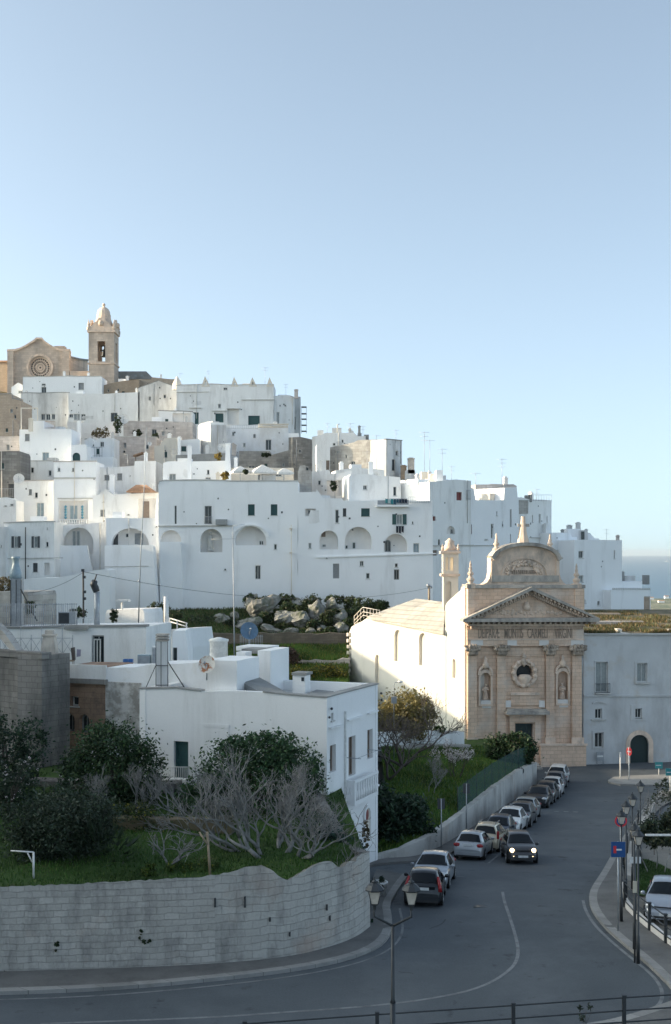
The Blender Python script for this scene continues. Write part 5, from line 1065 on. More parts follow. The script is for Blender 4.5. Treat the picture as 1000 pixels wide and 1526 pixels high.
# ------------------------------------------------------------------ walls of the street
M['gwall'] = blocks('old_block_wall', (.50, .485, .45), (.42, .405, .375), (.39, .375, .345), .58, .28, ang=.25, gap=.012, dirt=(.2, .195, .185), damt=.85, dlo=.47, dhi=.72, dsc=1.5, vert=.35, bump=1., wob=.22, second=((.42, .33, .27), .35, .55, .72, .6))
TOP = [(-330, 1330), (-120, 1326), (0, 1322), (100, 1318), (200, 1313), (300, 1307), (340, 1301), (368, 1292), (388, 1289.5), (398, 1292), (412, 1302), (424, 1312), (432, 1312), (447, 1302), (470, 1290), (488, 1283), (494, 1283.5), (500, 1288), (507, 1293.5), (515, 1290), (522, 1284), (532, 1283.5), (533, 1277), (552, 1268)]
foot = resample(smooth(gp(WB), 2), 150)
def footx(px):
    best = min(foot, key=lambda v: abs(v.x - (px - CX) / FP * v.y)); return best
def toprow(v):
    px = v.x / v.y * FP + CX
    for (a, ya), (b, yb) in zip(TOP, TOP[1:]):
        if a <= px <= b: return Z(ya + (yb - ya) * (px - a) / (b - a), v.y)
    return Z(TOP[0][1], v.y) if px < TOP[0][0] else Z(TOP[-1][1], v.y)
back = offset(foot, .30)
if back[10].y < foot[10].y: back = offset(foot, -.30)
rr = random.Random(5); m = MB(); rows = []
for i, (a, b_) in enumerate(zip(foot, back)):
    zt = toprow(a) + rr.uniform(-.025, .025); bat = Vector((b_.x - a.x, b_.y - a.y, 0)) * .12
    rows.append([Vector((a.x, a.y, -.2)), Vector((a.x, a.y, .15)) + bat * .2, Vector((a.x, a.y, zt * .5)) + bat * .6, Vector((a.x, a.y, zt)) + bat, Vector((b_.x, b_.y, zt - .1)) + bat * .5, Vector((b_.x, b_.y, -.2))])
gw = thing('garden_wall', 'long curved old stone garden wall with a stepped top', 'wall', (foot[75].x, foot[75].y, 0))
M['rubble'] = blocks('rubble_wall', (.52, .50, .465), (.39, .375, .345), (.40, .385, .355), .52, .23, ang=.05, gap=.012, dirt=(.2, .195, .185), damt=.8, dlo=.47, dhi=.73, dsc=2., vert=.4, bump=1.1, wob=.14, second=((.43, .34, .28), .6, .56, .74, .6))
M['lichen'] = surf('lichened_wall_top', (.17, .17, .16), var=.25, sc=2., dirt=(.33, .32, .29), damt=.8, dsc=2., vert=1, bump=.8, bsc=8.)
cut = min(range(len(foot)), key=lambda i: abs(foot[i].x / foot[i].y * FP + CX - 322))
for part, mt, lo, hi in (('rubble_stretch', 'rubble', 0, cut), ('block_stretch', 'gwall', cut, len(foot) - 1)):
    m = MB(); q = rows[lo:hi + 1]; m.sheet([r[:4] for r in q], 0, False); m.sheet([r[4:] for r in q], 0, False); m.sheet([r[3:5] for r in q], 1, False); m.add(q[0], [tuple(range(6))]); m.add(q[-1], [tuple(range(6))]); m.build(part, [M[mt], M['lichen']], gw)
m = MB()
for x, y, h in ((319, 1345, 18), (366, 1344, 22), (490, 1368, 10), (575 - 88, 1352, 12), (432, 1392, 8), (404, 1370, 8)):
    v = footx(x); z = Z(y, v.y); m.box(v.x - .03, v.x + .03, v.y - .06, v.y + .1, z - h * .009, z + h * .009)
m.build('drain_slot', M['iron'], gw)
# end of the garden wall climbing along the house
e0 = foot[-1]; e1 = Vector((-.95, 57.6, 0)); F = Face(0, 1, 1, 1); F.A = Vector((e0.x - .1, e0.y + .3)); d_ = Vector((e1.x - e0.x, e1.y - e0.y)); F.L = d_.length; F.u = d_ / F.L; F.n = Vector((-F.u.y, F.u.x)); F.ang = 0
t = thing('boundary_wall', 'dark sloping stone boundary wall climbing beside the corner house', 'wall', (e0.x, e0.y, 0)); zt = toprow(e0)
MB().prism(F, [(0, -.2), (F.L, -.2), (F.L, 3.9), (F.L * .75, 3.6), (F.L * .4, 2.9), (F.L * .15, 2.75), (0, zt - .1)], (), 0, .4).build('stonework', M['darkstone'], t)
# low terrace wall in the garden
F = Face(30, 60.5, 262, 59); t = thing('terrace_wall', 'low dark stone terrace wall under the garden trees', 'wall', F.pt(F.L / 2, 2.5)); MB().prism(F, [(0, 1.5)] + jitter(F.poly([(30, 1163), (120, 1165), (262, 1168)]), .06) + [(F.L, 1.5)], (), 0, 1.).build('stonework', M['darkstone'], t)
F = Face(150, 53, 345, 52); t = thing('terrace_wall', 'pale rubble terrace wall behind the bare fig tree', 'wall', F.pt(F.L / 2, 2)); MB().prism(F, [(0, 2)] + jitter(F.poly([(150, 1219), (230, 1221), (345, 1219)]), .07) + [(F.L, 2)], (), 0, .6).build('stonework', M['earth'], t)
# white retaining wall with its fence
RWT = [(540, 1283), (563, 1276), (605, 1263), (650, 1241), (689, 1213), (740, 1171), (775, 1147), (800, 1136)]
M['rwall'] = surf('retaining_wall_render', (.50, .49, .46), var=.1, sc=.5, dirt=(.24, .22, .2), damt=.8, dlo=.47, dhi=.68, dsc=.7, vert=.5, bump=.4, second=((.42, .30, .22), .6, .58, .74, .6))
rf = resample(rwb, 90)
def rtop(v):
    px = v.x / v.y * FP + CX
    for (a, ya), (b, yb) in zip(RWT, RWT[1:]):
        if a <= px <= b: return max(Z(ya + (yb - ya) * (px - a) / (b - a), v.y), rz(v.y) + .3)
    return rz(v.y) + .4 if px < 540 else Z(1136, v.y)
rb = offset(rf, .4); m = MB(); rows = []
for a, b_ in zip(rf, rb):
    zt = rtop(a) + rr.uniform(-.04, .04); rows.append([Vector((a.x, a.y, rz(a.y) - .2)), Vector((a.x, a.y, zt)), Vector((b_.x, b_.y, zt)), Vector((b_.x, b_.y, rz(a.y) - .5))])
m.sheet(rows, 0, False); m.add(rows[0], [(0, 1, 2, 3)]); m.add(rows[-1], [(0, 1, 2, 3)])
rw = thing('retaining_wall', 'white rendered retaining wall rising along the row of parked cars', 'wall', rf[45]); m.build('stonework', M['rwall'], rw)
M['mesh_green'], nt, b = newmat('green_netting'); 
b.inputs['Base Color'].default_value = (.012, .06, .05, 1); b.inputs['Roughness'].default_value = .8
pos = nd(nt, 'ShaderNodeNewGeometry').outputs['Position']; w1 = nd(nt, 'ShaderNodeTexNoise'); w1.inputs['Scale'].default_value = 30; nt.links.new(pos, w1.inputs['Vector']); al = mrange(nt, w1.outputs[0], .44, .5, 0, 1); nt.links.new(al, b.inputs['Alpha'])
fen = thing('fence', 'green netting fence on thin posts above the retaining wall', 'fence', rb[45]); m = MB(); mm = MB(); rows = []
for i in range(28, 86):
    a = rb[i]; zt = rtop(rf[i]); h = 1.55
    if i % 6 == 4: m.path([Vector((a.x, a.y, zt - .1)), Vector((a.x, a.y, zt + h + .1))], .022, 5)
    rows.append([Vector((a.x, a.y, zt + .02)), Vector((a.x, a.y, zt + h))])
mm.sheet(rows); mm.build('netting', M['mesh_green'], fen); m.build('posts', M['iron'], fen)
# sloping garden above it
def gz2(x, y):
    v = min(rf, key=lambda q: (q.x - x) ** 2 + (q.y - y) ** 2); return rtop(v)
BK = [(3.2, 68, -1.2), (3.4, 80, -1.2), (3.6, 92, -1.4), (4, 105, -1.9), (8, 110, -2.4), (13.5, 113, -3.2), (15.5, 114, -4)]
bk = resample([Vector(p) for p in BK], 90); rows = []
for i in range(90):
    a = Vector((rb[i].x, rb[i].y, rtop(rf[i]) - .12)); b_ = bk[i]
    rows.append([a.lerp(b_, k / 8) + Vector((0, 0, .12 * math.sin(i * .5 + k * 1.3) if 0 < k < 8 else 0)) for k in range(9)])
patch('garden_slope', rows, 'grasssoil')
F = Face(556, 104, 692, 112.5); t = thing('low_wall', 'low white plastered wall at the foot of the sunlit nave', 'wall', F.pt(F.L / 2, -3)); MB().prism(F, [(0, -6)] + jitter(F.poly([(556, 1092), (620, 1088), (692, 1090)]), .03) + [(F.L, -6)], (), 0, .4).build('plaster', M['white2'], t)
F = Face(598, 104.5, 702, 111.5); t = thing('low_wall', 'low grey stone wall topping the green slope by the church', 'wall', F.pt(F.L / 2, -3)); MB().prism(F, [(0, -6)] + jitter(F.poly([(598, 1111), (650, 1109), (702, 1110)]), .05) + [(F.L, -6)], (), 0, .5).build('stonework', M['stone'], t)
patch('churchyard', [[Vector((x, y, -3.1 if y < 126 else -3.1)) for x in (3.2, 6, 9, 12.5, 15)] for y in (104, 110, 118, 128, 150)], 'grasssoil')
# stone terrace walls in the field, rocks under the town
F = Face(262, 144.6, 521, 144.4); t = thing('field_wall', 'long brown dry stone wall below the rocky outcrop', 'wall', F.pt(F.L / 2, 4)); MB().prism(F, [(0, 3)] + jitter(F.poly([(262, 941), (330, 944), (420, 943), (521, 945)]), .12, .8) + [(F.L, 3)], (), 0, .8).build('stonework', blocks('brown_rubble', (.24, .2, .155), (.18, .15, .12), (.1, .085, .07), .9, .3, dirt=(.09, .09, .07), damt=.7, vert=.6, wob=.2), t)
F = Face(398, 136.6, 521, 136.6); t = thing('field_wall', 'broken low dry stone wall crossing the green field', 'wall', F.pt(F.L / 2, 3)); MB().prism(F, [(0, 1)] + jitter(F.poly([(398, 984), (430, 986), (480, 984), (521, 982)]), .22, .7) + [(F.L, 1)], (), 0, .7).build('stonework', M['pinkstone'], t)
M['rock'] = surf('limestone_rock', (.29, .285, .265), var=.2, sc=.7, dirt=(.10, .115, .07), damt=.85, dlo=.45, dhi=.62, dsc=1.3, vert=.7, bump=.9, bsc=3., second=((.34, .25, .18), .5, .62, .78, .6))
def rock(px, py, d, wpx, hpx, lb):
    c = P(px, py + 2, d); k = d / FP; w, h = wpx * k * .5, hpx * k * .5; rg = random.Random(int(px * 7 + py)); m = MB(); vs = []; n, q = 12, 20
    hull = [(rg.uniform(.5, .95), Vector((rg.gauss(0, 1), rg.gauss(0, 1), rg.gauss(0, .8))).normalized()) for _ in range(10)]
    nz = [(Vector((rg.gauss(0, 1), rg.gauss(0, 1), rg.gauss(0, 1))) * 2.6, rg.uniform(0, 6)) for _ in range(5)]
    tilt = Matrix.Rotation(rg.uniform(-.35, .35), 3, 'Y')
    for i in range(n + 1):
        for j in range(q):
            a = math.pi * i / n; b = 2 * math.pi * j / q; v = Vector((math.sin(a) * math.cos(b), math.sin(a) * math.sin(b), -math.cos(a)))
            r = min([1.2] + [rad_ / max(.05, v.dot(nn)) for rad_, nn in hull if v.dot(nn) > .15]); r *= 1 + .09 * sum(math.sin(v.dot(f) + p_) for f, p_ in nz) / 2 + rg.uniform(-.09, .09)
            vs.append(c + tilt @ Vector((v.x * w * r, v.y * max(w * .7, h) * r, v.z * h * r)))
    fs = [(i * q + j, i * q + (j + 1) % q, (i + 1) * q + (j + 1) % q, (i + 1) * q + j) for i in range(n) for j in range(q)]
    m.add(vs, fs, 0, False); o = m.build('rock', M['rock']); return tag(o, lb, 'rock', 'limestone rocks under the town wall')
for a in ((392, 905, 152, 52, 34, 'big pale brown leaning rock at the west end of the outcrop'), (376, 899, 153, 24, 34, 'brown upright rock against the white town wall'), (424, 922, 149.5, 46, 30, 'pale rock beneath the leaning brown rock'), (446, 899, 153, 38, 26, 'bushy topped brown rock near the drainpipe wall'), (450, 926, 148.5, 34, 26, 'large blocky grey rock in the middle of the outcrop'), (474, 912, 150.5, 34, 34, 'tall grey rock between green bushes'), (494, 903, 152, 22, 24, 'small pale rock under the wall below shutter windows'), (505, 919, 149, 30, 30, 'big rounded grey rock near the nave railing'), (505, 936, 147, 26, 16, 'low grey rock just above the field wall by the nave'), (407, 938, 147, 40, 16, 'flat pale rock ledge above the brown field wall'), (372, 930, 148.5, 44, 18, 'long low ledge rock behind the blue dish'), (480, 936, 147, 22, 14, 'small low rock above the middle of the field wall'), (536, 912, 157, 24, 16, 'grey rock half hidden behind the nave railing'), (435, 940, 146.8, 22, 14, 'small pale rock touching the field wall top'), (330, 925, 151, 26, 20, 'grey rock at the foot of the white buttress'), (462, 940, 146.6, 18, 12, 'tiny angular rock on the field wall edge'), (350, 917, 152, 16, 12, 'small rock beside the antenna mast in the green')): rock(*a)
# unseen ridge added to the west, its crest shaped to shade street and nave
M['shaderidge'] = surf('pale_shade_ridge', (.38, .36, .31), var=.2, sc=.2, dirt=(.16, .17, .11), damt=.7, dlo=.45, dhi=.65, dsc=.15, vert=1, bump=.3)  # lightened so the added ridge bounces more light onto the town
def ridge(y): 
    for (a, ha), (b, hb) in zip(RIDGE, RIDGE[1:]):
        if a <= y < b: return ha + (hb - ha) * (y - a) / (b - a)
    return RIDGE[-1][1]
RIDGE = [(-80, 33), (60, 34), (80, 33), (90, 30), (102, 27.6), (106.5, 25.9), (112, 25.9), (117, 26.2), (123, 26.6), (132, 28.0), (139, 29.3), (150, 28.6), (165, 26), (210, 26)]
rows = []
for y in [-80, -40, 0, 30, 50, 65, 80, 90, 100, 106, 112, 118, 124, 130, 136, 142, 148, 154, 160, 170, 185, 200]:
    h = ridge(y); rows.append([Vector((x, y, z)) for x, z in ((-52, -1 if y < 45 else 2.5), (-62, h * .55), (-72, h * .92), (-80, h), (-92, h * .97), (-115, h * .7), (-160, -7))])
patch('west_shade_ridge', rows, 'shaderidge')
# ------------------------------------------------------------------ white corner house and its neighbours
Ff = Face(208, 62, 487, 58.5); Fs = Face(487, 58.5, 563, 64.5)
A_, B_, C_ = Ff.A, Fs.A, Fs.A + Fs.u * Fs.L; D_ = A_ + (C_ - B_)
ch = thing('corner_house', 'big white flat-roofed corner house with a balcony over the street', 'house', (B_.x, B_.y, -1.5))
M['house'] = surf('house_lime_plaster', (.82, .82, .815), var=.035, sc=.35, dirt=(.42, .41, .39), damt=.5, dlo=.53, dhi=.78, dsc=.45, vert=.12, bump=.25, bsc=3., fine=.04)
zr_ = 7.95
fh = [('o', 0, 0, 0, 0)]
def front(F, top, holes, name, zb, th=.4):
    outer = [(0, zb)] + jitter(F.poly(top), .02, 1.) + [(F.L, zb)]; m = MB(); m.prism(F, outer, openings(F, holes), 0, th); o = m.build(name, M['house'], ch); fit(ch, F, holes); return o
front(Ff, [(208, 1027), (262, 1026), (300, 1030.5), (300.1, 1031), (355, 1030), (390, 1031.5), (440, 1036.5), (487, 1040)], [('g', 259, 1105.5, 280.5, 1163)], 'front_wall', 1.2)
front(Fs, [(487, 1040), (520, 1031), (563, 1020)], [('w', 491.8, 1108.5, 500.5, 1152), ('w', 519.5, 1095.5, 529.8, 1158), ('w', 547.5, 1085.5, 555.5, 1132), ('d', 493.6, 1062, 497, 1074)], 'side_wall', -3.2)
Fb = Face(0, 1, 2, 1); 
def plan_wall(p, q, z0, z1, th, name, mat='house', par=None):
    F = Face(0, 1, 1, 1); F.A = p.copy(); F.L = (q - p).length; F.u = (q - p) / F.L; F.n = Vector((-F.u.y, F.u.x)); F.ang = math.atan2(F.u.y, F.u.x)
    MB().prism(F, rc(0, F.L, z0, z1), (), 0, th).build(name, M[mat], par or ch); return F
plan_wall(C_, D_, -2, 8.0, .35, 'back_wall'); plan_wall(D_, A_, 1, 8.0, .35, 'end_wall')
m = MB(); n_ = [Vector((p.x, p.y, zr_ - .45)) for p in (A_, B_, C_, D_)]; m.add(n_, [(0, 1, 2, 3)]); m.build('roof', M['palelab'], ch)
cp_ = MB()
for F, t in ((Ff, [(207, 1027), (262, 1026), (300, 1030.5)]), (Ff, [(392, 1032), (440, 1036.8), (487.4, 1040.3)]), (Fs, [(486.8, 1040), (520, 1031), (563.6, 1019.8)])):
    q = F.poly(t); cp_.prism(F, [(u, z + .004) for u, z in q] + [(u, z + .07) for u, z in reversed(q)], (), -.05, .45)
cp_.build('coping', M['slab'], ch)
sl = MB(); pa = [P(352, 1012, 62), P(384, 1008, 63.5), P(430, 1033, 59.8), P(392, 1033.5, 60.2)]; sl.add(pa + [v - Vector((0, 0, .3)) for v in pa], [(0, 1, 2, 3), (0, 1, 5, 4), (1, 2, 6, 5), (2, 3, 7, 6), (3, 0, 4, 7)]); sl.build('sloping_roof', M['slab'], ch)
pb = [P(457, 1034, 60.4), P(472, 1027.5, 61.8), P(497, 1030, 61.6), P(484, 1038.5, 59.4)]; sl = MB(); sl.add(pb + [v - Vector((0, 0, .2)) for v in pb], [(0, 1, 2, 3), (2, 3, 7, 6), (3, 0, 4, 7), (1, 2, 6, 5), (0, 1, 5, 4)]); sl.build('roof_hatch', M['slab'], ch)
def fb(F, x0, y0, x1, y1, k0, k1, name, mat='house', par=None): u0, u1, z0, z1 = F.rect(x0, y1, x1, y0, k0); return MB().prism(F, rc(u0, u1, z0, z1), (), k0, k1).build(name, M[mat], par or ch)
fb(Ff, 308, 985, 353, 1040, .42, 3.2, 'stair_block'); fb(Ff, 352, 972, 366, 1030, 4.2, 5, 'stair_wall'); fb(Ff, 362, 980, 386, 1030, 5.2, 6.2, 'stair_wall', 'pale'); fb(Ff, 384, 970, 403, 1040, 4.4, 7, 'stair_wall'); fb(Ff, 360, 968, 400, 973.5, 5.6, 7.2, 'stair_roof', 'slab')
fb(Ff, 355.5, 978, 359, 984, 4.17, 4.19, 'vent', 'dwin'); fb(Ff, 303, 1080, 341, 1083, -.04, -.006, 'wall_panel_edge'); fb(Ff, 303, 1083.3, 341, 1180, -.02, -.006, 'wall_panel')
cq = fb(Ff, 436, 1006, 455, 1042, 2.0, 2.7, 'chimney'); fb(Ff, 449, 1009.5, 453, 1015, 1.97, 1.99, 'vent', 'dwin', cq); fb(Ff, 434.5, 1003, 456.5, 1006, 1.9, 2.8, 'chimney_cap', 'slab', cq)
for x0, y0, x1, y1 in ((490, 1085, 508, 1083), ): pass
for x0, ya, x1, yb in ((489.5, 1086, 508, 1081.5), (516.5, 1074.5, 538, 1068), (546.5, 1064.5, 560.5, 1060)):
    q = Fs.poly([(x0, ya), (x1, yb), (x1, yb - 2), (x0, ya - 2)]); MB().prism(Fs, q, (), -.16, -.006).build('window_hood', M['house'], ch)
q = Fs.poly([(487.5, 1206), (563, 1171), (563, 1168.5), (487.5, 1203)]); MB().prism(Fs, q, (), -.1, -.006).build('string_course', M['house'], ch)
m = MB(); u, z = Fs.uz(513.5, 1060); m.prism(Fs, rc(u - .05, u + .05, -1.5, z), (), -.1, -.005); m.build('drainpipe', M['post'], ch)
# balcony over the street
u0 = Fs.uz(513.5, 1180)[0]; u1 = Fs.uz(549, 1180)[0]; zt = Fs.uz(514, 1161)[1] - .05; zb2 = zt - 1.05
bal = MB(); bal.prism(Fs, rc(u0, u1, zb2 - .2, zb2), (), -.55, -.004); bal.build('balcony', M['house'], ch)
bp_ = MB(); bp_.prism(Fs, rc(u0, u1, zt - .12, zt), (), -.58, -.42); bp_.prism(Fs, rc(u0, u0 + .15, zb2 + .004, zt - .124), (), -.55, -.42); bp_.prism(Fs, rc(u1 - .15, u1, zb2 + .004, zt - .124), (), -.55, -.42)
for i in range(9): u = u0 + .3 + i * (u1 - u0 - .6) / 8; bp_.lathe([(.06, 0), (.1, .3), (.05, .6), (.08, zt - .13 - zb2)], Fs.pt(u, zb2 + .004, -.49), 6)
# end panel of the balcony toward the viewer with its two oval piercings
Fe_ = Face(0, 1, 1, 1); Fe_.A = Fs.A + Fs.u * u0 - Fs.n * .42; Fe_.u = Fs.n.copy(); Fe_.n = Fs.u.copy(); Fe_.L = .8; Fe_.ang = 0
ov = lambda c: [(c + (.06 * math.cos(t * math.pi / 8)), zb2 + .5 + .2 * math.sin(t * math.pi / 8)) for t in range(16)]
bp_.prism(Fe_, rc(0, .41, zb2 + .004, zt), [ov(.12), ov(.3)], 0, .12); bp_.build('balcony_parapet', M['house'], ch)
m = MB(); 
for u in (u0 + .2, u1 - .2): m.path([Fs.pt(u, zt + 1.1, -.02), Fs.pt(u, zt + 1.1, -.8)], .02, 5)
m.path([Fs.pt(u0, zt + 1.1, -.6), Fs.pt(u1, zt + 1.1, -.6)], .012, 4); m.build('washing_rail', M['zinc'], ch)
for x0, x1, y0, y1 in ((514.5, 527, 1214, 1262), (541, 551.5, 1197, 1248)):
    a = Fs.rect(x0, y1, x1, y0); o = arch(*a); i_ = arch(a[0] + .16, a[1] - .16, a[2], a[3] - .16); MB().prism(Fs, o, [i_], -.1, -.005).build('arch_moulding', M['house'], ch); MB().prism(Fs, i_, (), -.03, -.004).build('arch_infill', M['cream'], ch)
u, z = Fs.uz(546, 1214); MB().prism(Fs, [(u + .18 * math.cos(t * math.pi / 8), z + .3 * math.sin(t * math.pi / 8)) for t in range(16)], (), -.06, -.032).build('red_oval_plaque', M['red'], ch)
for x, y in ((491, 1056), (565, 1033), (565.5, 1043)): MB().ball(Fs.pt(Fs.uz(x, y)[0], Fs.uz(x, y)[1], -.12), .07, 6).build('floodlight', M['iron'], ch)
MB().ball(Fs.pt(.1, Fs.uz(488, 1069)[1], -.1), .06, 6).build('floodlight', M['iron'], ch)
m = MB(); q = Ff.pt(Ff.uz(383, 1102)[0], Ff.uz(383, 1102)[1], -.25); m.box(q.x - .22, q.x + .22, q.y - .1, q.y + .2, q.z - .05, q.z + .05); m.ball(q + Vector((.15, 0, .1)), .1, 6); m.build('wall_lamp', M['iron'], ch)
rail(ch, 248, 1143, 285, 1163, 61.2, 12, 'post', 'balcony_railing', 60.9); fb(Ff, 246, 1163, 287, 1167, -.5, -.004, 'balcony_slab')
# roof equipment
t = thing('water_tank', 'white cylindrical water tank on the corner house roof', 'water tank', P(326, 985, 66)); c = P(326, 985, 66); MB().lathe([(.5, -.6), (.5, .1), (.47, .14), (.5, .2), (.49, 1.05), (.54, 1.08), (.54, 1.18), (.1, 1.3)], c, 16).build('tank', M['post'], t)
dish(308, 990, 60.3, .44, 'rust-streaked white satellite dish on the stair block', 'rust', -.25, .35, 'satellite dishes on the corner house'); dish(371.5, 940, 74, .55, 'dark blue satellite dish above the roof stair', 'dish', .3, .35, 'satellite dishes on the corner house', 1.3)
t = thing('antenna_mast', 'tall bare antenna mast with one crossbar on the corner house roof', 'mast', P(349, 985, 70)); m = MB(); m.path([P(349.5, 990, 70), P(348.5, 900, 70), P(347, 783, 70)], [.045, .035, .02], 6); m.path([P(315, 803.5, 70), P(351, 803, 70)], .015, 4); m.path([P(347, 784, 70), P(365, 781, 70)], .012, 4); m.build('mast', M['zinc'], t)
t = thing('antenna_mast', 'leaning antenna mast rising from the low terrace roof', 'mast', P(206, 935, 84)); m = MB(); m.path([P(206, 938, 84), P(210, 820, 84), P(214.5, 735, 84), P(219, 636, 84)], [.05, .04, .03, .02], 6); m.ball(P(207.4, 866, 84), .09, 6); m.build('mast', M['zinc'], t)
# tall braced chimney
t = thing('braced_chimney', 'tall white chimney braced by dark steel struts', 'chimney', P(241, 1030, 63)); F = Face(233, 63, 249.5, 63)
MB().prism(F, F.poly([(233, 1034), (249.5, 1034), (249.5, 955), (233, 955)]), (), 0, .5).build('shaft', M['white2'], t)
m = MB()
for y in (953, 949, 945): m.prism(F, F.poly([(232, y + 2.6), (250.5, y + 2.6), (250.5, y), (232, y)]), (), -.05, .55)
m.build('louvred_cap', M['greystone'], t)
m = MB()
for x in (232.4, 240, 250): m.path([P(x, 1030, 62.9), P(x, 956, 62.9)], .022, 4)
m.path([P(250, 986, 62.9), P(279, 1031, 61.2)], .03, 4); m.path([P(233, 990, 62.9), P(216, 1028, 62)], .025, 4); m.path([P(232, 1021, 62.85), P(251, 1021, 62.85)], .025, 4); m.path([P(232, 992, 62.85), P(251, 992, 62.85)], .025, 4); m.build('steel_strut', M['iron'], t)
# block behind: white terrace house, arcaded brown wall, dark stone house
GR = None
h1 = B('white terrace house with a curtained glass door and railed roof', -12, 79, 219, 77, [(-12, 938), (0, 937), (113, 935), (218, 934)], [('D', 136.5, 947, 155, 995), ('d', 140, 952, 151, 994, .17)], 'white2', depth=5, group=GR, zb=1, cop='slab')
fb(RF[h1.name], 95, 934, 130, 938, -.25, -.06, 'eave_box', 'slab', h1)
h2 = B('brown arcaded stone house under a white parapet', 94, 68, 157.5, 67, [(94, 993), (157, 994)], [('o', 96, 1090, 111, 1063.5), ('o', 118, 1092, 133, 1065), ('d', 106, 1038, 117, 1052)], 'arcade', depth=3, group=GR, zb=1)
fb(RF[h2.name], 94, 992, 157.5, 1013, -.14, -.006, 'parapet', 'white2', h2); fb(RF[h2.name], 94, 1013.2, 157.5, 1017.5, -.3, -.006, 'ledge', 'darkstone', h2)
h3 = B('white house with a rough flaking lower wall beside the brown arcade', 157.5, 66.9, 312, 64.5, [(157.5, 995), (200, 994.5), (225, 990), (308, 986), (311, 986)], [], 'white', depth=2.5, group=GR, zb=1, cop=None)
M['flake'] = surf('flaking_plaster', (.60, .58, .55), var=.15, sc=1.2, dirt=(.3, .28, .25), damt=.9, dlo=.42, dhi=.56, dsc=1.5, vert=1, bump=.6, bsc=4.)
F3 = RF[h3.name]; fb(F3, 157.6, 1018, 210, 1100, -.05, -.006, 'rough_wall', 'flake', h3)
sb = thing('stone_house', 'dark weathered block stone house with a sloping coping', 'house', P(30, 1150, 65))
M['dkblock'] = blocks('weathered_stone_blocks', (.33, .31, .285), (.26, .245, .225), (.14, .13, .12), .62, .3, ang=.0, gap=.014, dirt=(.085, .085, .082), damt=.85, dlo=.42, dhi=.62, dsc=.35, vert=.3, bump=.6)
Fd1 = Face(-20, 66.5, 62, 64); Fd2 = Face(62, 64, 95.5, 66)
MB().prism(Fd1, [(0, 1)] + jitter(Fd1.poly([(-20, 974), (62, 977)]), .03) + [(Fd1.L, 1)], (), 0, 2).build('wall', M['dkblock'], sb)
MB().prism(Fd2, [(.003, 1)] + jitter(Fd2.poly([(62, 977), (95.5, 977.5)]), .03) + [(Fd2.L, 1)], (), 0, 1.5).build('end_wall', M['dkblock'], sb)
fb(Fd1, -20, 973, 62, 976.5, -.08, .6, 'coping', 'darkstone', sb); MB().prism(Fd1, Fd1.poly([(-20, 925), (0, 944), (22, 976), (14, 976), (-4, 954), (-20, 940)]), (), .3, .8).build('sloping_coping', M['stone'], sb)
cx_ = P(74, 977, 66.5); m = MB(); m.lathe([(.62, -.4), (.55, .5), (.42, 1.05), (.5, 1.08), (.5, 1.18), (.3, 1.2), (.3, 1.4), (.02, 1.42)], cx_, 4, sm=False, rot=math.pi / 4); m.build('chimney', M['greystone'], sb)
h4 = B('low grey stone house with a metal chimney behind the railed roof', -12, 92, 42, 91, [(-12, 882), (40, 882), (42, 888)], [], 'stone', depth=4, group=GR, zb=2)
t = thing('flue_stack', 'tall boxed metal flue stack with a blue cowl', 'chimney', P(24, 935, 82)); F = Face(16, 82, 38, 82); MB().prism(F, F.poly([(16, 935), (31, 935), (31, 863), (16, 863)]), (), 0, .8).build('stack', M['zinc'], t)
m = MB(); m.lathe([(.45, -.1), (.4, .3), (.22, .9), (.22, 1.2), (.3, 1.25), (.3, 1.4)], P(23.5, 860, 82.4), 12); m.build('cowl', M['blueglass'], t); m = MB()
for x in (16, 24, 31.5): m.path([P(x, 934, 81.9), P(x, 864, 81.9)], .03, 4)
m.path([P(31, 878, 81.9), P(55, 925, 81)], .06, 4); m.build('steel_strut', M['iron'], t)
t = thing('roof_fence', 'dark upright bar fence along the terrace roof', 'fence', P(60, 935, 80)); m = MB()
for i in range(44): x = -4 + i * 2.75; m.path([P(x, 934, 79.5), P(x, 899, 79.5)], .022 if i % 5 else .04, 4)
m.path([P(-4, 902, 79.5), P(115, 900, 79.5)], .025, 4); m.path([P(-4, 931, 79.5), P(115, 930, 79.5)], .025, 4); m.build('bars', M['zinc'], t)
t = thing('lattice_fence', 'thin crossed lattice railing over the dark stone house', 'fence', P(55, 976, 70)); m = MB()
for i in range(8): x = 0 + i * 15.5; m.path([P(x, 976, 70), P(x, 946 if i % 2 else 934, 70)], .025, 4)
for i in range(7):
    x = i * 15.5; m.path([P(x, 975, 70), P(x + 15.5, 951, 70)], .015, 4); m.path([P(x + 15.5, 975, 70), P(x, 951, 70)], .015, 4)
m.path([P(0, 951, 70), P(109, 951, 70)], .02, 4); m.path([P(96, 934, 70), P(0, 934, 70)], .02, 4); m.build('bars', M['zinc'], t)
t = thing('metal_flue', 'round grey metal flue with a black bent cowl', 'flue', P(144, 935, 80)); m = MB(); m.path([P(144.5, 938, 80), P(144.5, 882, 80)], .19, 12); m.build('pipe', M['zinc'], t); m = MB(); m.path([P(144, 882, 80), P(142, 876, 80), P(139.5, 871, 79.9), P(141, 866, 79.8)], [.21, .24, .24, .2], 10); m.path([P(141, 866, 79.8), P(144, 856, 79.8)], .05, 5); m.build('cowl', M['iron'], t)
t = thing('utility_pole', 'slim brown pole with camera and brackets on the terrace', 'pole', P(124, 935, 84)); m = MB(); m.path([P(124.5, 936, 84), P(124, 848, 84)], .07, 6); m.build('pole', M['darkbark'], t); m = MB()
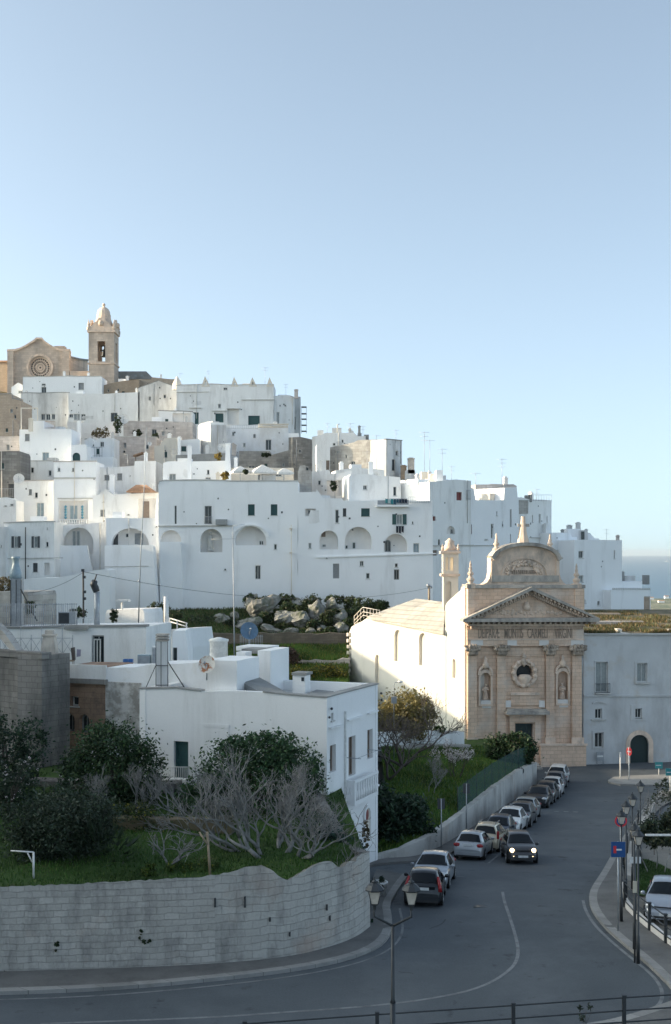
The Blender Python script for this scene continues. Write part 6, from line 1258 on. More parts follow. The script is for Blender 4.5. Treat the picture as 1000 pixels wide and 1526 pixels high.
for x, y in ((125.5, 858), (126, 880), (126, 890), (123.5, 848)): m.box(X(x - 2, 83.9), X(x + 2, 83.9), 83.8, 84, Z(y + 4, 84), Z(y, 84))
m.build('bracket_box', M['iron'], t)
t = thing('air_conditioner', 'dark fronted air conditioner box on the terrace roof', 'air conditioner', P(96, 932, 79)); F = Face(87, 78.6, 112, 78.6); MB().prism(F, F.poly([(87, 930), (112, 930), (112, 912), (87, 912)]), (), 0, .5).build('casing', M['zinc'], t); MB().prism(F, F.poly([(88, 929), (103, 929), (103, 913.5), (88, 913.5)]), (), -.03, -.004).build('grille', M['iron'], t)
t = thing('terrace_railing', 'short pale picket railing beside the dark air conditioner', 'fence', P(124, 934, 79)); rail(t, 111, 921, 137, 934, 79.2, 11, 'post', 'pickets')
h5 = B('small white vaulted roof room behind the terrace house', 157, 88, 216, 87, [(157, 915), (160, 909), (213, 908), (215, 914)], [], 'white2', depth=3, group=GR, zb=3)
m = MB(); m.path([P(182, 910, 88), P(182, 896, 88)], .09, 6); m.box(X(176, 88), X(193, 88), 87.6, 88.4, Z(896.5, 88), Z(894, 88)); m.build('flat_vent', M['post'], h5)
h6 = B('white terrace corner with a sunlit wall top and flower pots', 218, 86, 283, 84, [(218, 941), (255, 938), (277, 937), (281, 965)], [('d', 219, 955, 226, 972)], 'white2', depth=3, group=GR, zb=2)
t = thing('sunlit_flue', 'white flue pipe catching warm sun above the flower pots', 'flue', P(248, 940, 86)); m = MB(); m.path([P(247, 945, 86), P(247, 889, 86)], .14, 10); m.path([P(249.5, 945, 86.3), P(249.5, 893, 86.3)], .1, 8); m.build('pipe', M['post'], t)
t = thing('terrace_railing', 'white two-bar railing beside the sunlit flue', 'fence', P(266, 936, 85)); m = MB()
for y0, y1 in ((921, 929), (926, 934)): m.path([P(252, y0, 86), P(279, y1, 84)], .045, 5)
for x, y in ((253, 921), (264, 925), (278, 929)): m.path([P(x, y + 12, 85), P(x, y, 85)], .045, 5)
m.build('rails', M['post'], t)
for x, lb in ((236, 'wider orange clay flower pot on the sunlit wall top'), (243, 'smaller orange clay flower pot next to the sunlit flue')):
    c = P(x, 941, 84.6); t = thing('flower_pot', lb, 'flower pot', c, 'flower pots on the terrace'); MB().lathe([(.14, 0), (.22, .34), (.25, .36), (.25, .42), (.2, .42)], c, 10).build('pot', M['pot'], t)
h7 = B('narrow white end wall with a sloping side behind the braced chimney', 257, 73, 281, 73, [(257, 943), (259, 940), (276, 939.5), (280, 970)], [('D', 251.5 + 6, 965, 264, 987)], 'white', depth=2.5, group=GR, zb=2)
for x0, y0, x1, y1, nm, lb, mt in ((226, 964, 236, 990, 'boiler_cabinet', 'white boiler cabinet left of the braced chimney shaft', 'post'), (205, 976, 224, 990, 'storage_cabinet', 'pale blue storage cabinet beside the blue crate', 'blueglass')):
    t = thing(nm, lb.replace(' left of', ' beside'), 'cabinet', P((x0 + x1) / 2, y1, 71)); F = Face(x0, 71, x1, 71); MB().prism(F, F.poly([(x0, y1 + 3), (x1, y1 + 3), (x1, y0), (x0, y0)]), (), 0, .5).build('casing', M[mt], t); MB().prism(F, F.poly([(x0 + 1, y1), (x1 - 1, y1), (x1 - 1, y0 + 1.5), (x0 + 1, y0 + 1.5)]), (), -.03, -.004).build('cabinet_door', M['zinc'], t)
for x, lb in ((187.5, 'bright blue plastic crate on the terrace parapet'), (194.5, 'bright blue plastic crate closest to the pale cabinet')):
    c = P(x, 989, 70.2); t = thing('plastic_crate', lb, 'crate', (c.x, c.y, c.z), 'blue crates on the terrace'); m = MB()
    m.box(c.x - .13, c.x + .13, c.y - .2, c.y + .2, c.z, c.z + .04); 
    for a in (0, 1, 2): 
        for s_ in (-1, 1): m.box(c.x - .13, c.x + .13, c.y + s_ * .2 - .012, c.y + s_ * .2 + .012, c.z + .04 + a * .08, c.z + .1 + a * .08); m.box(c.x + s_ * .13 - .012, c.x + s_ * .13 + .012, c.y - .188, c.y + .188, c.z + .042 + a * .08, c.z + .1 + a * .08)
    m.build('slatted_sides', plain('blue_plastic', (.04, .16, .42), .4), t)
t = thing('garden_chair', 'old dark chair standing on the low terrace', 'chair', P(106, 992, 69.5)); m = MB(); F = Face(97, 69.5, 111, 69.5)
m.prism(F, F.poly([(97, 984), (109, 984), (109, 986), (97, 986)]), (), 0, .45); m.build('seat', M['wood'], t); m = MB(); m.prism(F, F.poly([(105, 966), (109.5, 965), (110.5, 984), (107, 984)]), (), .05, .4); m.build('backrest', M['darkbark'], t)
for x in (98, 108):
    for k_ in (.05, .4): m = MB(); u, z = F.uz(x, 985.9); m.path([F.pt(u, z, k_), F.pt(u, z - .4, k_)], .02, 4); m.build('leg', M['wood'], t)
t = thing('towel', 'small mauve towel hung against the white terrace wall', 'towel', P(117, 980, 77)); F = Face(113, 77.3, 121, 77.3); MB().prism(F, F.poly([(114, 979), (120, 978), (120.5, 968), (114.5, 967.5)]), (), 0, .04).build('cloth', plain('mauve_cloth', (.3, .28, .36), .9), t)
t = thing('metal_fence', 'thin dark bar fence behind the blue dish', 'fence', P(376, 965, 78)); m = MB()
for i in range(14): m.path([P(358 + i * 2.5, 966, 78), P(358 + i * 2.5, 946, 78)], .02, 4)
m.path([P(357, 948, 78), P(392, 948, 78)], .02, 4); m.build('bars', M['zinc'], t)
fb(Ff, 352, 964.5, 398, 969.5, 6.9, 8.6, 'upper_parapet', 'house')
# wires between poles and walls
def wire(a, b, sag, lb, r=.012):
    t = thing('cable', lb, 'cable', a); m = MB(); m.path([a.lerp(b, i / 14) - Vector((0, 0, sag * 4 * (i / 14) * (1 - i / 14))) for i in range(15)], r, 4, cap=False); m.build('wire', M['iron'], t)
wire(P(124, 852, 84), P(640, 876, 142), 1.6, 'long thin black cable from the terrace pole to the nave pole', .02)
wire(P(124, 853, 84), P(38, 884, 83), .3, 'short black cable from the terrace pole to the flue stack', .016)
# ------------------------------------------------------------------ trees and plants
def fast_mesh(name, V, Fq, cols, mat, parent=None, k=4):
    """V (n*k,3) array of separate k-gons, one colour per face"""
    n = len(V) // k; me = bpy.data.meshes.new(name); o0 = org(parent)
    me.vertices.add(len(V)); me.vertices.foreach_set('co', (V - np.array(o0)).astype(np.float32).ravel())
    me.loops.add(n * k); me.loops.foreach_set('vertex_index', np.arange(n * k, dtype=np.int32))
    me.polygons.add(n); me.polygons.foreach_set('loop_start', np.arange(0, n * k, k, dtype=np.int32)); me.polygons.foreach_set('loop_total', np.full(n, k, dtype=np.int32))
    at = me.color_attributes.new('col', 'FLOAT_COLOR', 'CORNER'); c = np.ones((n * k, 4), np.float32); c[:, :3] = np.repeat(cols, k, axis=0); at.data.foreach_set('color', c.ravel())
    me.materials.append(mat); me.update(); me.validate()
    o = bpy.data.objects.new(name, me); COL.objects.link(o)
    if parent: o.parent = parent
    ORG[o.name] = Vector(o0); return o
def leaf_quads(pts, size, rg, asp=1.9, up=.3):
    n = len(pts); nr = rg.normal(size=(n, 3)); nr[:, 2] = np.abs(nr[:, 2]) + up; nr /= np.linalg.norm(nr, axis=1)[:, None]
    a = np.cross(nr, rg.normal(size=(n, 3))); a /= np.linalg.norm(a, axis=1)[:, None] + 1e-9; b = np.cross(nr, a)
    s = (size * rg.uniform(.6, 1.4, n))[:, None]; a = a * s * asp * .5; b = b * s * .5
    return np.stack([pts - a, pts + b, pts + a, pts - b], 1).reshape(-1, 3)
def cloud(lobes, n, rg, clump=.22, per=26, shell=.55):
    """points gathered in clumps spread through ellipsoid lobes [(cx,cy,cz,rx,ry,rz)]"""
    vol = np.array([l[3] * l[4] * l[5] for l in lobes]) ** .67; pr = vol / vol.sum(); nc = max(3, n // per); C = []; T = []
    idx = rg.choice(len(lobes), nc, p=pr)
    for i in idx:
        l = lobes[i]; v = rg.normal(size=3); v /= np.linalg.norm(v); r = rg.uniform(shell ** 3, 1) ** (1 / 3) * rg.uniform(.86, 1.06)
        C.append([l[0] + v[0] * l[3] * r, l[1] + v[1] * l[4] * r, l[2] + v[2] * l[5] * r, min(l[3:6]) * clump * rg.uniform(.6, 1.5), rg.uniform(.55, 1.45)])
    C = np.array(C); k = rg.integers(0, nc, n); p = C[k, :3] + rg.normal(size=(n, 3)) * C[k, 3][:, None] * .6
    return p, C[k, 4], C
def colours(n, tone, rg, base, alt=None, pa=0.):
    c = np.array(base)[None, :] * (tone * rg.uniform(.7, 1.3, n))[:, None]
    if alt is not None: w = rg.random(n) < pa; c[w] = np.array(alt)[None, :] * rg.uniform(.7, 1.3, w.sum())[:, None]
    return np.clip(c, 0, 1)
def pxl(l): px, py, d, rx, rz_ = l[:5]; k = d / FP; c = P(px, py, d); return (c.x, c.y, c.z, rx * k, (l[5] if len(l) > 5 else rx * k * .9), rz_ * k)
def tree(name, lb, cat, lobes, n, size, base, alt=None, pa=0., trunk=None, seed=1, group=None, per=26, clump=.26, asp=1.9, tr=.16, crown='crown', limbs=7, up=.3, blossom=0, bark='darkbark', shell=.55):
    rg = np.random.default_rng(seed); L = [pxl(l) for l in lobes]
    b = trunk if trunk is not None else Vector((L[0][0], L[0][1], L[0][2] - L[0][5]))
    t = thing(name, lb, cat, b, group)
    p, tone, C = cloud(L, n, rg, clump, per, shell)
    fast_mesh(crown, leaf_quads(p, size, rg, asp, up), None, colours(n, tone, rg, base, alt, pa), M['leaf'], t)
    if blossom:
        q, _, _ = cloud(L, blossom, rg, .12, 5, .7); fast_mesh('blossom', leaf_quads(q, .055, rg, 1.2), None, colours(blossom, np.ones(blossom), rg, (.75, .66, .68)), M['petal'], t)
    if tr:
        m = MB(); c0 = Vector(L[0][:3]); fork = b.lerp(c0, .45) + Vector((rg.uniform(-.1, .1), 0, 0)); m.path([b - Vector((0, 0, .3)), b.lerp(fork, .5) + Vector((rg.uniform(-.08, .08), 0, 0)), fork], [tr * 1.25, tr, tr * .85], 8)
        for i in range(limbs):
            e = Vector(C[int(rg.integers(0, len(C)))][:3]); mid = fork.lerp(e, .5) + Vector((rg.uniform(-.2, .2), rg.uniform(-.2, .2), .15)); m.path([fork, mid, e], [tr * .6, tr * .36, tr * .1], 5)
        m.build('trunk', M[bark], t)
    return t
def bare(name, lb, cat, stems, seed, depth=5, spread=.6, shrink=.74, r0=.09, kink=.22, mat='bark', leafy=None, kids=(2, 3), up=.25, group=None, rmin=.008):
    """leafless tree: crooked limbs that fork and taper to twigs; stems = [(base, tip)]"""
    rg = random.Random(seed); t = thing(name, lb, cat, stems[0][0], group); tm, bm = MB(), MB(); tips = []
    def grow(p, d, L, r, lev):
        q = [p]; dd = d.copy(); n = 3
        for i in range(n):
            dd = (dd + Vector((rg.uniform(-1, 1), rg.uniform(-1, 1), rg.uniform(-.6, 1) * .7)) * kink).normalized(); q.append(q[-1] + dd * L / n)
        (tm if lev == 0 else bm).path(q, [r * (1 - .3 * i / n) for i in range(n + 1)], 6 if lev < 2 else 4 if lev < 4 else 3, cap=lev < 2)
        if lev >= depth: tips.append(q[-1]); return
        for j in range(rg.randint(*kids)):
            o = Vector((rg.gauss(0, 1), rg.gauss(0, 1), rg.gauss(0, .7))).normalized(); nd_ = (dd + o * spread + Vector((0, 0, up))).normalized()
            grow(q[-1] if j < 2 else q[2], nd_, L * shrink * rg.uniform(.75, 1.2), max(rmin, r * .66), lev + 1)
    for b, e in stems: grow(b, (e - b).normalized(), (e - b).length, r0, 0)
    tm.build('trunk', M[mat], t); bm.build('branches', M[mat], t)
    if leafy:
        n, size, base = leafy; g = np.random.default_rng(seed); T = np.array(tips); p = T[g.integers(0, len(T), n)] + g.normal(size=(n, 3)) * .09
        fast_mesh('blossom', leaf_quads(p, size, g, 1.2), None, colours(n, np.ones(n), g, base), M['petal'], t)
    return t
def gpt(px, d, z): return Vector((X(px, d), d, z))
GT = 'leafy garden trees above the curved wall'
tree('citrus_tree', 'large dark leafy citrus tree against the brown arcade wall', 'tree', [(168, 1145, 58, 68, 64), (118, 1160, 57.6, 34, 46), (215, 1150, 57.5, 32, 52), (165, 1110, 58, 46, 34), (150, 1205, 57, 48, 36)], 17000, .085, (.034, .068, .030), (.075, .12, .045), .18, gpt(165, 57.5, 2.9), 11, tr=.13, blossom=130)
tree('evergreen_tree', 'dark evergreen tree before the block stone house at the frame edge', 'tree', [(10, 1130, 58, 52, 60), (45, 1105, 57, 26, 34), (-20, 1090, 58.5, 40, 36), (20, 1200, 56, 40, 50)], 9000, .085, (.022, .045, .026), (.05, .085, .04), .15, gpt(10, 57.5, 2.8), 12, tr=.16)
tree('evergreen_tree', 'round dark evergreen tree standing behind the bare fig tree', 'tree', [(390, 1170, 57, 76, 66), (340, 1148, 56.6, 46, 44), (440, 1160, 56.5, 44, 56), (388, 1116, 57, 62, 24), (300, 1190, 56, 36, 40), (390, 1230, 56, 70, 46), (455, 1225, 55.5, 36, 44)], 26000, .095, (.034, .075, .034), (.08, .14, .055), .22, gpt(395, 56.5, 2.8), 13, tr=.16, blossom=0)
tree('olive_tree', 'fine leaved olive tree just above the curved wall', 'tree', [(95, 1232, 49, 64, 54), (55, 1255, 48.6, 42, 38), (135, 1225, 49, 44, 46), (38, 1222, 49, 38, 36)], 17000, .052, (.033, .052, .030), (.06, .085, .06), .25, gpt(69, 48.5, 2.5), 14, asp=3.6, tr=.07, per=40, clump=.34, bark='bark')
tree('shrub', 'low yellow-flecked shrub beneath the citrus tree', 'shrub', [(145, 1218, 54, 50, 28), (200, 1222, 53.5, 48, 26), (245, 1232, 53, 34, 18)], 5200, .07, (.04, .06, .022), (.2, .19, .03), .12, None, 15, tr=0)
tree('blossom_tree', 'small white-blossomed almond tree beside the olive tree', 'tree', [(18, 1160, 54, 26, 34), (40, 1150, 54, 18, 22)], 900, .07, (.03, .05, .03), (.5, .46, .46), .05, gpt(20, 54, 2.8), 16, tr=.05, blossom=70)
# spiky palm bush
rg = np.random.default_rng(4); c = gpt(158, 47.5, 2.55); t = thing('palm_bush', 'dark spiky dwarf palm bush behind the curved wall', 'palm', c); V = []
for i in range(26):
    a = rg.uniform(0, 2 * math.pi); e = rg.uniform(.15, 1.3); L = rg.uniform(.9, 1.5); d = np.array([math.cos(a) * math.cos(e), math.sin(a) * math.cos(e), math.sin(e)]); s = np.cross(d, [0, 0, 1.]); s /= np.linalg.norm(s) + 1e-9; tip = np.array(c) + d * L
    for j in range(16):
        f = (j - 7.5) / 7.5; dd = d * (1.05 - .4 * abs(f)) + s * f * .9 - np.array([0, 0, .25 * abs(f)]); q = tip + dd * .62; w = np.cross(dd, [0, .3, 1.]); w *= .02 / (np.linalg.norm(w) + 1e-9); V += [tip - w, tip + w, q + w * .2, q - w * .2]
V = np.array(V); fast_mesh('fronds', V, None, colours(len(V) // 4, np.ones(len(V) // 4), rg, (.022, .04, .02)), M['leaf'], t)
# bare fig tree and its neighbours
fig = [(gpt(402, 49.2, 2.2), gpt(384, 49, 3.0)), (gpt(420, 49.4, 2.3), gpt(446, 49.2, 3.0)), (gpt(430, 49.6, 2.3), gpt(458, 49.3, 2.75)), (gpt(395, 49.4, 2.3), gpt(352, 49.4, 2.7)), (gpt(415, 50, 2.3), gpt(412, 50.4, 3.1)), (gpt(425, 49, 2.3), gpt(455, 48.6, 2.6)), (gpt(400, 48.8, 2.3), gpt(365, 48.6, 2.9))]
bare('fig_tree', 'wide bare grey fig tree with tangled branches over the wall', 'tree', fig, 21, depth=6, spread=.76, shrink=.81, r0=.12, kink=.36, up=.18, kids=(2, 3), rmin=.006)
bare('fig_tree', 'low bare grey fig sprawling toward the wooden post', 'tree', [(gpt(372, 50.2, 2.4), gpt(350, 50.2, 3.0)), (gpt(366, 50.4, 2.4), gpt(330, 50.4, 2.8))], 33, depth=6, spread=.78, shrink=.8, r0=.08, kink=.33, up=.16, kids=(2, 3), rmin=.007)
bare('bare_shrub', 'small twisted bare shrub before the pale terrace wall', 'shrub', [(gpt(252, 48, 2.5), gpt(240, 48, 2.9)), (gpt(250, 48, 2.5), gpt(272, 47.8, 2.85)), (gpt(255, 48.1, 2.5), gpt(262, 48, 2.95))], 23, depth=4, spread=.8, shrink=.78, r0=.06, up=.12)
for x, sd, lb in ((128, 24, 'thin bare twiggy tree before the west side of the citrus tree'), (202, 29, 'thin bare twiggy tree before the east side of the citrus tree')): bare('bare_tree', lb, 'tree', [(gpt(x, 54, 2.8), gpt(x - 5 + sd % 5 * 2, 54, 3.5)), (gpt(x + 1, 54, 2.8), gpt(x + 14, 54, 3.3))], sd, depth=6, spread=.6, shrink=.78, r0=.05, up=.3, rmin=.0065)
bare('bare_tree', 'low bare branching tree under the green door', 'tree', [(gpt(278, 55, 2.9), gpt(266, 55, 3.5)), (gpt(284, 55, 2.9), gpt(296, 55, 3.5)), (gpt(281, 55, 2.9), gpt(252, 55, 3.3))], 25, depth=5, spread=.65, shrink=.76, r0=.06, up=.2, rmin=.008)
tree('conifer_shrub', 'low blue-green conifer shrub by the end of the garden wall', 'shrub', [(505, 1262, 51.5, 36, 22), (475, 1255, 52, 30, 24), (528, 1270, 51, 18, 14), (490, 1235, 53, 26, 22)], 5500, .06, (.022, .05, .038), (.04, .08, .06), .2, None, 27, tr=0, asp=3.)
tree('yellow_shrub', 'bright green low shrub at the foot of the small bare shrub', 'shrub', [(268, 1292, 47.5, 22, 10), (300, 1290, 47.5, 26, 12), (225, 1296, 47, 16, 8)], 2200, .05, (.06, .10, .02), (.22, .22, .03), .08, None, 28, tr=0)
# slope beside the street
tree('leafy_bush', 'big dark glossy bush spilling over the side road wall', 'bush', [(600, 1225, 69, 34, 32), (575, 1205, 70, 30, 30), (625, 1240, 69, 22, 18), (585, 1248, 68.5, 30, 22), (615, 1205, 70.5, 26, 20)], 8000, .13, (.024, .05, .03), (.05, .09, .045), .2, None, 31, tr=0, asp=2.6)
bare('bare_tree', 'spreading bare grey tree behind the corner house', 'tree', [(gpt(600, 92, -1.3), gpt(594, 92, -.1)), (gpt(602, 92, -1.3), gpt(626, 92, -.4)), (gpt(598, 92, -1.3), gpt(576, 92, -.4))], 32, depth=6, spread=.72, shrink=.85, r0=.13, up=.10, rmin=.012, mat='darkbark')
bare('bare_tree', 'dense dark bare tree close to the corner house wall', 'tree', [(gpt(578, 86, -1.2), gpt(574, 86, -.1)), (gpt(580, 86, -1.2), gpt(600, 86, -.2)), (gpt(590, 88, -1.2), gpt(584, 88, -.2))], 35, depth=6, spread=.75, shrink=.84, r0=.10, up=.08, rmin=.012, mat='darkbark')
bare('blossom_tree', 'pale blossoming almond tree on the green slope by the fence', 'tree', [(gpt(680, 90, -2.2), gpt(676, 90, -1.5)), (gpt(681, 90, -2.2), gpt(690, 90, -1.5)), (gpt(679, 90, -2.2), gpt(668, 90, -1.5))], 36, depth=5, spread=.6, shrink=.8, r0=.045, up=.25, mat='darkbark', leafy=(1500, .07, (.62, .58, .58)), rmin=.01)
bare('bare_tree', 'slender bare saplings on the slope near the sign backs', 'tree', [(gpt(640, 82, -1.6), gpt(636, 82, -.9)), (gpt(645, 82, -1.6), gpt(650, 82, -.9)), (gpt(655, 86, -1.9), gpt(652, 86, -1.2))], 37, depth=5, spread=.6, shrink=.8, r0=.04, up=.2, rmin=.011)
tree('round_bush', 'round olive-brown bush glowing in sun against the white nave', 'tree', [(606, 1062, 108, 38, 34), (585, 1068, 108, 24, 26), (628, 1066, 108, 22, 26), (604, 1085, 108, 36, 22)], 11000, .13, (.21, .18, .07), (.28, .23, .09), .3, gpt(605, 108, -3), 41, tr=.16, per=22, clump=.2, asp=2.4)
tree('round_tree', 'round green tree in front of the church door', 'tree', [(765, 1118, 104, 34, 25), (742, 1115, 104, 19, 19), (785, 1122, 104, 17, 18), (757, 1136, 103.5, 24, 15), (770, 1103, 104, 20, 12)], 10000, .12, (.034, .064, .026), (.10, .09, .05), .08, gpt(768, 103.5, -3.9), 42, tr=.17, per=24, clump=.24, asp=2.2)
tree('shrub', 'small green shrub tuft beside the low white wall', 'shrub', [(655, 1086, 110, 9, 6), (640, 1090, 110, 8, 5)], 700, .12, (.06, .10, .03), None, 0, None, 43, tr=0)
tree('scrub', 'brown scrubby bush in the middle of the green field', 'bush', [(425, 978, 135.8, 20, 13), (415, 985, 135.8, 12, 9)], 2200, .16, (.10, .065, .055), (.07, .06, .04), .3, None, 44, tr=0)
for i, (x, y, d, rx, rz_, lb) in enumerate(((400, 897, 153, 22, 8, 'green bush over the leaning brown rock'), (425, 893, 153.5, 20, 8, 'green bush topping the outcrop below the drainpipe'), (465, 900, 152, 14, 12, 'dark bush between the tall grey rocks'), (500, 894, 154, 18, 7, 'round bush under the lower wall windows'), (532, 899, 153, 22, 10, 'olive green bush near the nave railing'), (568, 902, 154, 12, 7, 'dark bush rising behind the nave roof'), (430, 908, 150.5, 14, 10, 'bush in the cleft beneath the brown rock'), (487, 922, 148.6, 12, 11, 'green bush beside the tall grey rock'), (535, 913, 150, 16, 9, 'grassy bush over the rounded grey rock'), (372, 893, 153.5, 9, 8, 'dark bush on the upright brown rock'), (556, 905, 153, 16, 9, 'brownish bush by the white nave railing'), (500, 914, 149.4, 9, 7, 'small bush in front of the small pale rock'), (395, 920, 149.5, 14, 7, 'scrubby green patch over the flat pale ledge'), (445, 912, 150, 12, 8, 'tangled bush between brown and blocky rocks'), (468, 930, 147.5, 13, 7, 'low green scrub above the middle of the wall'), (520, 930, 147.6, 9, 8, 'low scrub at the east end of the field wall'), (418, 934, 147.4, 12, 5, 'low herb patch over the field wall'), (350, 928, 148.8, 16, 6, 'green scrub at the west end of the outcrop'), (490, 940, 146.4, 14, 5, 'small green tuft row on the field wall'))):
    tree('wild_bush', lb, 'bush', [(x, y, d, rx, rz_)], 1500, .15, ((.045, .075, .03), (.06, .085, .03), (.035, .06, .03))[i % 3], (.1, .09, .05), .15, None, 60 + i, 'wild bushes on the outcrop', tr=0)
tree('hedge', 'yellow-green flowering hedge at the near edge of the field', 'hedge', [(440, 1003, 131, 30, 9), (485, 1001, 131.5, 32, 11), (506, 1005, 131, 15, 8)], 7000, .10, (.075, .10, .025), (.30, .24, .03), .3, None, 75, tr=0)
for i, (x, y, d, rx, rz_, lb) in enumerate(((175, 632, 218, 6, 16, 'tall narrow evergreen shrub below the top row'), (150, 645, 216, 14, 8, 'spiky brown-green plants on the white terrace'), (204, 645, 217, 6, 5, 'small round bush before the pinkish stone wall'), (335, 709, 157.5, 6, 6, 'yellow flowering plant beside the white parasols'), (326, 681, 169, 5, 6, 'orange-green plant over the tiled roof'), (497, 724, 164, 5, 8, 'small dark potted tree in the pale roof frame'), (231, 651, 210, 5, 6, 'grey-green plant beside the pale stone house'), (170, 919, 86, 6, 10, 'green shrub between vaulted room and metal flue'), (116, 914, 90, 14, 8, 'dark bushes behind the terrace fence'), (44, 905, 88, 8, 12, 'dark shrub beside the flue stack'), (8, 872, 94, 14, 14, 'sun-touched bush behind the low grey stone house'), (235, 908, 110, 18, 10, 'grey leafless brush below the white bastion'), (262, 916, 112, 14, 8, 'dark green brush at the foot of the town wall'), (300, 922, 135, 26, 6, 'low green scrub under the white buttress'), (366, 703, 157.5, 4, 3, 'tiny shrub under the first parasol'), (396, 678, 211, 8, 3, 'row of little potted plants on the rubble terrace'), (545, 1245, 61, 5, 24, 'dry climbing plant on the side wall of the corner house'))):
    col = (.045, .07, .032) if 'yellow' not in lb and 'orange' not in lb and 'brown' not in lb and 'dry' not in lb and 'sun' not in lb else (.3, .22, .05) if 'yellow' in lb or 'orange' in lb else (.14, .11, .05)
    tree('terrace_plant', lb, 'plant', [(x, y, d, rx, rz_)], 900, .03 + d * .0006, col, (.12, .1, .07), .15, None, 90 + i, None, tr=0)
tree('reeds', 'tall thin leafy saplings beyond the east lamp posts', 'shrub', [(970, 1190, 66, 12, 30), (985, 1180, 70, 14, 30), (1005, 1185, 68, 14, 34)], 900, .08, (.045, .06, .035), (.12, .12, .08), .15, gpt(975, 66, -1.6), 121, tr=.018, limbs=9, shell=.1)
tree('thicket', 'dark tangled thicket behind the east lamp posts', 'bush', [(975, 1240, 58, 24, 20), (1008, 1232, 58, 24, 26), (957, 1246, 57, 12, 12), (1000, 1252, 56.5, 30, 12)], 6000, .085, (.028, .045, .026), (.07, .08, .04), .2, None, 122, tr=0)
bare('bare_shrub', 'bare twiggy shrub poking out of the east thicket', 'shrub', [(gpt(966, 60, -1), gpt(964, 60, -.2)), (gpt(990, 60, -1), gpt(992, 60, 0)), (gpt(978, 61, -1), gpt(979, 61, .2))], 123, depth=5, spread=.5, r0=.03, up=.35, rmin=.007)
tree('roadside_plant', 'little weed growing by the near railing', 'plant', [(872, 1508, 37.0, 14, 17)], 90, .06, (.03, .045, .03), None, 0, Vector((X(872, 37), 37, .1)), 124, tr=.006, limbs=14)
tree('wall_plant', 'leafy plant in the white tub by the wall end', 'plant', [(563, 1316, 51, 9, 13)], 260, .085, (.022, .04, .024), (.2, .2, .18), .08, None, 125, tr=0); 
c = onroad(G(566, 1338), .13); t = thing('plant_tub', 'white plant tub at the end of the curved wall', 'plant pot', c); MB().lathe([(.26, 0), (.34, .5), (.37, .52), (.37, .6), (.3, .6), (.28, .5)], c, 14).build('tub', M['post'], t)
tree('weed', 'green weed clump at the foot of the curved wall', 'plant', [(554, 1378, 49.2, 4, 12)], 240, .06, (.02, .07, .03), None, 0, None, 126, tr=0)
for x, y, lb in ((84, 1412, 'dark weed tuft growing low on the curved wall'), (211, 1394, 'small dark weed in the middle of the curved wall'), (218, 1402, 'green weed just below the small dark one on the wall'), (502, 1443 - 14, 'weed at the kerb under the curved wall'), (5, 1452, 'grass tuft at the foot of the wall by the frame edge')):
    v = footx(x); tree('wall_weed', lb, 'plant', [(x, y, v.y - .05, 5, 8)], 130, .05, (.03, .06, .025), (.09, .09, .05), .2, None, int(x) + 300, 'weeds on the curved wall', tr=0)
# grass
def grass(name, pts, h, base, alt, pa, seed, lb=None):
    rg = np.random.default_rng(seed); n = len(pts); a = rg.uniform(0, 2 * math.pi, n); w = h * .16; s = np.stack([np.cos(a), np.sin(a), np.zeros(n)], 1) * w; tip = pts + np.stack([rg.normal(size=n) * .35 * h, rg.normal(size=n) * .35 * h, h * rg.uniform(.6, 1.4, n)], 1)
    V = np.stack([pts - s, pts + s, tip], 1).reshape(-1, 3); q = pts[:, :2]; tone = .8 + .35 * np.sin(q[:, 0] * .9 + 1.3 * np.sin(q[:, 1] * .35)) * np.sin(q[:, 1] * .5 + q[:, 0] * .3)
    o = fast_mesh(name, V, None, colours(n, tone, rg, base, alt, pa), M['blade'], None, 3); o['kind'] = 'stuff'; o['label'] = lb; o['category'] = 'grass'
def scatter(name_obj, n, seed):
    o = bpy.data.objects[name_obj]; me = o.data; rg = np.random.default_rng(seed); P_ = np.array([v.co for v in me.vertices]); polys = [p for p in me.polygons]; ar = np.array([p.area for p in polys]); return P_, polys, ar, rg
def on_sheet(rows_name, n, seed, keep=None):
    P_, polys, ar, rg = scatter(rows_name, n, seed); w = ar.copy()
    if keep is not None: w = w * np.array([1. if keep(p.center) else 0. for p in polys])
    idx = rg.choice(len(polys), n, p=w / w.sum()); Q = np.array([[P_[i] for i in p.vertices][:4] for p in polys]); u, v = rg.random(n)[:, None], rg.random(n)[:, None]; q = Q[idx]
    return q[:, 0] * (1 - u) * (1 - v) + q[:, 1] * u * (1 - v) + q[:, 2] * u * v + q[:, 3] * (1 - u) * v
grass('grass', on_sheet('garden', 26000, 1, lambda c: c.x > -16 and c.y < 62), .13, (.05, .12, .022), (.11, .16, .04), .15, 2, 'short green grass in the raised garden')
grass('grass', on_sheet('garden_slope', 26000, 3), .2, (.085, .17, .028), (.18, .21, .045), .2, 4, 'lush green grass on the slope above the parked cars')
grass('grass', on_sheet('terraced_field', 42000, 5, lambda c: -18 < c.x < 4 and 124 < c.y < 144 and c.z > .5), .34, (.10, .19, .035), (.26, .23, .05), .12, 6, 'tall green grass in the terraced field')
grass('grass', on_sheet('terraced_field', 20000, 7, lambda c: -26 < c.x < 6 and 145 < c.y < 158 and c.z > 0), .3, (.08, .13, .04), (.16, .14, .07), .25, 8, 'rough green grass among the rocks')
rgx = np.random.default_rng(9); gv = np.array([onroad(G(x, y), .18) for x, y in zip(rgx.uniform(948, 1000, 5000), rgx.uniform(1286, 1338, 5000)) if y > 1284 + (x - 962) * .5 ]); grass('grass', gv, .1, (.03, .08, .016), (.07, .11, .03), .15, 10, 'green grass verge beside the parked silver car')
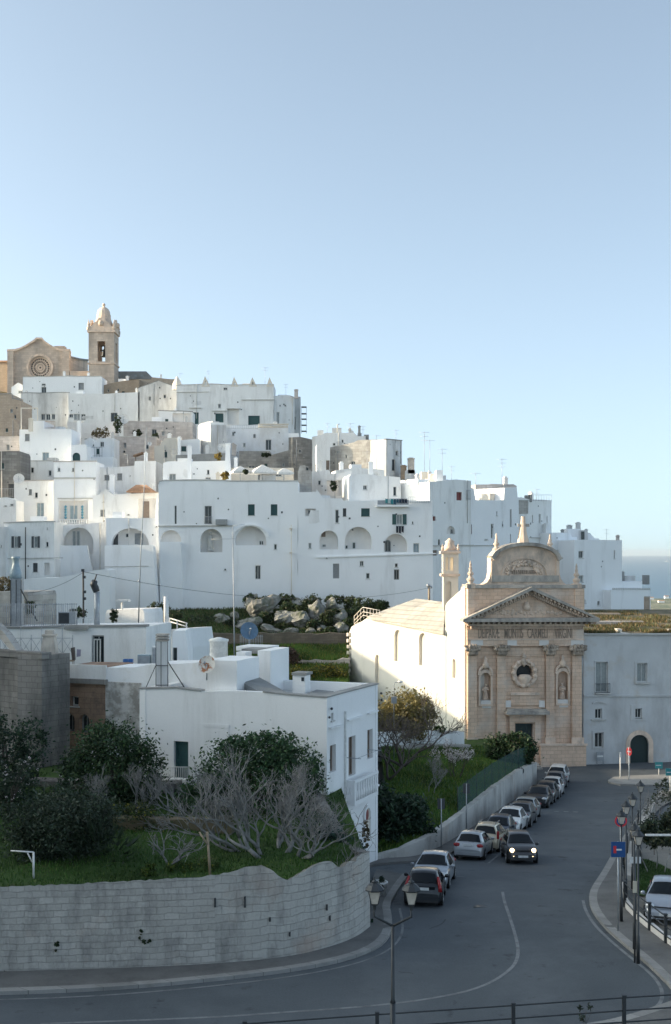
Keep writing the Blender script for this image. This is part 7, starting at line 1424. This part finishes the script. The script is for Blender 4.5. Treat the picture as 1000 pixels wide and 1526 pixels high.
def roofpts(n, seed):
    g = np.random.default_rng(seed); t = g.random(n); x0 = Fv.pt(.5, 0, .8); out = []
    while len(out) < n:
        u, v = g.uniform(.3, 17), g.random() ** 1.5 * 38; p = Fv.pt(u + v * .15, 0, .9 + v)
        if math.sin(p.x * .9) * math.sin(p.y * .45 + 1) + g.uniform(-.5, .5) > .05: out.append((p.x, p.y, 6.95 + v * .004))
    return np.array(out)
grass('roof_weeds', roofpts(13000, 11), .3, (.10, .115, .04), (.24, .16, .08), .4, 12, 'dry green and rusty weeds growing on the convent roof')
# ------------------------------------------------------------------ cars
def paint(name, c, metal=.4, rough=.3): 
    m, nt, b = newmat(name); pos = nd(nt, 'ShaderNodeNewGeometry').outputs['Position']; n1 = noise(nt, pos, 1.5, 5); nt.links.new(mix(nt, mrange(nt, n1, .35, .75, 0, .35), c, mul(c, .72)), b.inputs['Base Color'])
    b.inputs['Metallic'].default_value = metal; b.inputs['Roughness'].default_value = rough; b.inputs['Coat Weight'].default_value = .5; b.inputs['Coat Roughness'].default_value = .08; return m
M['cglass'] = plain('car_glass', (.008, .011, .014), .05, spec=.28, var=0); M['tyre'] = plain('tyre_rubber', (.02, .02, .02), .85); M['rim'] = plain('alloy_rim', (.35, .36, .37), .35, metal=.8); M['blackpl'] = plain('black_plastic', (.022, .023, .025), .6)
M['lens'] = plain('headlight_lens', (.55, .57, .58), .12, spec=.8, metal=.3, var=0); M['lit'] = plain('lit_headlight', (.9, .8, .6), .2, emit=(1, .72, .38), es=3.5, var=0); M['tail'] = plain('red_tail_lamp', (.30, .015, .018), .2, var=0); M['plate'] = plain('number_plate', (.62, .63, .62), .5)
def car(name, lb, L, Wd, H, mat, style='hatch', lit=False, tails='mid', front='plain', roofrail=False, group=None):
    t = thing(name, lb, 'car', (0, 0, 0), group); w = Wd / 2; belt = {'mpv': .60, 'city': .60, 'suv': .6}.get(style, .615) * H
    S = {   # t along the length from tail to nose, top height, half-width factor, cabin?
        'hatch': [(0, .40, .84), (.008, .56, .9), (.02, .625, .94), (.05, .665, .955), (.155, .955, .98), (.24, .995, 1), (.36, 1.0, 1), (.47, .985, 1), (.545, .955, 1), (.735, .66, .985), (.83, .615, .97), (.93, .55, .93), (.98, .47, .87), (1, .34, .8)],
        'city': [(0, .40, .82), (.008, .56, .9), (.025, .625, .94), (.05, .66, .955), (.145, .94, .97), (.23, .995, 1), (.37, 1.0, 1), (.5, .98, 1), (.575, .94, 1), (.755, .66, .98), (.85, .62, .96), (.94, .56, .9), (.985, .46, .82), (1, .34, .74)],
        'mpv': [(0, .40, .86), (.006, .55, .92), (.012, .62, .95), (.025, .66, .96), (.075, .96, .97), (.15, .995, .98), (.35, 1.0, 1), (.5, .99, 1), (.59, .95, 1), (.755, .67, .98), (.85, .62, .97), (.94, .55, .93), (.985, .46, .87), (1, .34, .8)],
        'sedan': [(0, .40, .84), (.008, .6, .9), (.02, .655, .93), (.12, .685, .955), (.265, .955, .98), (.34, .995, 1), (.44, 1.0, 1), (.51, .985, 1), (.575, .955, 1), (.735, .665, .985), (.83, .62, .97), (.93, .555, .93), (.98, .47, .87), (1, .34, .8)]}[style]
    rows = []
    for f, top, k in S:
        y = (f - .5) * L; zt = top * H; hw = w * k; cab = zt > belt * 1.12; zb = min(belt, zt - .015)
        rw_ = hw * (.70 if top > .9 else .9) if cab else hw * .88
        zlow = .21 + (.06 if f < .02 or f > .97 else 0)
        half = [(0, zt + (.012 if not cab else .02)), (rw_ * .62, zt), (rw_ * .93, zt - (.03 if cab else .012)), (rw_ if cab else hw * .94, zt - (.08 if cab else .035)), (hw * .965, zb - (.0 if cab else .06)), (hw, zb - .13 if zb > .5 else zb - .08), (hw, max(zlow + .13, .36)), (hw * .97, zlow + .05), (hw * .86, zlow)]
        rows.append([Vector((-x, y, z)) for x, z in reversed(half)] + [Vector((x, y, z)) for x, z in half[1:]])
    m = MB(); m.sheet(rows, 0, True); m.add(rows[0], [tuple(range(len(rows[0])))]); m.add(rows[-1], [tuple(range(len(rows[0])))]); n = len(rows[0]); m.sheet([[r[0], r[-1]] for r in rows], 0, True)
    body = m.build('body', mat, t, sharp=38)
    def pane(nm, a, b, c, d, ins=.07, off=.014, side=None):
        ctr = (a + b + c + d) / 4; q = [p.lerp(ctr, ins) for p in (a, b, c, d)]; nn = (q[1] - q[0]).cross(q[3] - q[0]).normalized()
        if nn.dot(ctr - Vector((0, ctr.y * .6, .5))) < 0: nn = -nn
        g = MB(); o = [p + nn * off for p in q]; g.add(o + [p - nn * .01 for p in q], [(0, 1, 2, 3), (0, 1, 5, 4), (1, 2, 6, 5), (2, 3, 7, 6), (3, 0, 4, 7)]); return g.build(nm, M['cglass'], t)
    mid = n // 2; e = 2                             # indices: mid +- e is the roof edge
    iw, ir = 9, 8                                    # cowl and roof-front stations
    def screen(nm, r0, r1, a, b, inset=.93):
        top, bot = [], []
        for j in (-3, -2, -1, 0, 1, 2, 3):
            p, q = rows[r0][mid + j], rows[r1][mid + j]
            for f, out in ((a, top), (b, bot)): v = p.lerp(q, f); out.append(Vector((v.x * inset, v.y, v.z)))
        n = (top[3] - bot[3]); n = Vector((0, n.z, -n.y)).normalized(); n = n if n.z > 0 else -n; g = MB()
        g.sheet([[v + n * .018 for v in top], [v + n * .018 for v in bot]]); k = len(top); g.sheet([[v + n * .018 for v in top], [v - n * .01 for v in top]]); g.sheet([[v + n * .018 for v in bot], [v - n * .01 for v in bot]]); g.build(nm, M['cglass'], t)
    screen('windscreen', ir, iw, .06, .93); screen('rear_window', 4, 3, .08, .9, .9)
    for s in (-1, 1):
        A = lambda r, j: rows[r][mid + s * j]
        pane('side_window', A(5, 3), A(6, 3).lerp(A(7, 3), .2), A(6, 4).lerp(A(7, 4), .2), A(4, 4).lerp(A(5, 4), .6), .06); pane('side_window', A(6, 3).lerp(A(7, 3), .2), A(8, 3), A(9, 4).lerp(A(8, 4), .25), A(6, 4).lerp(A(7, 4), .2), .06)
    wr = .305 if style != 'mpv' else .315
    for sy in (-.5 + .185, .5 - .195):
        for s in (-1, 1):
            c = Vector((s * (w - .10), sy * L, wr)); ax = Vector((s, 0, 0))
            g = MB(); g.lathe([(wr * 1.17, 0), (wr * 1.17, .004)], (0, 0, 0), 20); R_ = Matrix.Translation(Vector((s * (w + .001), sy * L, wr + .01))) @ Matrix.Rotation(s * math.pi / 2, 4, 'Y'); g.v = [tuple(R_ @ Vector(v)) for v in g.v]; g.build('wheel_arch', M['blackpl'], t)
            g = MB(); g.lathe([(wr * .62, -.11), (wr * .95, -.10), (wr, -.05), (wr, .07), (wr * .93, .115), (wr * .66, .118)], (0, 0, 0), 20); R_ = Matrix.Translation(c) @ Matrix.Rotation(s * math.pi / 2, 4, 'Y'); g.v = [tuple(R_ @ Vector(v)) for v in g.v]; wo = g.build('wheel', M['tyre'], t)
            g = MB(); g.lathe([(wr * .64, .09), (wr * .64, .119), (wr * .5, .112), (wr * .18, .122), (.01, .124)], (0, 0, 0), 14)
            for i in range(5): 
                a = i * 2 * math.pi / 5; g.path([Vector((math.cos(a) * wr * .15, math.sin(a) * wr * .15, .122)), Vector((math.cos(a) * wr * .6, math.sin(a) * wr * .6, .12))], .022, 4)
            g.v = [tuple(R_ @ Vector(v)) for v in g.v]; g.build('rim', M['rim'], wo)
    yf, yr = L / 2, -L / 2
    def blk(nm, x0, x1, y0, y1, z0, z1, mt): g = MB(); g.box(x0, x1, y0, y1, z0, z1); return g.build(nm, mt if not isinstance(mt, str) else M[mt], t)
    blk('rear_bumper', -w * .86, w * .86, yr - .035, yr + .12, .27, .27 + .2 * H / 1.45, mat if tails != 'mid' else 'blackpl' if style == 'suv' else mat); blk('front_bumper', -w * .8, w * .8, yf - .16, yf + .03, .24, .43, mat)
    blk('lower_grille', -w * .55, w * .55, yf - .05, yf + .036, .27, .36, 'blackpl'); blk('plate', -.26, .26, yf, yf + .042, .37, .48, 'plate')
    blk('plate', -.26, .26, yr - .045, yr, .60 * H * .9 if tails == 'mid' else .5 * H, (.60 * H * .9 if tails == 'mid' else .5 * H) + .115, 'plate'); blk('rear_valance', -w * .8, w * .8, yr - .04, yr, .22, .30, 'blackpl')
    for s in (-1, 1):
        zf = .50 * H; g = MB()
        if style == 'city': g.ball((s * w * .70, yf - .10, zf - .02), .115, 8)
        else:
            g.lathe([(.02, -.1), (.13, -.06), (.15, .02), (.08, .1), (.01, .12)], (s * w * .70, yf - .10, zf), 10, sx=1.35, sy=.9)
        hl = g.build('headlight', M['lit'] if lit else M['lens'], t)
        if style == 'city': MB().ball((s * w * .62, yf - .015, .40), .05, 6).build('fog_lamp', M['lit'] if lit else M['lens'], t)
        g = MB()
        if tails == 'tall': g.box(s * w * .94 - .07, s * w * .94 + .05, yr + .01, yr + .14, .52 * H, .80 * H) if style == 'mpv' else g.path([Vector((s * w * .90, yr + .03, .46 * H)), Vector((s * w * .88, yr + .05, .62 * H)), Vector((s * w * .76, yr + .30, .86 * H))], [.09, .08, .06], 6)
        else: g.lathe([(.02, -.11), (.13, -.08), (.15, 0), (.11, .08), (.02, .1)], (s * w * .76, yr + .07, .575 * H), 8, sx=1.25, sy=.7)
        g.build('tail_light', M['tail'], t)
        g = MB(); g.lathe([(.02, -.08), (.09, -.06), (.1, .03), (.05, .08)], (s * (w + .09), L * .165, belt + .05), 8, sx=1., sy=.6); g.path([Vector((s * w * .93, L * .165, belt - .02)), Vector((s * (w + .09), L * .165, belt + .02))], .025, 5); g.build('mirror', mat if not isinstance(mat, str) else M[mat], t)
        for y in (L * .02, -L * .2): blk('door_handle', s * w - .012 if s > 0 else -w - .014, s * w + .014 if s > 0 else -w + .012, y - .09, y + .09, belt - .17, belt - .14, 'blackpl' if style != 'city' else 'rim')
        if roofrail: blk('roof_rail', s * w * .62 - .02, s * w * .62 + .02, -L * .3, L * .12, H + .0, H + .05, 'rim')
    g = MB(); g.box(-w * .5, w * .5, yf - .035, yf + .012, .47 * H, .505 * H); g.build('grille', M['blackpl'], t)
    g = MB(); g.path([Vector((0, yr + .16, .70 * H)), Vector((w * .3, yr + .2, .715 * H))], .012, 4); g.build('wiper', M['blackpl'], t)
    if tails == 'tall' and style == 'hatch': blk('rear_window_lower', -w * .62, w * .62, yr - .002, yr + .1, .52 * H, .60 * H, 'cglass')
    return t
SILV, WHT = (.42, .44, .46), (.72, .72, .71)
def park(o, end, hd, tail_near, L):
    """put a car so that the middle of its near end stands at `end`, its nose along hd (plan unit vector)"""
    c = end + Vector((hd.x, hd.y, 0)) * (L / 2 if tail_near else -L / 2)
    o.location = (c.x, c.y, rz(c.y) + .005); s = (rz(c.y + 1) - rz(c.y - 1)) / 2
    o.rotation_euler = (math.atan(s * hd.y), 0, math.atan2(hd.y, hd.x) - math.pi / 2)
KR = 'cars parked along the retaining wall'
line = [(697, 1283), (722, 1271), (737, 1258), (754, 1244), (770, 1234), (777, 1225), (798, 1205), (809, 1197), (818, 1189), (823, 1180), (827, 1173)]
g0, g1 = G(*line[1]), G(*line[8]); wdir = Vector((g1.x - g0.x, g1.y - g0.y)).normalized()
specs = [('parked_car', 'silver hatchback seen from behind at the front of the parked row', 3.83, 1.65, 1.43, SILV, 'hatch', True, 'mid', False), ('parked_car', 'beige tall hatchback with upright red tail lamps and roof rails', 3.54, 1.58, 1.54, (.55, .48, .36), 'mpv', True, 'tall', True), ('parked_car', 'small dark blue rounded city car behind the beige one', 3.55, 1.63, 1.49, (.018, .028, .05), 'city', False, 'mid', False), ('parked_car', 'white hatchback parked behind the dark blue city car', 3.97, 1.7, 1.47, WHT, 'hatch', False, 'mid', False), ('parked_car', 'dark grey hatchback tucked behind the white one', 4.0, 1.7, 1.45, (.04, .043, .05), 'hatch', False, 'mid', False), ('parked_car', 'pale silver saloon ahead of the gap in the parked row', 4.2, 1.72, 1.45, (.34, .36, .36), 'sedan', False, 'mid', False), ('parked_car', 'black hatchback with a white plate parked under the round sign', 4.2, 1.77, 1.47, (.02, .022, .026), 'hatch', False, 'mid', False), ('parked_car', 'charcoal hatchback directly behind the black one', 4.2, 1.75, 1.48, (.06, .062, .065), 'hatch', False, 'mid', False), ('parked_car', 'white hatchback near the far end of the parked row', 4.1, 1.74, 1.48, WHT, 'hatch', False, 'mid', False), ('parked_car', 'dark silver saloon second from the church end', 4.3, 1.75, 1.46, (.2, .21, .23), 'sedan', False, 'mid', False), ('parked_car', 'white tall van-like car closest to the church', 4.3, 1.78, 1.62, WHT, 'mpv', False, 'mid', False)]
for i, (nm, lb, L, Wd, H, c, sty, tn, tl, rr_) in enumerate(specs):
    o = car(nm, lb, L, Wd, H, paint('car_paint', c, .1 if c == WHT else .45), sty, tails=tl, roofrail=rr_, group=KR)
    e = G(*line[i]); park(o, e, wdir if tn else -wdir, tn, L)
o = car('moving_car', 'grey rounded city car driving toward the bend with headlights on', 3.55, 1.63, 1.49, paint('car_paint', (.075, .075, .08), .5), 'city', lit=True); e = G(780, 1289); park(o, e, Vector((-.02, -1)).normalized(), False, 3.55)
d2 = (G(640, 1326) - G(629, 1352)); dd = Vector((d2.x, d2.y)).normalized()
o = car('parked_car', 'black hatchback with tall red tail lamps behind the street lamp', 3.67, 1.66, 1.46, paint('car_paint', (.02, .024, .03), .4), 'hatch', tails='tall'); park(o, G(630, 1353), Vector((.14, 1)).normalized(), True, 3.67)
o = car('parked_car', 'silver hatchback parked nose to nose with the black hatchback', 4.2, 1.75, 1.46, paint('car_paint', (.36, .39, .43), .5), 'sedan'); park(o, G(639, 1327), Vector((-.2, -1)).normalized(), False, 4.2)
o = car('parked_car', 'pale silver car parked beside the grass behind the east railing', 4.3, 1.78, 1.45, paint('car_paint', (.40, .43, .48), .5), 'sedan'); park(o, G(992, 1384), Vector((-.32, -1)).normalized(), False, 4.3); o.location.z += .1

# ------------------------------------------------------------------ lamps, railings, signs
M['lampglass'] = plain('lamp_glass', (.55, .5, .44), .25, spec=.6)
def lantern(m, g, c, s=1.):
    """four sided street lantern standing on point c: m gets the metal, g the glass"""
    m.lathe([(.05 * s, -.12 * s), (.06 * s, 0), (.13 * s, .03 * s), (.13 * s, .06 * s)], c, 4, sm=False, rot=math.pi / 4); g.lathe([(.125 * s, .062 * s), (.235 * s, .42 * s), (.235 * s, .425 * s)], c, 4, sm=False, rot=math.pi / 4)
    for k in range(4):
        a = math.pi / 4 + k * math.pi / 2; m.path([c + Vector((.13 * s * math.cos(a), .13 * s * math.sin(a), .06 * s)), c + Vector((.242 * s * math.cos(a), .242 * s * math.sin(a), .43 * s))], .014 * s, 4)
    m.lathe([(.27 * s, .428 * s), (.28 * s, .46 * s), (.17 * s, .58 * s), (.08 * s, .64 * s), (.09 * s, .67 * s), (.03 * s, .72 * s), (.012 * s, .8 * s)], c, 8, rot=math.pi / 8, sm=False)
d = 33.; base = Vector((X(585.5, d), d, .1)); t = thing('street_lamp', 'tall double-armed street lamp by the near railing', 'street lamp', base); m = MB(); zj = Z(1380, d)
m.path([base, base + Vector((0, 0, 2.6))], .075, 10); m.path([base + Vector((0, 0, 2.6)), base + Vector((0, 0, 2.68)), Vector((base.x, d, zj))], [.085, .055, .05], 10)
for sx_, zz_ in ((-1, 1363), (1, 1352)):
    q = Vector((base.x + sx_ * .50, d - .02 * sx_, Z(1366, d))); m.path([Vector((base.x, d, zj)), q, q + Vector((0, 0, .24))], [.038, .034, .036], 8)
m.build('pole', M['iron'], t)
for sx_ in (-1, 1):
    q = Vector((base.x + sx_ * .50, d - .02 * sx_, Z(1366, d) + .30)); mm, g = MB(), MB(); lantern(mm, g, q, .98); lo = mm.build('lantern', M['iron'], t); g.build('lamp_glass', M['lampglass'], lo)
for x, y, d, lb in ((926, 1211, 49.3, 'slim lamp post behind the round no parking sign'), (933, 1197, 53, 'second lamp post along the east pavement past the round sign'), (942.5, 1186, 56, 'thin lamp post between the second lamp and the tallest looking one'), (954.5, 1167, 62.5, 'lamp post standing against the pale traffic island'), (945.5, 1231, 45.4, 'lamp post above the white panel with its head over the fence'), (951, 1240, 43.8, 'lamp post with the lowest lantern by the white panel')):
    b = Vector((X(x, d), d, rz(d) + .1)); t = thing('lamp_post', lb, 'street lamp', b, 'single lamp posts on the east pavement'); h = Z(y, d) - b.z; m = MB(); m.path([b, b + Vector((0, 0, 1.)), b + Vector((0, 0, 1.02)), b + Vector((0, 0, h - .55))], [.07, .06, .042, .035], 8); m.build('pole', M['iron'], t)
    mm, g = MB(), MB(); lantern(mm, g, b + Vector((0, 0, h - .5)), .85); lo = mm.build('lantern', M['iron'], t); g.build('lamp_glass', M['lampglass'], lo)
def handrail(name, lb, pts, zs=(1.02, .62, .26), post=.055, bar=.026, every=1):
    t = thing(name, lb, 'railing', pts[0]); m = MB()
    for z in zs: m.path([p + Vector((0, 0, z)) for p in pts], bar, 6)
    m.build('rails', M['iron'], t)
    for p in pts[::every]:
        q = MB(); q.box(p.x - post, p.x + post, p.y - post, p.y + post, p.z - .1, p.z + 1.08); q.box(p.x - post * 1.25, p.x + post * 1.25, p.y - post * 1.25, p.y + post * 1.25, p.z + 1.081, p.z + 1.11); q.build('post', M['iron'], t)
    return t
def railp(px, ytop, h=1.1):
    d = (CZ - .128 - h) * FP / (ytop - Y0); return Vector((X(px, d), d, .128))
near = [railp(x, y) for x, y in ((60, 1550), (200, 1538), (365, 1522), (562, 1508), (765, 1494.5), (930, 1483), (1075, 1474), (1200, 1468))]
handrail('railing', 'dark three-bar railing along the near side of the road', near)
er = [onroad(G(x, y), .13) for x, y in ((928, 1330), (931, 1356), (946, 1373), (968, 1391), (992, 1410), (1024, 1432), (1062, 1456))]
handrail('railing', 'dark railing on the low white kerb beside the silver car', er)
m = MB(); a = [p + Vector((.1, .12, 0)) for p in er]
for p, q in zip(a, a[1:]): v = (q - p); M4 = Matrix.Translation(p.lerp(q, .5)) @ Matrix.Rotation(math.atan2(v.y, v.x), 4, 'Z'); m.box(-v.length / 2, v.length / 2, -.09, .09, -.15, .22, 0, M4)
t = thing('low_kerb_wall', 'low white kerb wall under the east railing', 'wall', a[2]); m.build('stonework', M['repair'], t)
er2 = [onroad(G(x, y), .13) for x, y in ((927, 1316), (929, 1295), (934, 1275), (941, 1255), (951, 1236), (966, 1215))]
handrail('railing', 'dark railing running past the row of lamp posts', er2)
m = MB(); a = [p + Vector((.35, .1, 0)) for p in er2]
for p, q in zip(a, a[1:]): v = (q - p); M4 = Matrix.Translation(p.lerp(q, .5)) @ Matrix.Rotation(math.atan2(v.y, v.x), 4, 'Z'); m.box(-v.length / 2, v.length / 2, -.15, .15, -.3, .42, 0, M4)
t = thing('low_stone_wall', 'low pale stone wall behind the lamp post railing', 'wall', a[2]); m.build('stonework', M['stone'], t)
def sign(name, lb, px, py, d, gy, w, h, shape, parts, polemat='zinc', ang=0., group=None, pr=.035, poff=.05):
    """parts: (polygon in panel units, material, layer)"""
    c = P(px, py, d); t = thing(name, lb, 'road sign', (c.x, d, gy), group); m = MB(); m.path([Vector((c.x, d + poff, gy)), Vector((c.x, d + poff, c.z + h / 2))], pr, 6); m.build('pole', M[polemat], t)
    F = Face(0, 1, 1, 1); F.u = Vector((math.cos(ang), math.sin(ang))); F.n = Vector((-F.u.y, F.u.x)); F.A = Vector((c.x, c.y)) - F.u * w / 2; F.L = w
    po = rc(0, w, c.z - h / 2, c.z + h / 2) if shape == 'r' else [(w / 2 + w / 2 * math.cos(k * math.pi / 14), c.z + h / 2 * math.sin(k * math.pi / 14)) for k in range(28)]
    pan = MB().prism(F, po, (), 0, .03).build('panel', parts[0], t)
    for pts, mt, ly in parts[1:]: MB().prism(F, [(u * w, c.z - h / 2 + v * h) for u, v in pts], (), -.004 * ly - .002, -.0005 * ly).build('symbol', mt, pan)
    return t
BLUE = plain('sign_blue', (.008, .065, .22), .45); RED = plain('sign_red', (.55, .03, .04), .45); WHT_ = plain('sign_white', (.6, .62, .64), .45); TEAL = plain('sign_teal', (.03, .22, .24), .5); DK = plain('sign_back', (.07, .075, .08), .6)
sq = lambda a, b, c_, d_: [(a, c_), (b, c_), (b, d_), (a, d_)]
circ = lambda r, n=28: [(.5 + r * math.cos(k * 2 * math.pi / n), .5 + r * math.sin(k * 2 * math.pi / n)) for k in range(n)]
sign('no_through_road_sign', 'square blue no through road sign with a red bar', 921.5, 1266, 47.5, .1, .56, .60, 'r', [BLUE, (sq(.36, .74, .44, .54), WHT_, 1), (sq(.16, .36, .26, .74), RED, 1)], 'zinc')
sign('no_parking_sign', 'round red and blue no parking sign in front of lamp posts', 925.5, 1223.5, 51.5, .1, .52, .52, 'c', [RED, (circ(.37), BLUE, 1), ([(.18, .76), (.24, .82), (.82, .24), (.76, .18)], RED, 2)], 'zinc')
sign('blank_panel_sign', 'plain white rectangular panel on a post by the verge', 947, 1282, 45.5, .1, .42, .24, 'r', [WHT_], 'iron')
sign('marker_post', 'short white marker box fixed to the east railing post', 946.5, 1322, 43.8, .1, .15, .42, 'r', [plain('marker_cream', (.5, .47, .38), .6)], 'iron')
gy = rz(108) + .15
sign('no_entry_sign', 'red no entry sign glowing in sun on the traffic island', 937.5, 1120, 109, rz(109), .6, .75, 'c', [RED, (sq(.2, .8, .42, .58), WHT_, 1)], 'post', ang=-.9, pr=.05)
t = thing('white_post', 'plain white sunlit pole on the traffic island', 'pole', G(924.5, 1162)); b = G(924.5, 1162); m = MB(); m.path([b, Vector((b.x, b.y, Z(1121, b.y)))], .06, 8); m.box(b.x - .07, b.x + .07, b.y - .07, b.y + .07, Z(1128, b.y), Z(1121.5, b.y)); m.build('pole', M['post'], t)
sign('direction_sign', 'small teal direction sign on a white pole by the island', 982, 1140.5, 112, rz(112), .7, .6, 'r', [TEAL, (sq(.1, .8, .45, .55), WHT_, 1)], 'post')
sign('direction_sign', 'larger blue-green direction sign at the frame edge near the convent', 999, 1150.5, 100, rz(100), .75, .6, 'r', [TEAL, (sq(.1, .9, .4, .52), WHT_, 1)], 'post')
for x, y, gx, gy_, w, h, lb in ((657.5, 1198, 657.5, 1266, .42, .6, 'back of a dark rectangular sign on the pole nearer the side road'), (695, 1175, 695, 1245, .42, .62, 'back of a dark rectangular sign on the pole further up the fence')):
    g = G(gx, gy_); sign('sign_back', lb, x, y, g.y, g.z, w, h, 'r', [DK], 'zinc', group='road signs seen from behind', poff=-.05)
g = G(782, 1184); sign('sign_back', 'back of a dark round sign under the round green tree', 775.5, 1149, g.y - 1, g.z, .62, .62, 'c', [DK], 'zinc', group='road signs seen from behind', poff=-.05)
c = Vector((X(587, 96), 96, -2)); t = thing('street_lamp', 'thin grey street lamp with a white head beside the sunlit bush', 'street lamp', c); m = MB(); m.path([c, Vector((c.x, 96, Z(1022, 96))), Vector((c.x + .1, 96, Z(1017, 96))), Vector((c.x + .4, 96, Z(1017, 96)))], .035, 6); m.box(c.x - .22, c.x + .22, 95.8, 96, Z(1048, 96), Z(1038, 96)); m.build('pole', M['zinc'], t); MB().ball(Vector((c.x + .5, 96, Z(1016, 96))), .22, 8, 0, .5).build('lamp_head', M['post'], t)
for i, (x0, y0, y1, d, lb) in enumerate(((50, 1270, 1318, 46, 'white painted garden post with a slanted crossarm'),)):
    b = gpt(x0, d, 2.4); t = thing('garden_post', lb, 'post', b); m = MB(); tp = P(x0, y0, d); m.path([b, tp], .045, 6); m.path([tp, P(16, 1268, 46.2)], .03, 5); m.path([P(48, 1285, d), P(41, 1271, d)], .03, 4); m.build('post', M['post'], t)
b = gpt(314, 46.2, 2.3); t = thing('garden_post', 'weathered wooden garden post leaning beside the fig tree', 'post', b); m = MB(); m.path([b, P(309, 1240, 46)], .05, 6); m.path([P(309, 1258, 46), P(297, 1240, 46)], .035, 5); m.build('post', M['wood'], t)
t = thing('barrier_beam', 'pale horizontal barrier beam across the dark thicket', 'barrier', P(985, 1250, 54)); m = MB(); m.box(X(958, 54.5), X(1060, 54.5), 54, 54.1, Z(1246, 54), Z(1243.5, 54)); m.build('beam', M['post'], t); m = MB(); m.path([P(1010, 1275, 54.2), P(1010, 1243, 54.2)], .05, 6); m.build('post', M['post'], t)
# ------------------------------------------------------------------ light, air and camera
SUN_AZ, SUN_EL = 2., 17.          # degrees behind due west, degrees up
w = bpy.data.worlds.new('World'); SC.world = w; w.use_nodes = True; nt = w.node_tree; nt.nodes.clear()
sky = nt.nodes.new('ShaderNodeTexSky'); sky.sky_type = 'NISHITA'; sky.sun_disc = False; sky.sun_elevation = rad(SUN_EL); sky.sun_rotation = rad(SUN_ROT) if 'SUN_ROT' in globals() else rad(-(90 - SUN_AZ))
sky.altitude = 900; sky.air_density = .62; sky.dust_density = 5.2; sky.ozone_density = .5
bg = nt.nodes.new('ShaderNodeBackground'); bg.inputs[1].default_value = .15; ou = nt.nodes.new('ShaderNodeOutputWorld'); tc = nt.nodes.new('ShaderNodeTexCoord'); mp = nt.nodes.new('ShaderNodeMapping'); mp.inputs['Location'].default_value = (0, 0, .062); mp.inputs['Scale'].default_value = (1, 1, .88); nt.links.new(tc.outputs['Generated'], mp.inputs['Vector']); nt.links.new(mp.outputs[0], sky.inputs['Vector']); hs = nt.nodes.new('ShaderNodeHueSaturation'); hs.inputs['Saturation'].default_value = .69; nt.links.new(sky.outputs[0], hs.inputs['Color']); wb = nd(nt, 'ShaderNodeMix', data_type='RGBA', blend_type='MULTIPLY'); wb.inputs[0].default_value = 1; wb.inputs[7].default_value = (.945, 1.04, 1.0, 1); nt.links.new(hs.outputs[0], wb.inputs[6]); nt.links.new(wb.outputs[2], bg.inputs[0]); nt.links.new(bg.outputs[0], ou.inputs[0])
ld = bpy.data.lights.new('sun', 'SUN'); ld.energy = 2.8; ld.angle = rad(.55); ld.color = (1, .82, .58); lo = bpy.data.objects.new('sun', ld); COL.objects.link(lo)
S = Vector((-math.cos(rad(SUN_EL)) * math.cos(rad(SUN_AZ)), math.cos(rad(SUN_EL)) * math.sin(rad(SUN_AZ)), math.sin(rad(SUN_EL)))); lo.rotation_euler = S.to_track_quat('Z', 'Y').to_euler()
HAZE = 2e-5
if HAZE:
    m = bpy.data.materials.new('haze_air'); m.use_nodes = True; nt = m.node_tree; nt.nodes.clear(); v = nt.nodes.new('ShaderNodeVolumePrincipled'); v.inputs['Color'].default_value = (.55, .62, .70, 1); v.inputs['Density'].default_value = HAZE; o_ = nt.nodes.new('ShaderNodeOutputMaterial'); nt.links.new(v.outputs[0], o_.inputs['Volume'])
    hb = MB(); hb.box(-64000, 64000, -100, 71000, -200, 90); h = hb.build('haze', m); h['kind'] = 'stuff'
cam = bpy.data.cameras.new('camera'); co = bpy.data.objects.new('camera', cam); COL.objects.link(co); SC.camera = co
co.location = (0, 0, CZ); co.rotation_euler = (math.pi / 2, 0, 0); cam.sensor_fit = 'HORIZONTAL'; cam.sensor_width = 36; cam.lens = 36 * FP / 1000
cam.shift_y = (Y0 - 763) / 1000; cam.clip_start = .5; cam.clip_end = 200000
vs = SC.view_settings; vs.view_transform = 'Standard'; vs.look = 'None'; vs.gamma = 1; vs.exposure = EXPOSURE if 'EXPOSURE' in globals() else 1.25
